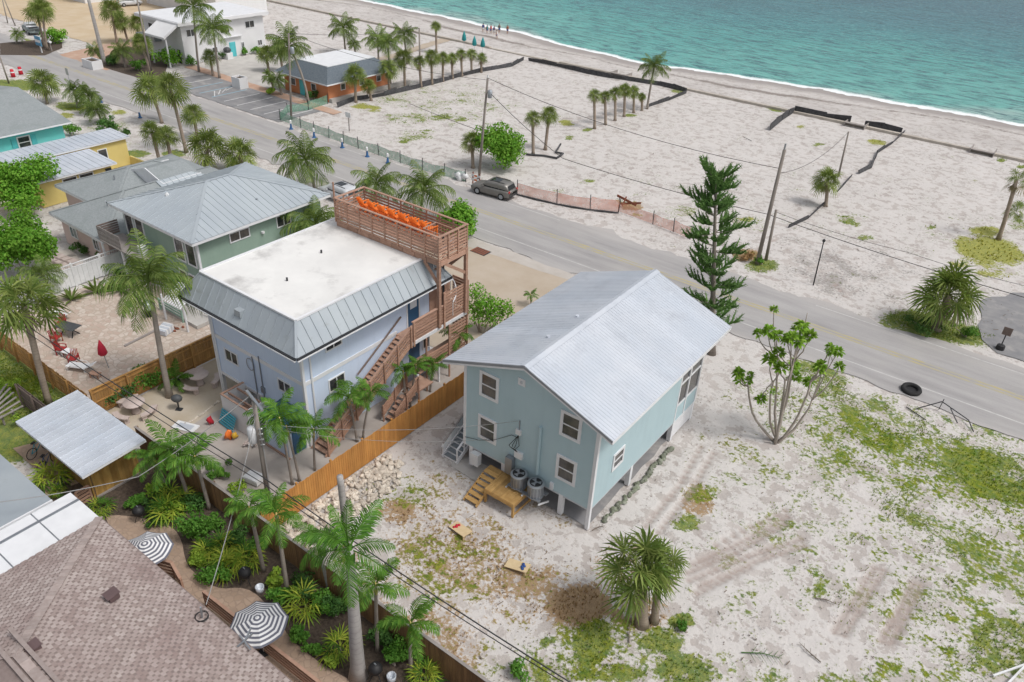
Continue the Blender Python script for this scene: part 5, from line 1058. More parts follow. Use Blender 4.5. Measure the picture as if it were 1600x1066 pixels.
NP = [ # near palms
 ('coconut_palm', C, 'tall coconut palm leaning over the fence left of the blue house', (265,620), (233,440), 80, dict(r0=.2, r1=.13, bow=.6)),
 ('sabal_palm', S, 'tall shaggy sabal palm on the lawn at the left edge', (77,632), (38,478), 66, dict(r0=.2, r1=.19, dead=.5, bmat='sabal_bark')),
 ('coconut_palm', C, 'small slim coconut palm beside the white vinyl fence', (88,476), (66,428), 36, dict(r0=.1, r1=.07)),
 ('coconut_palm', C, 'wide coconut palm standing between the green roof and the road', (492,296), (478,250), 52, dict()),
 ('coconut_palm', C, 'coconut palm squeezed between the green house and the blue flat roof', (505,425), (492,350), 52, dict()),
 ('coconut_palm', C, 'coconut palm showing over the left end of the roof terrace', (582,345), (588,288), 42, dict()),
 ('coconut_palm', C, 'coconut palm behind the middle of the roof terrace', (655,352), (662,298), 52, dict()),
 ('small_palm', A, 'tiny palm on the tan driveway beside the teal roof', (830,478), (829,462), 15, dict(r0=.06, r1=.05)),
 ('royal_palm', RY, 'thick grey royal palm in the foreground garden', (560,1058), (546,858), 86, dict(r0=.33, r1=.16, bow=0., bmat='royal_bark')),
 ('royal_palm', RY, 'shorter royal palm half hidden behind the foreground royal palm', (518,918), (500,850), 58, dict(r0=.25, r1=.16, bow=0., bmat='royal_bark')),
 ('christmas_palm', A, 'slim palm in front of the dark blue closet door', (457,757), (437,655), 58, dict(r0=.08, r1=.06)),
 ('christmas_palm', A, 'thin palm leaning beside the utility pole', (468,752), (448,668), 44, dict(r0=.07, r1=.06)),
 ('christmas_palm', A, 'slim palm between the closet and the long stair', (492,735), (490,672), 46, dict(r0=.07, r1=.06)),
 ('christmas_palm', A, 'tall slim palm before the lower end of the long stair', (558,690), (545,622), 46, dict(r0=.08, r1=.06)),
 ('christmas_palm', A, 'slim twin palm leaning right before the long stair', (567,686), (580,615), 34, dict(r0=.07, r1=.055)),
 ('christmas_palm', A, 'slim palm by the short porch stair of the blue house', (634,640), (630,582), 32, dict(r0=.08, r1=.06)),
 ('christmas_palm', A, 'thin palm right of the porch stair', (641,637), (650,572), 28, dict(r0=.07, r1=.055)),
 ('christmas_palm', A, 'slim palm near the middle of the orange fence', (672,612), (678,570), 27, dict(r0=.07, r1=.055)),
 ('christmas_palm', A, 'slim palm beside the teal eave and the slatted screen', (723,570), (716,523), 33, dict(r0=.08, r1=.06)),
 ('christmas_palm', A, 'lush palm by the cedar shed at the garden end', (296,782), (268,705), 60, dict(r0=.11, r1=.08)),
 ('christmas_palm', A, 'lush palm right of the shed, second from the cedar wall', (327,795), (305,715), 54, dict(r0=.11, r1=.08)),
 ('christmas_palm', A, 'small palm tucked below the shed roof corner', (262,765), (240,715), 40, dict(r0=.09, r1=.07)),
 ('christmas_palm', A, 'grey stemmed palm against the back fence near the first kettle grill', (412,892), (390,795), 52, dict(r0=.11, r1=.08)),
 ('christmas_palm', A, 'grey stemmed palm against the back fence beside the rocks', (450,928), (432,805), 60, dict(r0=.11, r1=.08)),
 ('christmas_palm', A, 'palm right of the foreground royal palm', (590,1018), (587,915), 54, dict(r0=.09, r1=.07)),
 ('christmas_palm', A, 'palm over the back fence right of the royal palm, nearest the bottom', (642,1052), (641,975), 56, dict(r0=.09, r1=.07)),
 ('sabal_palm', S, 'big shaggy sabal palm on the grass right of the teal house', (1003,975), (1000,892), 78, dict(r0=.28, r1=.26, dead=.6, bmat='sabal_bark', dens=1.0)),
 ('sabal_palm', S, 'companion sabal stem leaning right in the big shaggy clump', (1022,970), (1030,885), 50, dict(r0=.2, r1=.18, dead=.25, bmat='sabal_bark')),
 ('sabal_palm', S, 'large sabal palm on the far verge beside the asphalt pad', (1463,515), (1482,460), 62, dict(r0=.3, r1=.25, dead=.5, bmat='sabal_bark', dens=1.2)),
]
for nm, kd, lb, bs_, tp, rp, kw in NP: palm(nm, kd, lb, bs_, tp, rp, True, **kw)
FP = [ # far palms: kind, label, base, crown, radius
 (S,'left one of the tall paired sabals by the near road edge',(253,192),(236,142),34,{}),(S,'right one of the tall paired sabals by the near road edge',(291,238),(266,138),32,dict(dead=.4)),
 (S,'short sabal right of the tall pair by the road',(309,216),(302,180),23,{}),(S,'left sabal of the pair behind the yellow house',(254,272),(238,208),25,{}),(S,'right sabal of the pair behind the yellow house',(272,270),(260,215),24,{}),
 (S,'bushy low sabal behind the pink cottage',(322,266),(325,232),40,dict(dead=.3)),(S,'bushy low sabal behind the green roof, right of its twin',(378,268),(375,240),34,dict(dead=.3)),
 (S,'round sabal by the road above the turquoise roof',(74,162),(68,130),29,dict(dead=.3)),(C,'small coconut palm right of the turquoise roof',(122,168),(116,142),22,{}),(C,'drooping small coconut palm behind the yellow roof',(140,178),(138,150),24,{}),(C,'low coconut palm among shrubs behind the yellow roof',(160,192),(150,172),24,{}),
 (S,'left sabal by the parked pickup',(70,74),(58,22),24,{}),(S,'right sabal by the parked pickup',(74,78),(66,14),22,{}),(C,'short palm in the entrance bed left of the blue sign',(26,68),(27,54),13,{}),
 (S,'tall sabal at the left end of the roadside bed',(183,68),(174,16),23,{}),(S,'sabal second from the left in the roadside bed',(200,66),(190,34),20,dict(dead=.3)),(S,'sabal third from the left in the roadside bed',(216,66),(215,36),18,{}),(S,'sabal leaning beside the motel pole',(236,116),(220,68),20,{}),(C,'short palm over the white rock planter',(196,105),(190,80),20,{}),(C,'small palm right of the white planter box',(160,95),(148,80),15,{}),
 (C,'tall coconut palm before the white motel canopy',(311,112),(302,12),32,{}),(C,'coconut palm before the turquoise motel door',(343,122),(333,46),32,{}),(S,'small sabal between the two motel coconut palms',(333,118),(328,90),16,{}),
 (C,'leaning coconut palm at the corner of the orange building',(482,162),(452,72),38,dict(bow=.8)),(S,'sabal left of the orange building',(442,112),(436,78),20,{}),(S,'short sabal by the parking bays left of the orange building',(420,112),(416,85),18,{}),(C,'small palm beside the orange wall and door',(440,148),(433,125),17,{}),(C,'small palm left of the orange door',(428,140),(420,120),14,{}),
 (C,'coconut palm on the sand above the orange flat roof',(540,84),(536,44),27,{}),(C,'tiny coconut palm right of the one above the orange roof',(556,88),(553,70),13,{}),(C,'coconut palm behind the right end of the orange roof',(592,104),(590,62),25,{}),(C,'slim coconut palm next to the bare utility pole',(610,132),(606,68),24,{}),(C,'coconut palm seaward of the palm row',(636,100),(631,55),23,{}),(S,'lone small sabal near the closed beach umbrellas',(682,82),(681,42),11,{}),(S,'sabal top peeping over the beach wall at the top',(408,14),(407,4),13,{}),
 (S,'first sabal of the row along the black silt fence, nearest the orange wall',(556,160),(555,118),22,{}),(S,'dead brown palm second in the row along the silt fence',(580,157),(576,135),15,dict(dead=1.)),(S,'third sabal of the row along the silt fence',(609,146),(606,108),19,dict(dead=.5)),(S,'fourth sabal of the row along the silt fence, the fullest',(633,140),(631,92),21,{}),(S,'fifth sabal of the row along the silt fence',(658,136),(655,98),14,dict(dead=.7)),(S,'sixth sabal of the row along the silt fence',(675,132),(674,90),16,dict(dead=.4)),(S,'seventh sabal of the row along the silt fence',(692,127),(692,91),13,dict(dead=.4)),(S,'eighth sabal of the row along the silt fence',(707,123),(706,92),12,dict(dead=.5)),(S,'ninth sabal of the row along the silt fence',(722,119),(720,86),12,dict(dead=.4)),(S,'tenth sabal of the row along the silt fence',(737,115),(736,86),12,dict(dead=.5)),(S,'last sabal of the row along the silt fence, nearest the sea',(752,113),(752,92),12,dict(dead=.8)),
 (S,'leftmost sabal of the short row on the mid lot',(929,201),(928,150),14,dict(dead=.5)),(S,'second sabal of the short row on the mid lot',(946,195),(945,152),13,dict(dead=.5)),(S,'third sabal of the short row on the mid lot',(961,188),(961,147),14,dict(dead=.4)),(S,'fourth sabal of the short row on the mid lot',(975,182),(976,141),14,dict(dead=.3)),(S,'fifth sabal of the short row on the mid lot',(990,176),(990,144),13,dict(dead=.4)),(S,'withered brown stump palm at the end of the short row',(1003,172),(1003,152),9,dict(dead=1.)),(C,'windblown coconut palm at the end of the short row by the sea wall',(1011,170),(1022,104),26,{}),
 (S,'left sabal of the pair beside the sea grape bush',(833,242),(832,186),17,dict(dead=.5)),(S,'right sabal of the pair beside the sea grape bush',(852,234),(858,180),18,dict(dead=.5)),(S,'short sabal by the utility pole and the sea grape bush',(739,262),(737,222),22,dict(dead=.6)),
 (S,'sabal beside the bare posts on the right lot',(1290,322),(1293,282),27,dict(dead=.5)),
]
for kd, lb, bs_, tp, rp, kw in FP:
    cc = kd == C; palm('coconut_palm' if cc else 'sabal_palm', kd, lb, bs_, tp, rp, False, r0=.17 if cc else .19, r1=.12 if cc else .17, bmat='palm_bark' if cc else 'sabal_bark', **kw)
# bare and half dead trunks
def bare(label, base, top, r0=.2, r1=.17, name='palm_trunk', hz=None):
    b, t = upright(base, top) if hz is None else (P(*base), P(*top, hz)); b.z = -.05; return solo(trunk_mb(b, t, r0, r1, bow=.1), name, 'royal_bark', label, 'palm trunk', None, True, b)
bare('headless grey palm trunk rising from the rocks behind the royal palm', (545, 862), (531, 744), .2, .15)
bare('tall bare grey palm trunk beside the white planter box', (164, 101), (137, -6), .32, .22)
t = palm('withered_palm', S, 'leaning half dead palm with brown fronds at the right edge', (1560, 374), (1588, 282), 24, False, r0=.2, r1=.17, dens=.35, dead=1., bmat='sabal_bark')
p_ = P(1588, 330, 2.5); place('side_frond_cluster', crown_data(S, 1, .5, 0)[0], t, p_, (0, 0, 1), 1.3)
# ---- leafy trees and shrubs
def leafball(lumps, nleaf, size, seed, flat=.35, rosette=False):
    """leaf-sized faces spread through lumps (cx, cy, cz, r): denser at the skin, uneven, with gaps"""
    R = random.Random(seed); mb = MB(); tot = sum(l[3] ** 2 for l in lumps)
    for cx, cy, cz, r in lumps:
        for _ in range(int(nleaf * r * r / tot)):
            d = Vector((R.gauss(0, 1), R.gauss(0, 1), R.gauss(0, 1) + .15)).normalized(); k = r * (R.random() ** .33) * (1 + .35 * mnoise.noise(d * 2.2 + Vector((cx, cy, cz + seed))))
            p = Vector((cx, cy, cz)) + Vector((d.x * k, d.y * k, d.z * k * .85)); nrm = (d * .7 + Vector((R.gauss(0, .5), R.gauss(0, .5), flat + R.gauss(0, .4)))).normalized()
            a = nrm.orthogonal().normalized(); a = (Matrix.Rotation(R.uniform(0, 6.28), 3, nrm) @ a); b = nrm.cross(a); s = size * R.uniform(.6, 1.3)
            i = len(mb.v); mb.v += [tuple(p - a * s * .5), tuple(p + b * s * .38 + nrm * s * .08), tuple(p + a * s * .55 - nrm * s * .1), tuple(p - b * s * .38 + nrm * s * .08)]; mb.f += [[i, i + 1, i + 2, i + 3]]
    return mb
def bush(name, label, cat, base, rpx, hpx, m, nleaf=1500, size=.16, lumps=7, seed=1, stems=5, z0=.15, trunk_m='tree_bark', flatten=1.):
    b = P(*base); k = mpp(b); r = rpx * k; h = hpx * k * 1.15; R = random.Random(seed); o = thing(name, label, cat, b); L = []
    for i in range(lumps):
        a = R.uniform(0, 6.28); q = R.uniform(.1, .75) * r; lr = R.uniform(.3, .5) * max(.35 * r, min(r, h)); L.append((b.x + q * cos(a), b.y + q * sin(a), max(lr * .6, z0 + R.uniform(.35, .95) * (h - lr * .5)), lr))
    L.append((b.x, b.y, h * .55, .5 * min(r, h)))
    leafball(L, nleaf, size, seed).build('foliage', m, o); st_ = MB()
    for i, l in enumerate(L[:stems]): st_.tube([(b.x + .05 * i, b.y, 0), (lerp(b.x, l[0], .4), lerp(b.y, l[1], .4), l[2] * .5), (l[0], l[1], l[2])], [.05, .035, .015], 4)
    for q in range(1): st_.build('stem', trunk_m, o)
    return o
BU = [
 ('sea_grape','big rounded sea grape bush beside the far utility pole','bush',(788,262),48,52,'seagrape',6000,.28,13),
 ('sea_grape','bright leafy tree behind the right end of the roof terrace','tree',(712,372),42,46,'seagrape',5000,.26,12),
 ('sea_grape_tree','bright round tree left of the pink cottage, above its twin','tree',(42,335),56,74,'seagrape',9000,.24,14),
 ('sea_grape_tree','bright round tree at the left edge beside the tile path, below its twin','tree',(40,428),60,82,'seagrape',9500,.24,14),
 ('hedge_bush','bright green hedge bush below the white motel canopy','bush',(265,104),26,26,'seagrape',1200,.3,8),('hedge_bush','green hedge by the pickup and the blue sign','bush',(84,68),24,18,'seagrape',1000,.3,7),
 ('shrub','low shrub left of the motel wall corner','bush',(300,102),12,12,'shrub',350,.25,4),('shrub','small shrub right of the motel door','bush',(384,86),8,9,'shrub',250,.25,3),('shrub','hedge strip along the motel wall right of the door','bush',(405,85),16,9,'shrub',400,.25,5),('shrub','dark shrub left of the motel door','bush',(352,92),12,9,'shrub_dark',300,.25,4),
 ('shrub','dark shrub in the bed before the orange wall','bush',(490,155),22,12,'shrub_dark',600,.22,6),('shrub','lime shrub left of the orange building','bush',(420,148),14,7,'lime',350,.22,4),
 ('shrub','dark shrub mass in the roadside bed near the planter','bush',(180,100),22,14,'shrub_dark',500,.3,6),('shrub','leafy shrub under the leaning sabal by the motel pole','bush',(215,110),18,12,'shrub',400,.28,5),
 ('shrub','dark brushy shrub behind the yellow roof','bush',(175,205),34,14,'shrub_dark',900,.22,8),('shrub','green shrub beside the turquoise wall corner','bush',(112,212),18,16,'shrub',500,.22,5),('shrub','dark shrub over the yellow house end wall','bush',(195,215),22,10,'shrub_dark',450,.2,5),
 ('shrub','leafy flowering hedge along the golden fence by the picnic yard','bush',(228,606),34,28,'shrub',1200,.16,8),('shrub','dark hedge below the golden fence corner','bush',(182,630),34,26,'shrub_dark',1000,.15,7),
 ('shrub','yellow green bush on the lawn beside the shed roof','bush',(60,668),40,16,'lime',1000,.13,7),('shrub','yellow green bush on the lawn at the left edge','bush',(14,612),36,18,'lime',900,.13,6),
 ('shrub','dark ground shrub beside the pink wall','bush',(135,398),26,14,'shrub_dark',800,.16,7),('shrub','dark hedge before the pink cottage corner','bush',(158,405),14,12,'shrub_dark',400,.16,4),
 ('shrub','dense green shrub in the middle of the palm garden','bush',(303,845),30,44,'shrub',1700,.13,9),('shrub','leafy shrub below the dense garden shrub','bush',(335,905),28,24,'shrub',1000,.13,7),('shrub','broad leaved lime shrub by the second kettle grill','bush',(428,918),20,18,'lime',420,.24,5),
 ('shrub','green shrub near the second striped umbrella, in front of the royal palm','bush',(470,1002),22,20,'shrub',800,.13,6),('shrub','small round shrub left of the royal palm base','bush',(492,1022),18,14,'shrub',600,.12,5),('shrub','dark shrub behind the royal palm trunk','bush',(522,960),26,24,'shrub_dark',900,.13,6),('shrub','green shrub right of the royal palm base','bush',(612,1036),18,24,'shrub',700,.14,6),
 ('shrub','variegated pale shrub by the shed end of the back fence','bush',(255,775),24,20,'lime',600,.13,6),('shrub','dark leafy shrub between the shed and the kettle grill','bush',(238,800),18,14,'shrub_dark',500,.13,5),('shrub','leafy shrub on the blue house side of the back fence','bush',(345,745),28,14,'shrub',600,.15,6),('shrub','pale shrub over the back fence near the box on the slab','bush',(372,775),18,14,'lime',350,.14,4),
 ('shrub','low green plant in the bottom corner beside the grass','bush',(808,1052),24,18,'shrub',500,.12,5),('shrub','grassy clump at the foot of the big sabal','bush',(1068,985),14,9,'shrub',500,.1,4),
 ('shrub','dark undergrowth at the foot of the verge sabal','bush',(1440,512),46,18,'shrub_dark',1500,.12,9),('shrub','green undergrowth right of the verge sabal','bush',(1505,525),30,14,'shrub',900,.12,6),
 ('shrub','green tuft at the foot of the leaning posts','bush',(1188,412),14,8,'shrub',350,.14,4),('dry_bush','dry orange brush pile beside the leaning posts','bush',(1168,405),18,10,'dry_brush',500,.16,5),
 ('shrub','lime shrub under the shed side palms, nearest the path','bush',(272, 800),24,18,'lime',900,.13,7),
 ('shrub','dark glossy shrub against the fence behind the first kettle grill','bush',(300, 795),26,20,'shrub_dark',900,.13,7),
 ('shrub','bright shrub right of the dense garden shrub','bush',(330, 830),24,24,'shrub',900,.13,7),
 ('shrub','dark shrub against the fence above the lime fan palms','bush',(372, 850),26,22,'shrub_dark',900,.13,7),
 ('shrub','broad lime shrub in the bed opposite the path bend','bush',(315, 885),24,16,'lime',900,.13,7),
 ('shrub','green shrub between the fan palms and the fence','bush',(400, 862),24,20,'shrub',900,.13,7),
 ('shrub','leafy shrub beside the blue bucket','bush',(440, 940),24,20,'shrub',900,.13,7),
 ('shrub','dark shrub against the fence right of the rock palm','bush',(475, 925),28,24,'shrub_dark',900,.13,7),
 ('shrub','green shrub against the fence left of the royal trunk','bush',(505, 955),24,24,'shrub',900,.13,7),
 ('shrub','lime shrub in front of the royal trunk','bush',(520, 1035),20,14,'lime',900,.13,7),
 ('shrub','dark shrub against the fence right of the royal trunk','bush',(600, 1005),26,22,'shrub_dark',900,.13,7),
 ('shrub','leafy shrub at the fence foot near the bottom palm','bush',(625, 1030),26,22,'shrub',900,.13,7),
 ('shrub','bright shrub below the shed wall','bush',(215, 790),18,12,'shrub',900,.13,7),
 ('shrub','dark low shrub at the path edge by the kettle grill','bush',(245, 820),16,10,'shrub_dark',900,.13,7),
]
for i, (nm, lb, ct, b_, rp, hp, m_, nl, sz_, lm) in enumerate(BU): bush(nm, lb, ct, b_, rp, hp, m_, nl, sz_, lm, i + 3)
# fan palms of the garden
for lb, b_, rp in (('lime fan palm on the path side of the cedar shed', (84, 752), 32), ('tiny lime fan palm between the two roofs by the shed', (92, 775), 12), ('lime fan palm at the tip of the white roof', (158, 800), 22), ('yellowing fan palm beside the first kettle grill', (262, 805), 32), ('yellow fan palm below the slim garden palms', (265, 785), 24), ('lime fan palm right of the dense garden shrub', (352, 862), 30), ('bright fan palm in the bed opposite the first umbrella', (358, 890), 32), ('lime fan palm near the second kettle grill', (385, 880), 28), ('yellow fan palm beside the second striped umbrella', (478, 950), 34), ('lime fan palm at the left of the royal palm trunk', (532, 1018), 30), ('lime fan palm at the bottom by the back fence', (665, 1064), 30), ('green fan palm behind the first umbrella', (325, 870), 26), ('low fan palm under the shed side palms', (290, 790), 24)):
    b = P(*b_); o = thing('fan_palm', lb, 'palm plant', b, 0, 'low fan palms of the garden'); R = rp * mpp(b) * 1.35; rr = random.Random(int(b_[0])); t = Vector((b.x, b.y, .25))
    for ri, (e, bd, c) in enumerate(KIND['lady'][1]):
        for k in range(c): place('frond', frond_data('lady', ri, rr.randrange(3), 'fan_yellow' if rr.random() < .75 else 'royal'), o, t, (rr.uniform(-.1, .1), rr.uniform(-.1, .1), 6.28 * (k + rr.random() * .6) / c + ri), R * rr.uniform(.8, 1.2))
    MB().cyl(b.x, b.y, 0, .3, .05, 6).build('stem', 'tree_bark', o)
# spiky agaves by the patio
for lb, b_, rp, mm in (('spiky agave by the white fence', (112, 470), 20, 'coco'), ('grassy agave clump right of the spiky agave', (150, 458), 24, 'coco'), ('broad agave clump below the leaning coconut palm', (190, 455), 26, 'adonidia'), ('tall agave against the white fence end', (186, 432), 14, 'adonidia')):
    b = P(*b_); o = thing('agave', lb, 'agave', b); R = rp * mpp(b) * 1.2; rr = random.Random(int(b_[0]))
    for k in range(26):
        a = rr.uniform(0, 6.28); e = rr.uniform(.15, 1.3); d = Vector((cos(a) * cos(e), sin(a) * cos(e), sin(e))); s = Vector((-sin(a), cos(a), 0)) * R * .07; c = Vector((b.x, b.y, .08)); m1 = c + d * R * .55; tp = c + d * R * rr.uniform(.8, 1.1) - Vector((0, 0, R * .15 * cos(e)))
        MB().poly([c - s * .6, c + s * .6, m1 + s, tp, m1 - s]).build('blade', mm, o)
# ---- Norfolk pine
def norfolk():
    b = P(1112, 552); t = P(1119, 274, 13.0); o = thing('norfolk_pine', 'tall tiered pine standing behind the teal house roof', 'pine tree', b)
    trunk_mb((b.x, b.y, -.1), t, .26, .06, bow=0.).build('trunk', 'pine_bark', o, True)
    R = random.Random(4); up = (t - b); k = 0
    def rope(mb, a, d, L, r):
        d = d.normalized(); n_ = 6; pts = [a + d * (L * i / n_) + Vector((0, 0, .25 * L * (i / n_) ** 2)) for i in range(n_ + 1)]; mb.tube(pts, [r * .5, r, r * 1.15, r, r * .8, r * .5, .02], 3, False)
        for i in range(1, n_ + 1):
            for j in range(5):
                q = Vector((R.gauss(0, 1), R.gauss(0, 1), R.gauss(0, 1) + .3)).normalized() * r * 2.6; p = pts[i]; s = q.orthogonal().normalized() * r * .4; mb.poly([p - s, p + s, p + q + d * r * 1.2])
    for tier in range(23):
        f = .12 + .86 * tier / 22; c = b + up * f; spread = (2.1 if f < .84 else 1.0) * R.uniform(.6, 1.1); nb = 5 if f < .84 else 6
        for j in range(nb):
            if R.random() < (.45 if f < .84 else .12): continue
            a = 2 * pi * j / nb + tier * .7 + R.uniform(-.6, .6); c = b + up * min(.98, f + R.uniform(-.018, .018)); L = spread * R.uniform(.45, 1.15); d = Vector((cos(a), sin(a), R.uniform(-.08, .38) + (.4 if f > .9 else 0))); mb = MB(); tip = c + d * L
            wood = MB().tube([c, c + d * L * .5, tip + Vector((0, 0, .12 * L))], [.045, .03, .012], 4); bo = wood.build('branch', 'pine_bark', o)
            m_ = 5 + int(L * 2.6)
            for q in range(m_):
                s = .25 + .75 * q / m_; p = c + d * L * s + Vector((0, 0, .12 * L * s * s)); sd_ = 1 if q % 2 else -1; dd = d * .75 + Vector((-sin(a), cos(a), 0)) * sd_ * R.uniform(.4, 1.0) + Vector((0, 0, R.uniform(.2, .95))); rope(mb, p, dd, R.uniform(.45, .8), .075)
            rope(mb, tip + Vector((0, 0, .1 * L)), d + Vector((0, 0, .5)), .6, .085); mb.build('needles', 'pine', bo)
    mb = MB()
    for q in range(16): a = q * 2.4; rope(mb, t - Vector((0, 0, .1 * q)), Vector((cos(a), sin(a), 1.0)), .55, .05)
    mb.build('top_needles', 'pine', o)
norfolk()
# ---- frangipani: many bare curving stems with leaf rosettes at the ends
def frangipani():
    b = P(1213, 690); o = thing('frangipani', 'bare stemmed frangipani tree with leaf tufts right of the teal house', 'tree', b); R = random.Random(12); k = mpp(b); tips = []
    right = Vector((CR.x, CR.y, 0)).normalized(); dep = Vector((-right.y, right.x, 0))
    def at(x, y, dp): return b + right * ((x - 1213 - (690 - y) * .13) * k) + dep * (dp * 1.5) + Vector((0, 0, max(.05, (690 - y) * k * 1.12)))
    def bez(p0, p1, p2, r0, r1, nm):
        pts = [p0 * (1 - u) ** 2 + p1 * 2 * u * (1 - u) + p2 * u * u + Vector((R.gauss(0, .02), R.gauss(0, .02), 0)) for u in [q / 7 for q in range(8)]]; MB().tube(pts, [lerp(r0, r1, q / 7) for q in range(8)], 5).build(nm, 'tree_bark', o, True); return pts
    MAIN = [((1178, 640), (1162, 605), .3, [(1143, 577), (1160, 592), (1150, 600)]), ((1196, 640), (1192, 585), -.2, [(1177, 612), (1183, 548), (1200, 560)]), ((1206, 630), (1203, 560), .3, [(1188, 487), (1195, 520), (1180, 512), (1172, 528)]), ((1212, 620), (1214, 555), -.4, [(1205, 506), (1216, 515), (1222, 498), (1196, 538)]), ((1222, 630), (1228, 565), .4, [(1238, 492), (1232, 512), (1218, 535), (1244, 520)]), ((1234, 640), (1246, 580), -.3, [(1262, 520), (1276, 528), (1252, 545), (1258, 560)]), ((1240, 655), (1262, 620), .2, [(1290, 562), (1268, 560), (1280, 545), (1250, 590)]), ((1218, 640), (1222, 600), .6, [(1210, 575), (1236, 580), (1240, 600)])]
    for c1, nd, dp, tp in MAIN:
        n1 = at(*nd, dp); p = bez(b + Vector((R.gauss(0, .1), R.gauss(0, .1), -.05)), at(c1[0] + (c1[0] - 1213) * .3, c1[1] + 18, dp * .6), n1, .095, .055, 'stem')
        for t in tp:
            e = at(*t, dp + R.uniform(-.35, .35)); m1 = n1.lerp(e, .5) + right * ((t[0] - nd[0]) * k * .35) + Vector((0, 0, -.12)); q = bez(n1, m1, e, .05, .022, 'branch'); tips.append((e, 1))
            if R.random() < .6: f = q[5] + Vector((R.gauss(0, .3), R.gauss(0, .3), R.uniform(.2, .5))); bez(q[5], (q[5] + f) / 2, f, .025, .014, 'twig'); tips.append((f, .6))
    for i, (t, g_) in enumerate(tips):
        if R.random() < .1: continue
        mb = MB(); big = R.uniform(.34, .58) * g_
        for q in range(int(60 * g_) + 14):
            a = R.uniform(0, 6.28); e = R.uniform(-.5, 1.2); d = Vector((cos(a) * cos(e), sin(a) * cos(e), sin(e))); s = Vector((-sin(a), cos(a), 0)) * big * .15; c = t + d * big * R.uniform(.05, .35); L_ = big * R.uniform(.5, .8); m1 = c + d * L_ * .55; tp = c + d * L_ - Vector((0, 0, L_ * .25)); mb.poly([c, m1 + s, tp, m1 - s])
        mb.build('leaf_tuft', 'plumeria', o)
frangipani()
# ---- shrubby young tree by the driveway
b = P(752, 520); o = thing('clusia_tree', 'clump of round leaved trees between the slatted screen and the driveway', 'tree', b); k = mpp(b); L = []; right = Vector((CR.x, CR.y, 0)).normalized()
for dx, h, r in ((-10, 68, 15), (2, 48, 22), (14, 42, 20), (34, 45, 14), (-4, 28, 18), (22, 26, 18), (-14, 40, 14), (40, 36, 11)): p = b + right * dx * k; L.append((p.x, p.y, h * k * 1.1, r * k)); MB().tube([(b.x + dx * k * .3, b.y, 0), (p.x, p.y, h * k * .8)], [.06, .03], 5).build('stem', 'tree_bark', o)
leafball(L, 2400, .17, 77).build('foliage', 'seagrape', o)
# ---- grass blades, litter
def scatter():
    R = random.Random(3); tri = {0: MB(), 2: MB(), 1: MB()}; gi = np.argwhere((MASK[..., :3].max(-1) > .3) & (GX > -75) & (GX < 12) & (GY > 12) & (GY < 118))
    for j, i in gi:
        x, y = GX[j, i], GY[j, i]; ch = int(np.argmax(MASK[j, i, :3])); d = MASK[j, i, ch]; cell = .36 if (y < 64 and -62 < x) else .9
        if 49.8 < y < 60.6: continue
        if (y < 15.4 and x > -37) or (-57.6 < x < -25.9 and y > 15.2): continue
        ar = (gx[min(i + 1, len(gx) - 1)] - gx[max(i - 1, 0)]) * (gy[min(j + 1, len(gy) - 1)] - gy[max(j - 1, 0)]) / 4 / (cell * cell)
        for _ in range(int((5 if cell < .5 else 3) * d * 1.25 * ar + R.random())):
            px_, py_ = x + R.uniform(-.5, .5) * cell, y + R.uniform(-.5, .5) * cell; nv = mnoise.fractal(Vector((px_ * .9, py_ * .9, 0)), 1, 2, 3) * .5
            if nv + d * .84 + mnoise.noise(Vector((px_ * .3, py_ * .3, 2))) * .4 < .5 + R.uniform(-.1, .2): continue
            mb = tri[ch]; z = -.06
            for q in range(6):
                a = R.uniform(0, 6.28); h = R.uniform(.04, .12) * (1 if cell < .5 else 1.6); w_ = (.012 + h * .06) * (1 if cell < .5 else 2); lean = R.uniform(.2, .9) * h; mb.poly([(px_ - sin(a) * w_, py_ + cos(a) * w_, z), (px_ + sin(a) * w_, py_ - cos(a) * w_, z), (px_ + cos(a) * lean, py_ + sin(a) * lean, z + h + .04)])
    for ch, nm, m_, lb in ((0, 'grass', 'grass_leaf', 'short green grass growing in patches on the sand'), (2, 'yellow_grass', 'grass_yellow', 'yellow green ground cover in patches on the sand'), (1, 'dry_grass', 'dry_brush', 'dry brown grass and thatch on the sand')):
        if tri[ch].v: tag(tri[ch].build(nm, m_), lb, 'grass', kind='stuff')
    mat('twig', (.13, .105, .085), .9, col2=(.21, .17, .135), scale=4)
    mb = MB()
    for _ in range(6500):
        u = R.random()
        if u < .6: px_, py_ = R.uniform(560, 1600), R.uniform(560, 1066)
        else: px_, py_ = R.uniform(700, 1600), R.uniform(180, 520)
        p = P(px_, py_)
        if p.y < 15.6 or 49.5 < p.y < 60.8 or p.y > 113 or (-22.5 < p.x < -13 and 25 < p.y < 39) or (p.x < -25.5 and p.y < 50): continue
        if mnoise.noise(Vector((p.x * .25, p.y * .25, 9))) + R.uniform(-.35, .35) < -.02: continue
        a = R.uniform(0, 6.28); L_ = (R.uniform(.012, .05) if R.random() < .96 else R.uniform(.08, .2)) * (1.7 if p.y > 61 else 1); w_ = R.uniform(.012, .03) * (1.7 if p.y > 61 else 1); c, s = cos(a), sin(a); z = .0
        mb.poly([(p.x - c * L_ + s * w_, p.y - s * L_ - c * w_, z), (p.x + c * L_ + s * w_ * .4, p.y + s * L_ - c * w_ * .4, z + .01), (p.x + c * L_ * .9 - s * w_, p.y + s * L_ * .9 + c * w_, z + .03), (p.x - c * L_ * .7 - s * w_, p.y - s * L_ * .7 + c * w_, z + .015)])
    tag(mb.build('litter', 'twig'), 'twigs and dark leaf litter scattered over the sand', 'debris', kind='stuff')
scatter()
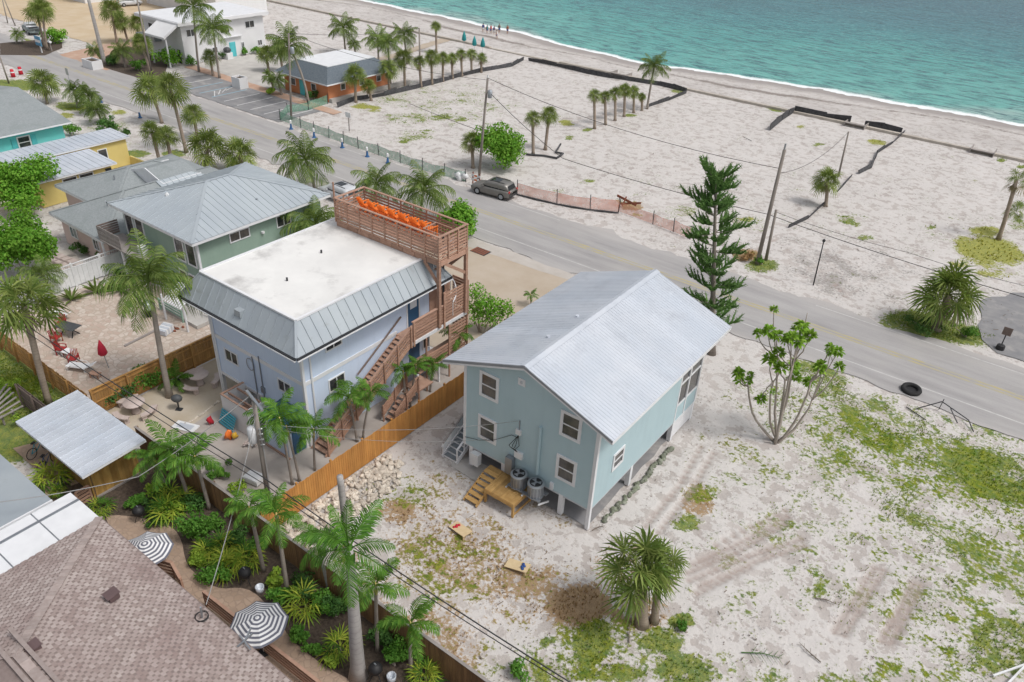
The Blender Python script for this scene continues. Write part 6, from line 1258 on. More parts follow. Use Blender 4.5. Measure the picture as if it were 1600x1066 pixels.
# ================================================================== props
mat('orange_plastic', (.80, .17, .025), .5, col2=(.85, .23, .04), scale=4); mat('red_paint', (.36, .03, .03), .5); mat('red_cloth', (.50, .02, .05), .8); mat('teal_cloth', (.02, .25, .26), .8); mat('blue_plastic', (.04, .13, .30), .6); mat('cyan_plastic', (.03, .34, .46), .5); mat('yellow_plastic', (.7, .42, .04), .5)
mat('table_slate', (.075, .08, .085), .6); mat('stone_pink', (.47, .385, .35), .85, col2=(.54, .46, .43), scale=3); mat('tyre', (.018, .018, .019), .85); mat('car_gray', (.24, .23, .215), .35, metal=.4); mat('car_glass', (.012, .016, .02), .08, spec=.9); mat('truck_gray', (.22, .26, .26), .4, metal=.4); mat('car_white', (.6, .62, .65), .35)
mat('tail_red', (.45, .015, .015), .3); mat('lamp_white', (.8, .8, .8), .2); mat('board_tan', (.60, .46, .27), .6, col2=(.66, .52, .32), scale=4); mat('bag_red', (.55, .02, .04), .8); mat('bag_blue', (.03, .08, .28), .8)
mat('silt', (.03, .03, .033), .75, col2=(.075, .075, .08), scale=3); mat('stone_white', (.64, .58, .50), .9, col2=(.50, .44, .37), scale=3, rnd=.2, bmp=.4); mat('pole_wood', (.20, .175, .155), .9, col2=(.28, .25, .22), scale=3, stretch=(1, 1, .2)); mat('seawall', (.50, .455, .40), .9, col2=(.40, .36, .31), scale=.8); mat('skin', (.42, .26, .19), .6); mat('rust', (.26, .09, .05), .85); mat('cable', (.035, .035, .037), .6); mat('cable_gray', (.30, .30, .30), .6)
mat('sign_blue', (.10, .30, .48), .5); mat('rope_stone', (.55, .48, .40), .9, rnd=.2)
def netting(name, col, dens, scale):
    m, n, b, out = _new(name); b.inputs['Base Color'].default_value = c4(col); b.inputs['Roughness'].default_value = .8
    g = N(n, 'ShaderNodeNewGeometry').outputs['Position']; t = N(n, 'ShaderNodeBsdfTransparent'); s = N(n, 'ShaderNodeMixShader')
    n.links.new(ramp(n, noise(n, scale, 3, .6, g), .35, .65, (dens - .12,) * 3, (dens + .12,) * 3), s.inputs[0]); n.links.new(t.outputs[0], s.inputs[1]); n.links.new(b.outputs[0], s.inputs[2]); n.links.new(s.outputs[0], out.inputs[0])
netting('green_net', (.16, .34, .24), .62, 3); netting('pink_net', (.72, .30, .20), .5, 1)
# ---- orange adirondack chairs on the roof terrace
def adirondack(x, y, z, rz, label, m='orange_plastic'):
    t = thing('adirondack_chair', label, 'chair', (x, y, z), rz, 'orange chairs on the roof terrace'); t.scale = (1.0, 1.05, 1.2)
    for k in range(5): beam('back_slat', m, t, (-.24 + .12 * k, -.28, .30), (-.27 + .135 * k, -.56, .98 - .04 * abs(k - 2)), .022, .112, (0, 1, .4), True)
    for k in range(4): place('seat_slat', ucube(m), t, (0, -.2 + .14 * k, .33 + .035 * k), (.24, 0, 0), (.54, .13, .022), True)
    for s in (-1, 1):
        piece('arm', m, t, s * .33 - .06, -.42, .54, s * .33 + .06, .38, .565, True); piece('leg', m, t, s * .31 - .02, .28, 0, s * .31 + .02, .38, .54, True); beam('rear_leg', m, t, (s * .27, .34, .38), (s * .27, -.62, .04), .03, .12, (0, 0, 1), True)
    beam('back_rail', m, t, (-.3, -.42, .56), (.3, -.42, .56), .03, .07, (0, 0, 1), True)
OR = ['first', 'second', 'third', 'fourth', 'fifth', 'sixth', 'seventh', 'eighth', 'ninth']
for k in range(7): adirondack(-35.75 + k * .92, 33.15, DZF, radians(-8 + 4 * (k % 3)), '%s orange adirondack chair from the left on the roof terrace' % OR[k])
# ---- cars
def wheel(t, x, y, r, s):
    w_ = MB().tube([(x, y - .11 * s, r), (x, y + .11 * s, r)], r, 16).build('wheel', 'tyre', t, local=True); MB().tube([(x, y + .09 * s, r), (x, y + .118 * s, r)], r * .62, 12).build('rim', 'galv', w_, local=True)
def loft(st):
    """stations (x, half width, z0, z1, tumblehome)"""
    mb = MB(); n_ = 8
    for x, hw, z0, z1, th_ in st:
        for yy, zz in ((-hw * .92, z0), (-hw, lerp(z0, z1, .25)), (-hw * .995, lerp(z0, z1, .72)), (-hw * th_, z1), (hw * th_, z1), (hw * .995, lerp(z0, z1, .72)), (hw, lerp(z0, z1, .25)), (hw * .92, z0)): mb.v.append((x, yy, zz))
    for k in range(len(st) - 1):
        for j in range(n_): mb.f.append([k * n_ + j, k * n_ + (j + 1) % n_, (k + 1) * n_ + (j + 1) % n_, (k + 1) * n_ + j])
    mb.f.append(list(range(n_))); mb.f.append(list(range((len(st) - 1) * n_, len(st) * n_))[::-1]); return mb
def suv(loc, rz, label, m='car_gray', name='parked_car', cat='car'):
    t = thing(name, label, cat, loc, rz)
    loft([(-2.36, .80, .42, .92, .9), (-2.25, .90, .36, 1.02, .93), (-1.5, .94, .28, 1.04, .95), (0, .945, .26, 1.02, .95), (1.1, .94, .28, 1.0, .94), (1.9, .90, .32, .92, .88), (2.28, .80, .40, .80, .8), (2.36, .68, .46, .70, .8)]).build('body', m, t, True, True)
    loft([(-2.18, .80, 1.0, 1.06, .9), (-1.95, .82, 1.0, 1.55, .84), (-1.55, .83, 1.0, 1.66, .82), (-.3, .84, 1.0, 1.70, .80), (.35, .83, 1.0, 1.64, .78), (1.15, .80, .98, 1.03, .9)]).build('cabin', m, t, True, True)
    for s in (-1, 1):
        for x0, x1, tx0, tx1 in ((-1.72, -1.12, -1.62, -1.14), (-1.06, -.22, -1.06, -.24), (-.16, .78, -.16, .30)):
            mb = MB(); mb.hexa([(x0, s * .845, 1.06), (x1, s * .845, 1.06), (x1, s * .80, 1.06), (x0, s * .80, 1.06), (tx0, s * .752, 1.55), (tx1, s * .752, 1.55), (tx1, s * .68, 1.55), (tx0, s * .68, 1.55)]); mb.build('side_window', 'car_glass', t, local=True)
        piece('roof_rail', 'dark_metal', t, -1.6, s * .60 - .02, 1.69, .1, s * .60 + .02, 1.74, True); piece('mirror', m, t, .62, s * .98 - .09, 1.02, .78, s * .98 + .09, 1.16, True)
        MB().box(-2.34, s * .62, .86, -2.24, s * .86, 1.06).build('taillight', 'tail_red', t, local=True); MB().box(2.16, s * .5, .66, 2.33, s * .78, .78).build('headlight', 'lamp_white', t, local=True)
        for x in (-1.42, 1.42): wheel(t, x, s * .84, .37, s)
    MB().hexa([(-2.165, -.66, 1.1), (-2.165, .66, 1.1), (-2.12, .66, 1.1), (-2.12, -.66, 1.1), (-2.01, -.58, 1.5), (-2.01, .58, 1.5), (-1.97, .58, 1.5), (-1.97, -.58, 1.5)]).build('rear_window', 'car_glass', t, local=True); MB().hexa([(1.10, -.68, 1.06), (1.10, .68, 1.06), (1.05, .68, 1.02), (1.05, -.68, 1.02), (.42, -.56, 1.62), (.42, .56, 1.62), (.38, .56, 1.58), (.38, -.56, 1.58)]).build('windscreen', 'car_glass', t, local=True)
    piece('rear_bumper', 'dark_metal', t, -2.40, -.75, .42, -2.28, .75, .58, True); piece('sunroof', 'car_glass', t, -.9, -.42, 1.692, .1, .42, 1.712, True)
a, b = P(746, 303), P(783, 313); d = (a - b).normalized(); nn = Vector((-d.y, d.x, 0)); nn = nn if nn.y > 0 else -nn
suv((a + b) / 2 + nn * .84, math.atan2(d.y, d.x), 'grey sport utility car parked on the far side of the road')
def pickup(loc, rz, label):
    t = thing('pickup_truck', label, 'truck', loc, rz)
    loft([(-2.7, .86, .45, 1.0, .95), (-2.6, .93, .38, 1.05, .96), (0, .95, .35, 1.05, .96), (1.7, .92, .38, 1.02, .93), (2.6, .82, .45, .9, .9)]).build('body', 'truck_gray', t, True, True); loft([(-.75, .82, 1.0, 1.5, .88), (-.5, .83, 1.0, 1.72, .84), (.5, .82, 1.0, 1.68, .82), (1.05, .8, 1.0, 1.06, .9)]).build('cab', 'car_white', t, True, True); piece('cargo_bed', 'black', t, -2.5, -.72, 1.02, -.85, .72, 1.062, True)
    for s in (-1, 1):
        piece('side_window', 'car_glass', t, -.45, s * .79 - .02, 1.1, .5, s * .79 + .02, 1.5, True)
        for x in (-1.6, 1.65): wheel(t, x, s * .84, .4, s)
    piece('windscreen', 'car_glass', t, .62, -.6, 1.2, .7, .6, 1.55, True)
pickup(P(50, 51), radians(168), 'grey pickup truck parked on the tan lot')
suv(P(203, 9), radians(80), 'white car parked at the top beyond the motel', 'car_white')
suv(P(531, 311), radians(178), 'white car barely showing behind the left end of the roof terrace', 'car_white')
# ---- poles and cables
def pole(label, base, top, r=.14, name='utility_pole', extras=True, hz=None, m='pole_wood'):
    b, t = upright(base, top) if hz is None else (P(*base), P(*top, hz)); o = thing(name, label, 'pole', (b.x, b.y, 0)); MB().tube([(b.x, b.y, -.2), tuple(t)], [r, r * .72], 9).build('shaft', m, o, True); return o, b, t
def can(o, p, r=.24, h=.75, m='galv'): MB().lathe([(r * .9, 0), (r, .05), (r, h - .06), (r * .8, h), (.05, h + .06)], 12, tuple(p)).build('transformer', m, o, True)
o1, b1, t1 = pole('leaning grey utility pole on the lot beyond the pine', (1183, 412), (1226, 234), .19)
piece('pole_bracket', 'galv', o1, t1.x - .08, t1.y - .06, t1.z, t1.x + .04, t1.y + .06, t1.z + .5)
o2, b2, t2 = pole('dark utility pole with transformer beside the sea grape bush', (748, 279), (762, 122), .15); can(o2, t2 + Vector((.35, 0, -1.9))); piece('insulator', 'white_plastic', o2, t2.x - .05, t2.y - .05, t2.z, t2.x + .05, t2.y + .05, t2.z + .3)
o3, b3, t3 = pole('thin black utility pole at the green net fence corner', (455, 187), (451, 52), .14); can(o3, t3 + Vector((.35, 0, -2.3)))
o4, b4, t4 = pole('bare pole among the palms by the silt fence', (657, 136), (655, 44), .15)
pole('tall dark pole in the roadside bed before the motel', (238, 118), (214, -2), .15); pole('leaning dark pole at the left edge beside the road', (14, 130), (-2, 84), .12); pole('dark post standing left of the leaning sabal pole', (24, 40), (3, -10), .1); pole('dark pole beside the far turquoise panel', (12, 36), (2, -8), .1)
o5, b5, t5 = pole('short weathered post leaning beside the tall leaning pole', (1197, 406), (1213, 328), .15); o6, b6, t6 = pole('thin dark post behind the sabal on the right lot', (1310, 276), (1326, 206), .12)
o7, b7, t7 = pole('slim black lamp post on the right lot near the road', (1271, 445), (1287, 378), .06, 'lamp_post', m='black'); MB().lathe([(.1, 0), (.14, .12), (.05, .25)], 8, tuple(t7)).build('lamp_head', 'black', o7)
# yard pole with cross arm, transformer and insulators
b8 = P(421, 786); t8 = Vector((b8.x - .75, b8.y + .55, 6.1)); o8 = thing('utility_pole', 'grey utility pole with cross arm and transformer in the blue house yard', 'pole', (b8.x, b8.y, 0)); MB().tube([(b8.x, b8.y, -.2), tuple(t8)], [.15, .11], 9).build('shaft', 'pole_wood', o8, True)
beam('cross_arm', 'galv', o8, t8 + Vector((-.8, .2, .15)), t8 + Vector((1.0, -.25, .05)), .12, .12); can(o8, t8.lerp(b8, .33) + Vector((-.38, -.1, -.5)), .26, .95, 'white_trim')
for k in range(4): beam('insulator', 'white_plastic', o8, t8.lerp(b8, .25 + .05 * k) + Vector((.12, -.05, 0)), t8.lerp(b8, .22 + .05 * k) + Vector((.55, -.15, .12)), .06, .06)
MB().tube([t8.lerp(b8, .1), t8.lerp(b8, .5) + Vector((.25, 0, 0)), t8.lerp(b8, .95) + Vector((.2, 0, 0))], .03, 5).build('riser_cable', 'cable_gray', o8)
def cable(label, pts, r=.02, sag=.4, m='cable', name='power_cable'):
    q = []
    for a, b in zip(pts, pts[1:]):
        a, b = Vector(a), Vector(b)
        for i in range(13): s = i / 12; p = a.lerp(b, s); p.z -= sag * 4 * s * (1 - s); q.append(p) if (i or not q) else None
    return solo(MB().tube(q, r, 5), name, m, label, 'cable', None, True, q[0])
cable('upper black cable crossing the yards from the patio to the bottom edge', [P(-40, 452, 6.4), P(410, 745, 5.8), P(905, 1075, 6.0)], .028, .25); cable('lower black cable running close beside the upper yard cable', [P(-40, 462, 6.2), P(414, 757, 5.6), P(900, 1078, 5.8)], .02, .3)
cable('grey service cable from the shingle roof mast up to the yard pole', [P(322, 945, 3.6), t8 + Vector((.1, 0, -.6))], .022, .35, 'cable_gray'); cable('pale cable from the left edge across the shed front to the yard pole', [P(-20, 787, 4.0), P(216, 745, 3.6), t8 + Vector((-.4, .1, .1))], .022, .15, 'cable_gray')
cable('thin cable from the yard pole to the stilt house meter', [t8 + Vector((.3, 0, -1.3)), (-18.0, TY0 - .1, 4.9)], .013, .5, 'cable_gray'); cable('second thin cable from the yard pole towards the orange fence', [t8 + Vector((.3, 0, -1.5)), (-20.0, TY0 - .1, 2.6)], .012, .5, 'cable_gray')
cable('cable along the far lots from the transformer pole to the tall leaning pole', [t2, t1 + Vector((0, 0, -1.6))], .025, .9); cable('lower cable from the transformer pole across the sandy lots to the right edge', [t2 + Vector((0, 0, -1.2)), P(880, 248, 5.0), P(1200, 335, 3.8), P(1640, 476, 4.2)], .028, .25); cable('slack cable between the tall leaning pole and the thin dark post', [t1 + Vector((0, 0, -2.0)), t6], .022, 1.0); cable('cable from the transformer pole along the far verge to the net corner pole', [t2 + Vector((0, 0, -.2)), t3], .02, .8)
cable('cable from the far net corner pole to the bare palm row pole', [t3, t4], .02, .5); cable('cable lying over the mid lot sand towards the transformer pole', [P(640, 162, .5), P(760, 208, .9)], .03, .1)
cable('thin cable across the right lot beyond the posts', [t5 + Vector((0, 0, -.2)), P(1420, 395, 2.6), P(1640, 455, 3.0)], .018, .2)
# roof mast and antenna on the shingle roof
t = thing('service_mast', 'coiled wires and mast on the edge of the shingle roof', 'mast', P(316, 966, 3.1)); p = P(316, 966, 3.1); MB().tube([p, p + Vector((.1, 0, .75))], .04, 6).build('mast', 'galv', t)
for k in range(4): MB().tube([p + Vector((.28 * cos(a * .55 + k), .25 * sin(a * .55 + k), .08 + .03 * a * (k % 2) * .3)) for a in range(12)], .016, 4).build('wire_loop', 'black', t)
t = thing('roof_antenna', 'small metal antenna bracket at the lower roof edge', 'antenna', P(383, 1010, 3.0)); p = P(383, 1010, 3.0)
for a, b in (((-.2, -.35, 0), (.1, .35, .5)), ((-.45, .1, .2), (.45, -.05, .25)), ((0, 0, .25), (-.15, .5, .55))): beam('rod', 'galv', t, p + Vector(a), p + Vector(b), .06, .06)
# ---- blue delineator cones by the road
cm = MB().lathe([(.22, 0), (.22, .04), (.13, .06), (.07, .55)], 10).mesh('cone_body', 'blue_plastic'); cw = MB().lathe([(.075, .55), (.10, .60), (.10, .85), (.05, .9)], 10).mesh('reflector', 'white_plastic')
for k, (x, y) in enumerate(((455, 202), (491, 215), (535, 231), (574, 245), (606, 255))):
    b = P(x, y); o = thing('traffic_cone', '%s blue cone with white top from the left along the green net fence' % OR[k], 'cone', b, 0, 'blue cones beside the road'); place('cone_body', cm, o, (0, 0, 0), local=True, sc=1.25); place('reflector', cw, o, (0, 0, 0), local=True, sc=1.25)
for x, y, lb in ((158, 160, 'blue cone by the road near the drooping coconut palm'), (219, 184, 'blue cone by the road left of the tall paired sabals')): b = P(x, y); o = thing('traffic_cone', lb, 'cone', b, 0, 'blue cones beside the road'); place('cone_body', cm, o, (0, 0, 0), local=True, sc=1.2)
for x, y, lb in ((21, 120, 'left red road barrel at the left edge'), (33, 116, 'right red road barrel at the left edge')):
    b = P(x, y); o = thing('road_barrel', lb, 'barrel', b); MB().lathe([(.3, 0), (.26, .5), (.22, 1.0), (.05, 1.02)], 10, tuple(b)).build('drum', 'bag_red', o, True); MB().lathe([(.275, .55), (.26, .7)], 10, tuple(b)).build('band', 'white_plastic', o)
# ---- net fences, silt fences, sea wall
def netfence(label, pts, h, m, post_m, step=2.6, lean=0., skirt=None):
    q = [Vector((*p[:2], 0)) for p in pts]; t = thing('net_fence', label, 'fence', q[0]); acc = []
    for a, b in zip(q, q[1:]):
        n_ = max(1, int((b - a).length / step)); acc += [a.lerp(b, i / n_) for i in range(n_)]
    acc.append(q[-1]); R = random.Random(len(acc))
    for i, (a, b) in enumerate(zip(acc, acc[1:])):
        ha, hb = h * R.uniform(.9, 1.05), h * R.uniform(.9, 1.05); mid = (a + b) / 2 + Vector((0, R.uniform(-.06, .06), 0)); mb = MB(); d = (b - a).normalized(); nn = Vector((-d.y, d.x, 0)) * .008
        for s in (1,): mb.poly([a, mid, mid + Vector((0, 0, (ha + hb) * .46)), a + Vector((0, 0, ha))]).poly([mid, b, b + Vector((0, 0, hb)), mid + Vector((0, 0, (ha + hb) * .46))])
        mb.build('net_panel', m, t)
        if skirt: MB().tube([a + Vector((0, -.1, .05)), mid + Vector((0, -.2, .07)), b + Vector((0, -.1, .05))], [.07, .11, .07], 5).build('skirt_roll', skirt, t)
    for a in acc: beam('post', post_m, t, a + Vector((0, 0, -.1)), a + Vector((R.uniform(-.08, .08), R.uniform(-.08, .08), h + .25)), .06, .06)
netfence('long green net fence along the far road edge', pp((438, 188), (470, 200), (560, 232), (660, 266), (728, 284)), 1.15, 'green_net', 'dark_metal')
netfence('short green net fence beside the orange building', pp((482, 172), (512, 162)), 1.1, 'green_net', 'dark_metal'); netfence('green net strip from the road to the net corner pole', pp((438, 188), (450, 176), (482, 172)), 1.0, 'green_net', 'dark_metal')
netfence('sagging orange net fence along the far verge behind the grey car', pp((808, 304), (870, 319), (922, 328), (966, 333)), 1.35, 'pink_net', 'dark_metal', 3.2, skirt='silt'); netfence('low orange net fence running down to the pine', pp((966, 330), (1020, 350), (1052, 362), (1078, 374)), 1.15, 'pink_net', 'dark_metal', 2.4)
t = thing('barrier_heap', 'collapsed orange barrier heap between the two orange nets', 'barrier', P(980, 325)); p = P(980, 325)
for a, b, w_ in (((-1.4, .2, .9), (.9, .1, .5), .25), ((-.5, -.2, .1), (-.3, .1, 1.1), .15), ((-.9, 0, .2), (1.3, .3, .8), .2)): beam('barrier_board', 'rust', t, p + Vector(a), p + Vector(b), .05, w_)
def siltfence(label, pts, h=.75, name='silt_fence'):
    q = [P(*p) for p in pts]; t = thing(name, label, 'fence', q[0]); R = random.Random(len(pts) * 7)
    for a, b in zip(q, q[1:]):
        n_ = max(1, int((b - a).length / 2.4)); 
        for i in range(n_):
            u, v_ = a.lerp(b, i / n_), a.lerp(b, (i + 1) / n_); h1, h2 = h * R.uniform(.65, 1.1), h * R.uniform(.65, 1.1); d = (v_ - u).normalized(); nn = Vector((-d.y, d.x, 0)) * .04; off = nn * R.uniform(-4, 4)
            MB().hexa([u - nn, v_ - nn, v_ + nn, u + nn, u - nn + off + Vector((0, 0, h1)), v_ - nn + off + Vector((0, 0, h2)), v_ + nn + off + Vector((0, 0, h2)), u + nn + off + Vector((0, 0, h1))]).build('fabric', 'silt', t)
    return t
siltfence('black silt fence along the palm row beside the orange building', ((528, 168), (552, 158), (600, 150), (640, 141), (680, 131), (722, 119), (754, 112), (800, 104), (818, 94)), .7); siltfence('black silt fence along the sea wall of the mid lot', ((826, 95), (870, 104), (920, 116), (952, 122), (975, 125), (1030, 134), (1072, 144)), .75)
siltfence('short black silt fence with white board beside the short palm row', ((1072, 146), (1045, 157), (1010, 168)), .6); siltfence('black silt fence along the sea wall of the right lot', ((1203, 204), (1222, 188), (1240, 176), (1290, 186), (1328, 193)), 1.0); siltfence('black silt fence right of the beach steps', ((1350, 197), (1380, 203), (1408, 209)), 1.0)
siltfence('ragged black silt fence zigzagging down the right lot', ((1412, 208), (1392, 226), (1370, 240), (1362, 262), (1342, 272)), .5); siltfence('torn black silt fence strip near the sabal and thin post', ((1330, 276), (1316, 292), (1308, 300)), .4); siltfence('black silt strip trailing from the right lot sabal', ((1288, 318), (1262, 342), (1232, 356)), .4)
cable('curled black hose below the paired sabals on the mid lot', [P(822, 241, .12), P(850, 243, .12), P(870, 247, .12), P(880, 240, .12), P(868, 238, .12), P(876, 225, .5)], .12, .0, 'silt', 'silt_roll')
t = thing('sea_wall', 'long concrete sea wall along the beach', 'wall', (-70, 114.3, 0))
for k in range(62): x = -170 + k * 3.0; piece('wall_block', 'seawall', t, x, 114.0, -.9, x + 2.97, 114.6, .28 if not (-92 < x < -76) else .1)
for lb, px_ in (('wooden beach steps in the sea wall between the silt fences', (1340, 195)), ('wooden beach steps in the sea wall at the right', (1537, 236)), ('wooden beach ramp boards in the mid lot sea wall', (960, 122))):
    b = P(*px_); o = thing('beach_steps', lb, 'steps', (b.x, 114.3, 0))
    for k in range(4): piece('step', 'gray_wood', o, b.x - 1.3, 113.2 + k * .6, .40 - k * .16, b.x + 1.3, 113.75 + k * .6, .48 - k * .16)
    for s in (-1, 1): piece('side_board', 'gray_wood', o, b.x + s * 1.35 - .05, 113.1, 0, b.x + s * 1.35 + .05, 115.6, .55)
sheet('beach_path', pp((560, 97), (600, 88), (690, 60), (704, 63), (612, 92), (575, 102)), .004, 'shell', .2)
# ---- closed umbrellas, people on the beach
def closed_umbrella(label, base, m, h=2.4, r=.2, lean=0.):
    b = P(*base); o = thing('closed_umbrella', label, 'umbrella', b); MB().tube([(0, 0, 0), (lean, 0, h)], .03, 6).build('pole', 'galv', o, local=True); MB().lathe([(r * .6, h * .45), (r, h * .52), (r * .75, h * .75), (.03, h + .05)], 10, (lean * .8, 0, 0)).build('canopy', m, o, True, True)
for x, y, lb in ((725, 76, 'left closed teal beach umbrella'), (741, 84, 'middle closed teal beach umbrella'), (754, 86, 'right closed teal beach umbrella')): closed_umbrella(lb, (x, y), 'teal_cloth', 2.9, .42)
closed_umbrella('closed red umbrella on the paver patio', (170, 575), 'red_cloth', 2.0, .3, -.35)
def person(base, label, shirt, rz=0., h=1.7, stride=.15):
    b = P(*base); b.z = float(groundz(np.array([b.x]), np.array([b.y]), np.array([shoreY(b.x)]))[0]) - .04
    V_ = [(0, 0, .95), (0, 0, 1.2), (0, 0, 1.42), (0, 0, 1.52), (0, 0, 1.64), (.10, 0, .9), (.11, stride, .5), (.11, stride * .6, .06), (.11, stride * .6 + .14, .03), (-.10, 0, .9), (-.11, -stride, .5), (-.11, -stride * 1.4, .08), (-.11, -stride * 1.4 + .14, .03), (.19, 0, 1.4), (.25, -.04, 1.12), (.26, .08, .88), (-.19, 0, 1.4), (-.25, .04, 1.12), (-.26, .14, .90)]
    E_ = [(0, 1), (1, 2), (2, 3), (3, 4), (0, 5), (5, 6), (6, 7), (7, 8), (0, 9), (9, 10), (10, 11), (11, 12), (2, 13), (13, 14), (14, 15), (2, 16), (16, 17), (17, 18)]
    Rr = [.15, .14, .15, .06, .11, .10, .07, .045, .04, .10, .07, .045, .04, .065, .05, .04, .065, .05, .04]
    me = bpy.data.meshes.new('body'); me.from_pydata([tuple(c * h / 1.75 for c in v_) for v_ in V_], E_, []); me.materials.append(MATS['skin']); o = thing('person', label, 'person', b, rz); ob_ = bpy.data.objects.new('body', me); COL.objects.link(ob_); adopt(ob_, o)
    ob_.modifiers.new('skin', 'SKIN'); sv_ = me.skin_vertices[0].data
    for i, r_ in enumerate(Rr): sv_[i].radius = (r_, r_); sv_[i].use_root = i == 0
    ob_.modifiers.new('sub', 'SUBSURF').levels = 1; f = h / 1.75
    MB().lathe([(.17 * f, .82 * f), (.19 * f, .95 * f), (.18 * f, 1.2 * f), (.21 * f, 1.4 * f), (.1 * f, 1.48 * f)], 10).build('shirt', shirt, o, True, True); MB().lathe([(.2 * f, .62 * f), (.2 * f, .8 * f), (.185 * f, .94 * f)], 10).build('shorts', 'bag_blue' if shirt != 'bag_blue' else 'white_plastic', o, True, True); MB().blob((0, -.02, 1.70 * f), (.105 * f, .115 * f, .10 * f), 1, 8, 5, .1).build('hair', 'black', o, True, True)
for x, y, lb, sh_, rz, h in ((755, 46, 'leftmost of the people on the beach, dressed dark', 'bag_blue', .4, 1.7), (761, 48, 'second person from the left in the beach group', 'teal_cloth', 1.2, 1.6), (767, 48, 'third person from the left in the beach group, in red', 'bag_red', 2.2, 1.7), (772, 50, 'fourth person from the left in the beach group', 'bag_blue', 3.1, 1.65), (780, 46, 'person standing just right of the beach group', 'table_slate', .9, 1.75), (776, 57, 'person nearest the sea wall below the beach group', 'white_plastic', 2.0, 1.5), (793, 47, 'rightmost person alone on the beach near the water', 'rust', 4.0, 1.7)): person((x, y), lb, sh_, rz, h)
# ---- signs, planters, mailbox
t = thing('resort_sign', 'blue and white sign in the entrance bed', 'sign', P(64, 82)); p = P(64, 82); piece('sign_board', 'sign_blue', t, p.x - .9, p.y - .05, 1.0, p.x + .9, p.y + .05, 2.4); piece('sign_trim', 'white_plastic', t, p.x - .8, p.y - .08, 1.5, p.x + .8, p.y - .06, 1.9); piece('sign_post', 'white_plastic', t, p.x + .2, p.y - .06, 0, p.x + .45, p.y + .06, 1.0)
t = thing('mailbox', 'white mailbox on a post beside the blue sign', 'mailbox', P(81, 80)); p = P(81, 80); piece('post', 'gray_wood', t, p.x - .05, p.y - .05, 0, p.x + .05, p.y + .05, 1.2); MB().tube([(p.x - .3, p.y, 1.4), (p.x + .3, p.y, 1.4)], .2, 8).build('box', 'white_plastic', t)
t = thing('sign_panel', 'white notice board on a post behind the green net fence', 'sign', P(546, 205)); p = P(546, 205); piece('post', 'gray_wood', t, p.x - .05, p.y - .05, 0, p.x + .05, p.y + .05, 2.2); piece('board', 'white_plastic', t, p.x - .45, p.y - .08, 1.7, p.x + .45, p.y - .05, 2.3)
t = thing('street_sign', 'grey traffic sign seen from behind at the near road edge', 'sign', P(111, 136)); p = P(111, 136); piece('post', 'galv', t, p.x - .03, p.y - .03, 0, p.x + .03, p.y + .03, 2.4); piece('plate', 'galv', t, p.x - .35, p.y - .06, 1.6, p.x + .35, p.y - .03, 2.5)
t = thing('street_sign', 'small brown sign on a short post beside the asphalt pad', 'sign', P(1563, 543)); p = P(1563, 543); piece('post', 'dark_metal', t, p.x - .04, p.y - .04, 0, p.x + .04, p.y + .04, 1.2); piece('plate', 'fence_weathered', t, p.x - .3, p.y - .06, 1.1, p.x + .3, p.y - .03, 1.75); MB().lathe([(.3, 0), (.28, .35), (.1, .4)], 8, (p.x, p.y - .3, 0)).build('base_bucket', 'black', t)
def planter(label, base, w_, d_, h, m='white_wall'):
    p = P(*base); o = thing('planter_box', label, 'planter', p)
    for a in ((-w_, -d_, w_, -d_ + .15), (-w_, d_ - .15, w_, d_), (-w_, -d_ + .151, -w_ + .15, d_ - .151), (w_ - .15, -d_ + .151, w_, d_ - .151)): MB().box(p.x + a[0], p.y + a[1], 0, p.x + a[2], p.y + a[3], h).build('side', m, o)
    MB().box(p.x - w_ + .14, p.y - d_ + .14, 0, p.x + w_ - .14, p.y + d_ - .14, h * .85).build('soil', 'mulch', o)
planter('white planter box beside the bare palm trunk and the road', (146, 106), 1.4, .8, 1.2); planter('white planter box between the parking bays and the orange building', (376, 137), .9, .7, 1.5)
t = thing('barrel_smoker', 'black smoker on a white stand beside the motel door', 'grill', P(357, 92)); p = P(357, 92); MB().box(p.x - .6, p.y - .5, 0, p.x + .6, p.y + .5, 1.0).build('stand', 'white_wall', t); MB().blob((p.x, p.y, 1.35), (.7, .55, .45), 1, 8, 5, .05).build('drum', 'table_slate', t)
t = thing('trash_bags', 'pile of white trash bags by the road at the net end', 'trash bags', P(725, 282)); p = P(725, 282)
for k in range(6): MB().blob((p.x + rv(-.9, .9), p.y + rv(-.4, .4), .25 + .25 * (k % 2)), (.45, .4, .35), k, 8, 5, .5).build('bag', 'white_plastic', t, True)
t = thing('road_barricade', 'small orange and white barricade beside the grey car', 'barricade', P(744, 290)); p = P(744, 290)
for s in (-.45, .45): piece('leg', 'rust', t, p.x + s - .05, p.y - .05, 0, p.x + s + .05, p.y + .05, 1.4)
for z in (.5, .95): piece('board', 'white_plastic', t, p.x - .6, p.y - .09, z, p.x + .6, p.y - .055, z + .22); piece('stripe', 'orange_plastic', t, p.x - .2, p.y - .1, z + .02, p.x + .15, p.y - .092, z + .2)
t = thing('drain_grate', 'rusty drain grate set in the tan driveway', 'drain grate', P(751, 393)); p = P(751, 393)
for k in range(6): piece('bar', 'rust', t, p.x - .75 + .25 * k, p.y - .5, .004, p.x - .6 + .25 * k, p.y + .5, .03)
MB().box(p.x - .8, p.y - .55, .0, p.x + .8, p.y + .55, .012).build('frame', 'dark_metal', t)
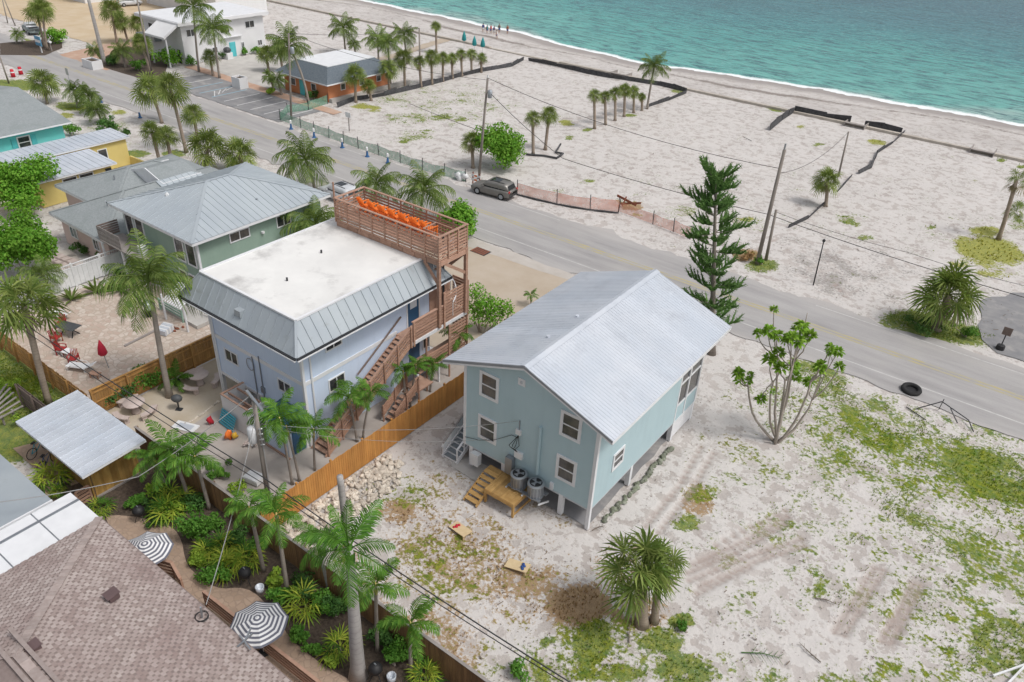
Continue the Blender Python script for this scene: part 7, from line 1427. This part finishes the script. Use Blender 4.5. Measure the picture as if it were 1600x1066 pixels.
# ---- tyre, broken frame, boards and litter items
p = P(1423, 611); t = thing('old_tyre', 'big black tyre lying on the near road edge', 'tyre', p); MB().tube([(p.x + .52 * cos(a), p.y + .52 * sin(a), .14 + .05 * sin(a)) for a in [2 * pi * k / 20 for k in range(21)]], .16, 8, False).build('tread', 'tyre', t, True); MB().lathe([(.4, .05), (.40, .12)], 16, tuple(p)).build('well', 'black', t)
p = P(1475, 648); t = thing('broken_frame', 'broken dark rod frame lying in the grass by the road', 'frame', p)
for a, b in (((-1.6, -.6, .05), (-.4, .3, .7)), ((-.4, .3, .7), (1.4, .1, .2)), ((1.4, .1, .2), (1.9, -.8, .05)), ((-2.2, -.8, .03), (-.8, -1.5, .05)), ((.2, .2, .5), (.9, -.5, .05)), ((-.4, .3, .05), (-.35, .35, .9))): beam('rod', 'dark_metal', t, p + Vector(a), p + Vector(b), .05, .05)
def BR(a, b, c, d): v_ = P(c, d) - P(a, b); return math.atan2(v_.y, v_.x)
for lb, c, rz, m_ in (('tan cornhole board with red bean bags', (719.5, 830.5), BR(709.5, 821.7, 729, 838.7), 'bag_red'), ('tan cornhole board with blue bean bags', (808.5, 887.5), BR(797, 882.5, 820.5, 892.5), 'bag_blue')):
    p = P(*c); t = thing('cornhole_board', lb, 'game board', p, rz); o = MB(); o.hexa([(-.6, -.3, .06), (.6, -.3, .24), (.6, .3, .24), (-.6, .3, .06), (-.6, -.3, .10), (.6, -.3, .28), (.6, .3, .28), (-.6, .3, .10)]).build('deck', 'board_tan', t, local=True)
    for s in (-1, 1): piece('leg', 'board_tan', t, .5, s * .25 - .03, 0, .56, s * .25 + .03, .25, True)
    piece('front_edge', 'board_tan', t, -.6, -.3, 0, -.57, .3, .058, True); sx_ = -1 if m_ == 'bag_red' else 1
    for k in range(4): MB().blob((sx_ * .34 + .08 * (k % 2) * -sx_, -.06 + .09 * k - .08, (.16 if sx_ < 0 else .27) + .02 * (k % 2)), (.09, .08, .04), k, 7, 4, .3).build('bean_bag', m_, t, True, True)
def dead_branch(label, base, L, rz, m='twig', n_=5, seed=1):
    p = P(*base); t = thing('fallen_branch', label, 'branch', p, rz); R = random.Random(seed); MB().tube([(-L, 0, .03), (0, .1 * L, .08), (L, 0, .04)], [.03, .025, .01], 5).build('stem', m, t, local=True)
    for k in range(n_): x = lerp(-L * .6, L, k / n_); s = 1 if k % 2 else -1; MB().tube([(x, 0.06, .06), (x + L * .25, s * L * R.uniform(.25, .5), .05)], [.016, .006], 4).build('twig', m, t, local=True)
dead_branch('fallen palm frond on the sand at the bottom right', (1190, 1025), .9, .5, 'shrub_dark', 12, 2); dead_branch('dry twig branch left of the wheel ruts', (1290, 940), .5, .3, 'twig', 6, 3); dead_branch('dry branch below the wheel ruts', (1265, 1020), .6, 2.8, 'twig', 6, 4); dead_branch('fallen twig by the front stilt of the teal house', (935, 826), .4, 1.1, 'twig', 6, 5); dead_branch('dark root tangle at the foot of the big sabal', (985, 985), .7, 2.0, 'twig', 9, 6); dead_branch('dark driftwood lying on the far lot', (1167, 217), 1.0, 2.6, 'silt', 2, 7)
p = P(1580, 1050); t = thing('white_pipes', 'crossed white pipes in the bottom right corner', 'pipes', p)
beam('pipe', 'white_plastic', t, P(1552, 1056, .1), P(1625, 1030, .3), .08, .08); beam('pipe', 'white_plastic', t, P(1568, 1075, .1), P(1612, 1030, .25), .08, .08)
# ---- rocks beside the orange fence
rocks = []
for s in range(7): q = MB().blob((0, 0, 0), (.2, .17, .14), s + 20, 8, 5, .5); rocks.append(q.mesh('rock', 'stone_white'))
t = thing('rock_bed', 'bed of pale rough stones along the orange fence', 'rock bed', (-24.5, 19, 0)); R = random.Random(5); cnt = 0
poly = [(-25.6, 15.6), (-22.6, 15.6), (-23.3, 18.5), (-23.2, 22.6), (-24.2, 24.0), (-25.6, 24.0)]
def inside(x, y, pg_):
    c = False
    for i in range(len(pg_)):
        (x1, y1), (x2, y2) = pg_[i], pg_[i - 1]
        if (y1 > y) != (y2 > y) and x < (x2 - x1) * (y - y1) / (y2 - y1) + x1: c = not c
    return c
while cnt < 288:
    x, y = R.uniform(-25.7, -22.5), R.uniform(15.6, 24)
    if not inside(x, y, poly): continue
    place('stone', R.choice(rocks), t, (x, y, R.uniform(.0, .14)), (R.uniform(-.4, .4), R.uniform(-.4, .4), R.uniform(0, 6)), R.uniform(.5, 1.15)); cnt += 1
mb = MB(); cnt = 0
while cnt < 520:
    x, y = R.uniform(-25.7, -22.5), R.uniform(15.6, 24)
    if inside(x, y, poly): k = R.uniform(.05, .12); mb.blob((x, y, k * .4), (k, k * .85, k * .7), cnt, 6, 4, .4); cnt += 1
mb.build('small_stones', 'stone_white', t)['kind'] = 'stuff'
t = thing('stone_border', 'thin line of pale stones along the back fence at the bottom', 'stone border', (-16, 15.9, 0))
for k in range(70): place('stone', R.choice(rocks), t, (-21.5 + k * .2, 15.95 + R.uniform(-.15, .15), .03), (0, 0, R.uniform(0, 6)), R.uniform(.5, .9))
t = thing('stone_border', 'curved line of small stones around the sandy picnic yard', 'stone border', (-36.5, 18, 0))
for k in range(46): u = k / 45; q = [(341, 628), (320, 645), (300, 658), (270, 672), (255, 690), (252, 705)]; f = u * 4.99; i = int(f); p = P(lerp(q[i][0], q[i + 1][0], f - i), lerp(q[i][1], q[i + 1][1], f - i)); place('stone', R.choice(rocks), t, (p.x, p.y, .02), (0, 0, R.uniform(0, 6)), R.uniform(.35, .6))
# ---- picnic tables, grills and yard things by the blue house
def picnic(label, base, benches):
    p = P(*base); t = thing('picnic_table', label, 'table', p); MB().lathe([(.62, .70), (.64, .74), (.62, .78)], 22).build('table_top', 'stone_pink', t, True, True); MB().lathe([(.3, 0), (.22, .1), (.2, .7)], 10).build('pedestal', 'stone_pink', t, True, True)
    for k, a in enumerate(benches):
        b = thing('curved_bench', 'curved stone bench %s of the %s' % (('left', 'right', 'in front')[k], label), 'bench', p, 0); mb = MB()
        for j in range(6):
            a0, a1 = a - .55 + 1.1 * j / 6, a - .55 + 1.1 * (j + 1) / 6; mb.prism([(.95 * cos(a0), .95 * sin(a0)), (1.3 * cos(a0), 1.3 * sin(a0)), (1.3 * cos(a1), 1.3 * sin(a1)), (.95 * cos(a1), .95 * sin(a1))], .36, .45)
        mb.build('seat', 'stone_pink', b, local=True)
        for s in (-.4, .4): MB().box(-.08, -.14, 0, .08, .14, .359).build('leg', 'stone_pink', b, local=True).location = (1.12 * cos(a + s), 1.12 * sin(a + s), 0)
picnic('round pink stone table by the blue house', (313, 600), (2.9, .75, -1.2)); picnic('round pink stone table near the shed', (213, 644), (3.0, .3, -1.4))
def kettle(label, base, lid='black', legs='dark_metal'):
    p = P(*base); t = thing('kettle_grill', label, 'grill', p, 0, 'black kettle grills in the garden'); MB().lathe([(.05, .46), (.2, .52), (.28, .66), (.3, .74)], 14).build('bowl', lid, t, True, True); MB().lathe([(.305, .74), (.3, .82), (.2, .98), (.06, 1.03)], 14).build('lid', lid, t, True, True); MB().box(-.06, -.02, 1.03, .06, .02, 1.08).build('handle', 'galv', t, local=True)
    for k in range(3): a = k * 2.1; beam('leg', legs, t, (.12 * cos(a), .12 * sin(a), .5), (.3 * cos(a), .3 * sin(a), 0), .03, .03, (0, 0, 1), True)
    MB().lathe([(.03, .82), (.04, .83), (.05, .86)], 6, (.12, .1, .05)).build('vent', 'galv', t, local=True)
kettle('black kettle grill beside the yellow fan palm', (221, 815)); kettle('black kettle grill between the fan palms and the blue bucket', (386, 912)); kettle('black kettle grill at the foot of the royal palm', (588, 1062))
for lb, b_ in (('small pale blue bucket beside the second kettle grill', (407, 925)), ('pale blue bucket at the bottom edge by the royal palm', (612, 1064))): p = P(*b_); t = thing('bucket', lb, 'bucket', p); MB().lathe([(.17, 0), (.21, .38), (.18, .38), (.15, .1)], 12).build('pail', 'metal_roof', t, True, True)
p = P(280, 640); t = thing('charcoal_grill', 'grey covered barrel grill beside the leaning coconut palm', 'grill', p, .5); MB().blob((0, 0, .85), (.36, .28, .26), 2, 10, 6, .08).build('barrel', 'table_slate', t, True, True); MB().cyl(0, 0, 0, .65, .05, 8).build('pedestal', 'dark_metal', t, local=True); piece('base', 'dark_metal', t, -.2, -.15, 0, .2, .15, .04, True)
p = P(290, 668); t = thing('white_door_panel', 'white panel lying flat on the yard slab', 'panel', p, .35); piece('panel', 'white_plastic', t, -.75, -.36, .02, .75, .36, .09, True); piece('inset', 'metal_roof', t, -.5, -.2, .091, .5, .2, .10, True)
p = P(398, 752); t = thing('white_cooler', 'white box lying on the slab beside the utility pole', 'box', p, .2); MB().box(-.5, -.36, .1, .5, .36, .36).build('body', 'white_plastic', t, local=True); MB().box(-.48, -.34, .36, .48, .34, .42).build('lid', 'white_trim', t, local=True); [piece('foot', 'dark_metal', t, x - .05, -.3, 0, x + .05, .3, .1, True) for x in (-.4, .4)]
p = P(357, 668); t = thing('beach_toys', 'turquoise lounger with red and orange toys beside the shower stall', 'beach gear', p)
for k in range(6): beam('lounger_slat', 'cyan_plastic', t, p + Vector((-.75 + .03 * k, -.1 + .05 * k, .15 + .17 * k)), p + Vector((.7 + .03 * k, -.2 + .05 * k, .15 + .17 * k)), .03, .15)
MB().blob((p.x - 1.0, p.y - .5, .3), (.13, .22, .25), 3, 8, 5, .8).build('red_toy', 'bag_red', t, True); MB().blob((p.x + .95, p.y - .65, .35), (.2, .25, .3), 5, 8, 5, .9).build('orange_toy', 'orange_plastic', t, True); MB().blob((p.x + 1.25, p.y - .4, .3), (.12, .2, .22), 7, 8, 5, .9).build('yellow_toy', 'yellow_plastic', t, True)
p = P(392, 700); t = thing('junk_pile', 'pile of white pipes and scraps behind the utility pole', 'scrap', p)
for k in range(9): a = rv(0, 6); beam('scrap', 'white_plastic' if k % 2 else 'stone_pink', t, p + Vector((rv(-.6, .6), rv(-.4, .6), rv(.05, .3))), p + Vector((rv(-.6, .6), rv(-.4, .6), rv(.2, .6))), .1, .06)
p = P(398, 690); t = thing('dark_tub', 'dark green round tub against the blue wall', 'tub', (-32.1, 21.2, 0)); MB().lathe([(.45, 0), (.5, .9), (.44, .9), (.42, .6)], 14).build('shell', 'shrub_dark', t, True, True); p = P(345, 605); MB().lathe([(.42, .62), (.42, .64)], 12).build('water', 'black', t, local=True)
p = P(1000, 10)
# potted palm with hanging leaves by the golden fence
p = P(277, 602); t = thing('potted_palm', 'potted areca palm against the golden fence by the picnic table', 'potted plant', p); MB().lathe([(.18, 0), (.25, .4), (.22, .42)], 10).build('pot', 'black', t, True, True)
for k in range(11): place('frond', frond_data(A, k % 4, k % 3, 'adonidia'), t, (0, 0, .4), (0, 0, k * .6), 1.5, True)
# ---- patio furniture
p = P(110, 523); t = thing('patio_table', 'dark slatted rectangular patio table', 'table', p, radians(18))
for k in range(7): piece('top_slat', 'table_slate', t, -.8, -.46 + k * .132, .70, .8, -.34 + k * .132, .73, True)
for s in (-1, 1): beam('leg', 'black', t, (s * .5, -.35, 0), (s * .3, .2, .7), .06, .06, (0, 0, 1), True); beam('leg', 'black', t, (s * .5, .35, 0), (s * .3, -.2, .7), .06, .06, (0, 0, 1), True)
def patio_chair(label, base, rz, m='red_paint'):
    p = P(*base); t = thing('patio_chair', label, 'chair', p, rz, 'red chairs by the patio table')
    for k in range(5): beam('back_slat', m, t, (-.2 + .1 * k, -.22, .42), (-.2 + .1 * k, -.36, .95), .02, .08, (0, 1, 0), True)
    piece('seat', m, t, -.26, -.24, .40, .26, .26, .44, True)
    for s in (-1, 1):
        piece('arm', m, t, s * .28 - .03, -.3, .62, s * .28 + .03, .26, .65, True)
        for y in (-.24, .22): piece('leg', m, t, s * .26 - .025, y - .025, 0, s * .26 + .025, y + .025, .62, True)
patio_chair('red patio chair at the head of the dark table', (97, 512), 3.6); patio_chair('red patio chair on the near long side of the dark table', (90, 535), -1.2); patio_chair('red patio chair behind the white side table', (98, 553), -1.0); patio_chair('red patio chair beside the white lounger', (117, 568), -2.4)
p = P(108, 557); t = thing('side_table', 'small white square side table among the red chairs', 'table', p, .3); piece('top', 'white_plastic', t, -.3, -.3, .42, .3, .3, .46, True); [piece('leg', 'white_plastic', t, x - .03, y - .03, 0, x + .03, y + .03, .42, True) for x in (-.26, .26) for y in (-.26, .26)]
def lounger(label, base, rz):
    p = P(*base); t = thing('sun_lounger', label, 'sun lounger', p, rz); piece('bed', 'white_plastic', t, -.9, -.3, .30, .45, .3, .35, True); beam('headrest', 'white_plastic', t, (.45, 0, .33), (1.0, 0, .62), .58, .04, (0, 0, 1), True)
    for x in (-.8, .4): 
        for s in (-1, 1): piece('leg', 'white_plastic', t, x - .03, s * .27 - .03, 0, x + .03, s * .27 + .03, .3, True)
    for s in (-1, 1): MB().tube([(-.7, s * .33, .3), (-.4, s * .36, .5), (.2, s * .36, .5), (.4, s * .33, .32)], .025, 5).build('arm_loop', 'white_plastic', t, local=True)
lounger('white sun lounger by the spaced picket fence', (128, 578), .5); lounger('white bench lounger near the small coconut palm', (93, 497), .3)
p = P(150, 590); t = thing('wood_stool', 'low brown wooden stool near the closed red umbrella', 'stool', p, .4); piece('seat', 'redwood', t, -.35, -.2, .32, .35, .2, .36, True); [piece('leg', 'redwood', t, x - .03, y - .03, 0, x + .03, y + .03, .32, True) for x in (-.28, .28) for y in (-.14, .14)]
p = P(234, 492); t = thing('gas_grill', 'dark gas grill with silver lid before the green rail', 'grill', p, -.4); piece('cabinet', 'black', t, -.4, -.28, .08, .4, .28, .8, True); MB().tube([(-.4, 0, .85), (.4, 0, .85)], .27, 12).build('lid', 'galv', t, True, True); piece('side_shelf', 'galv', t, .4, -.25, .74, .75, .25, .8, True); [piece('caster', 'black', t, x - .05, -.2, 0, x + .05, .2, .08, True) for x in (-.35, .35)]
p = P(259, 520); t = thing('striped_pool_float', 'pale blue and white folded chair pad on the patio edge', 'pad', p, .3)
for k in range(6): piece('stripe', 'white_plastic' if k % 2 else 'metal_roof', t, -.4, -.45 + k * .15, .05, .4, -.30 + k * .15, .42 + .03 * k, True)
p = P(280, 515); t = thing('red_shovel_toys', 'scattered red toys on the patio corner', 'toys', p); [MB().blob((rv(-.5, .5), rv(-.4, .4), .06), (.16, .1, .07), k, 7, 4, .5).build('toy', 'rust', t, True, True) for k in range(5)]
t = thing('timber_edge', 'weathered timber edging across the patio', 'timber', P(195, 542)); a, b = P(195, 542), P(262, 508); beam('sleeper', 'gray_wood', t, (a.x, a.y, .06), (b.x, b.y, .06), .15, .12)
p = P(10, 632); t = thing('slat_bench', 'pale slatted picnic bench on the lawn at the left edge', 'bench', p)
for k in range(6): a, b = P(-20 + k * 2, 664 - k * 7, .7), P(36 - k * 5, 630 - k * 7 + 4, .7); beam('slat', 'gray_wood', t, a, b, .13, .04)
for q in ((2, 650), (18, 640)): a = P(*q, .66); piece('leg', 'gray_wood', t, a.x - .05, a.y - .05, 0, a.x + .05, a.y + .05, .66)
# tile path by the trees on the left
tp = sheet('tile_path', pp((72, 400), (108, 388), (132, 412), (95, 425)), .004, 'sand_path', .05); p0 = P(72, 408); 
for i in range(5):
    for j in range(3): q = P(84 + i * 9 - j * 1.5, 398 + i * 3.6 + j * 8.5); piece('tile', 'stone_pink', tp, q.x - .42, q.y - .42, .006, q.x + .42, q.y + .42, .05)
p = P(60, 352); t = thing('white_chair', 'white garden chair under the bright round trees', 'chair', p, .5); piece('seat', 'white_plastic', t, -.25, -.25, .4, .25, .25, .44, True); piece('back', 'white_plastic', t, -.25, -.27, .44, .25, -.23, .9, True); [piece('leg', 'white_plastic', t, x - .03, y - .03, 0, x + .03, y + .03, .4, True) for x in (-.22, .22) for y in (-.22, .22)]
# ---- bicycles beside the shed
def bicycle(label, base, rz, m):
    p = P(*base); t = thing('bicycle', label, 'bicycle', p, rz)
    for x in (-.52, .52):
        w_ = MB().tube([(x + .33 * cos(a), 0, .34 + .33 * sin(a)) for a in [2 * pi * k / 18 for k in range(19)]], .022, 6, False).build('wheel', 'tyre', t, True, True); sp_ = MB()
        for k in range(6): a = pi * k / 6; sp_.bar((x - .31 * cos(a), 0, .34 - .31 * sin(a)), (x + .31 * cos(a), 0, .34 + .31 * sin(a)), .008, .008)
        sp_.build('spokes', 'galv', w_, local=True)
    f = MB().tube([(-.52, 0, .34), (-.15, 0, .34), (.40, 0, .8), (-.22, 0, .78), (-.52, 0, .34)], .025, 6); f.tube([(-.15, 0, .34), (-.25, 0, .9)], .02, 6); f.tube([(.52, 0, .34), (.38, 0, .95)], .022, 6); f.build('frame', m, t, True, True); piece('saddle', 'black', t, -.36, -.07, .9, -.12, .07, .95, True); MB().tube([(.25, -.28, 1.0), (.38, 0, .97), (.25, .28, 1.0)], .016, 6).build('handlebar', 'galv', t, True, True)
bicycle('blue bicycle leaning at the left of the cedar shed', (64, 708), 1.9, 'cyan_plastic'); bicycle('dark bicycle nearest the cedar shed boards', (78, 728), 2.0, 'blue_plastic')
# ---- striped garden umbrellas
m, n, b, out = _new('stripe_cloth'); tc = N(n, 'ShaderNodeAttribute'); tc.attribute_name = 'rad'; s_ = N(n, 'ShaderNodeSeparateColor'); n.links.new(tc.outputs['Color'], s_.inputs[0]); fr = math_(n, 'FRACT', math_(n, 'MULTIPLY', s_.outputs[0], 7.0)); n.links.new(ramp(n, fr, .48, .52, (.72, .72, .73), (.13, .135, .17)), b.inputs['Base Color']); b.inputs['Roughness'].default_value = .85
def striped(label, c, z, R_):
    p = P(*c, z); t = thing('garden_umbrella', label, 'umbrella', (p.x, p.y, 0)); MB().tube([(0, 0, 0), (0, 0, z + .1)], .03, 8).build('pole', 'white_plastic', t, local=True); MB().lathe([(.25, 0), (.25, .06), (.06, .1)], 12).build('base', 'dark_metal', t, local=True)
    for g_ in range(8):
        a0, a1 = 2 * pi * g_ / 8 + .2, 2 * pi * (g_ + 1) / 8 + .2; me = bpy.data.meshes.new('canopy_panel'); v_ = []; rd = []; f = []; NR, NA = 10, 4
        for i in range(NR + 1):
            for j in range(NA + 1):
                u = i / NR; w_ = j / NA; e0 = Vector((cos(a0), sin(a0), 0)) * R_ * u; e1 = Vector((cos(a1), sin(a1), 0)) * R_ * u; q = e0.lerp(e1, w_); q.z = z + .05 - .42 * u ** 1.4 - .07 * u * sin(pi * w_); v_.append(tuple(q)); rd.append(u)
        for i in range(NR):
            for j in range(NA): k = i * (NA + 1) + j; f.append([k, k + 1, k + NA + 2, k + NA + 1])
        me.from_pydata(v_, [], f); me.materials.append(MATS['stripe_cloth']); at = me.attributes.new('rad', 'FLOAT_COLOR', 'POINT')
        for i, r_ in enumerate(rd): at.data[i].color = (r_, r_, r_, 1)
        me.polygons.foreach_set('use_smooth', [True] * len(me.polygons)); o = bpy.data.objects.new('canopy_panel', me); COL.objects.link(o); adopt(o, t)
striped('grey and white striped umbrella beside the first kettle grill', (226, 850), 2.3, 1.2); striped('grey and white striped umbrella above the brown rail fence', (402, 966), 2.3, 1.25)
p = P(205, 842);
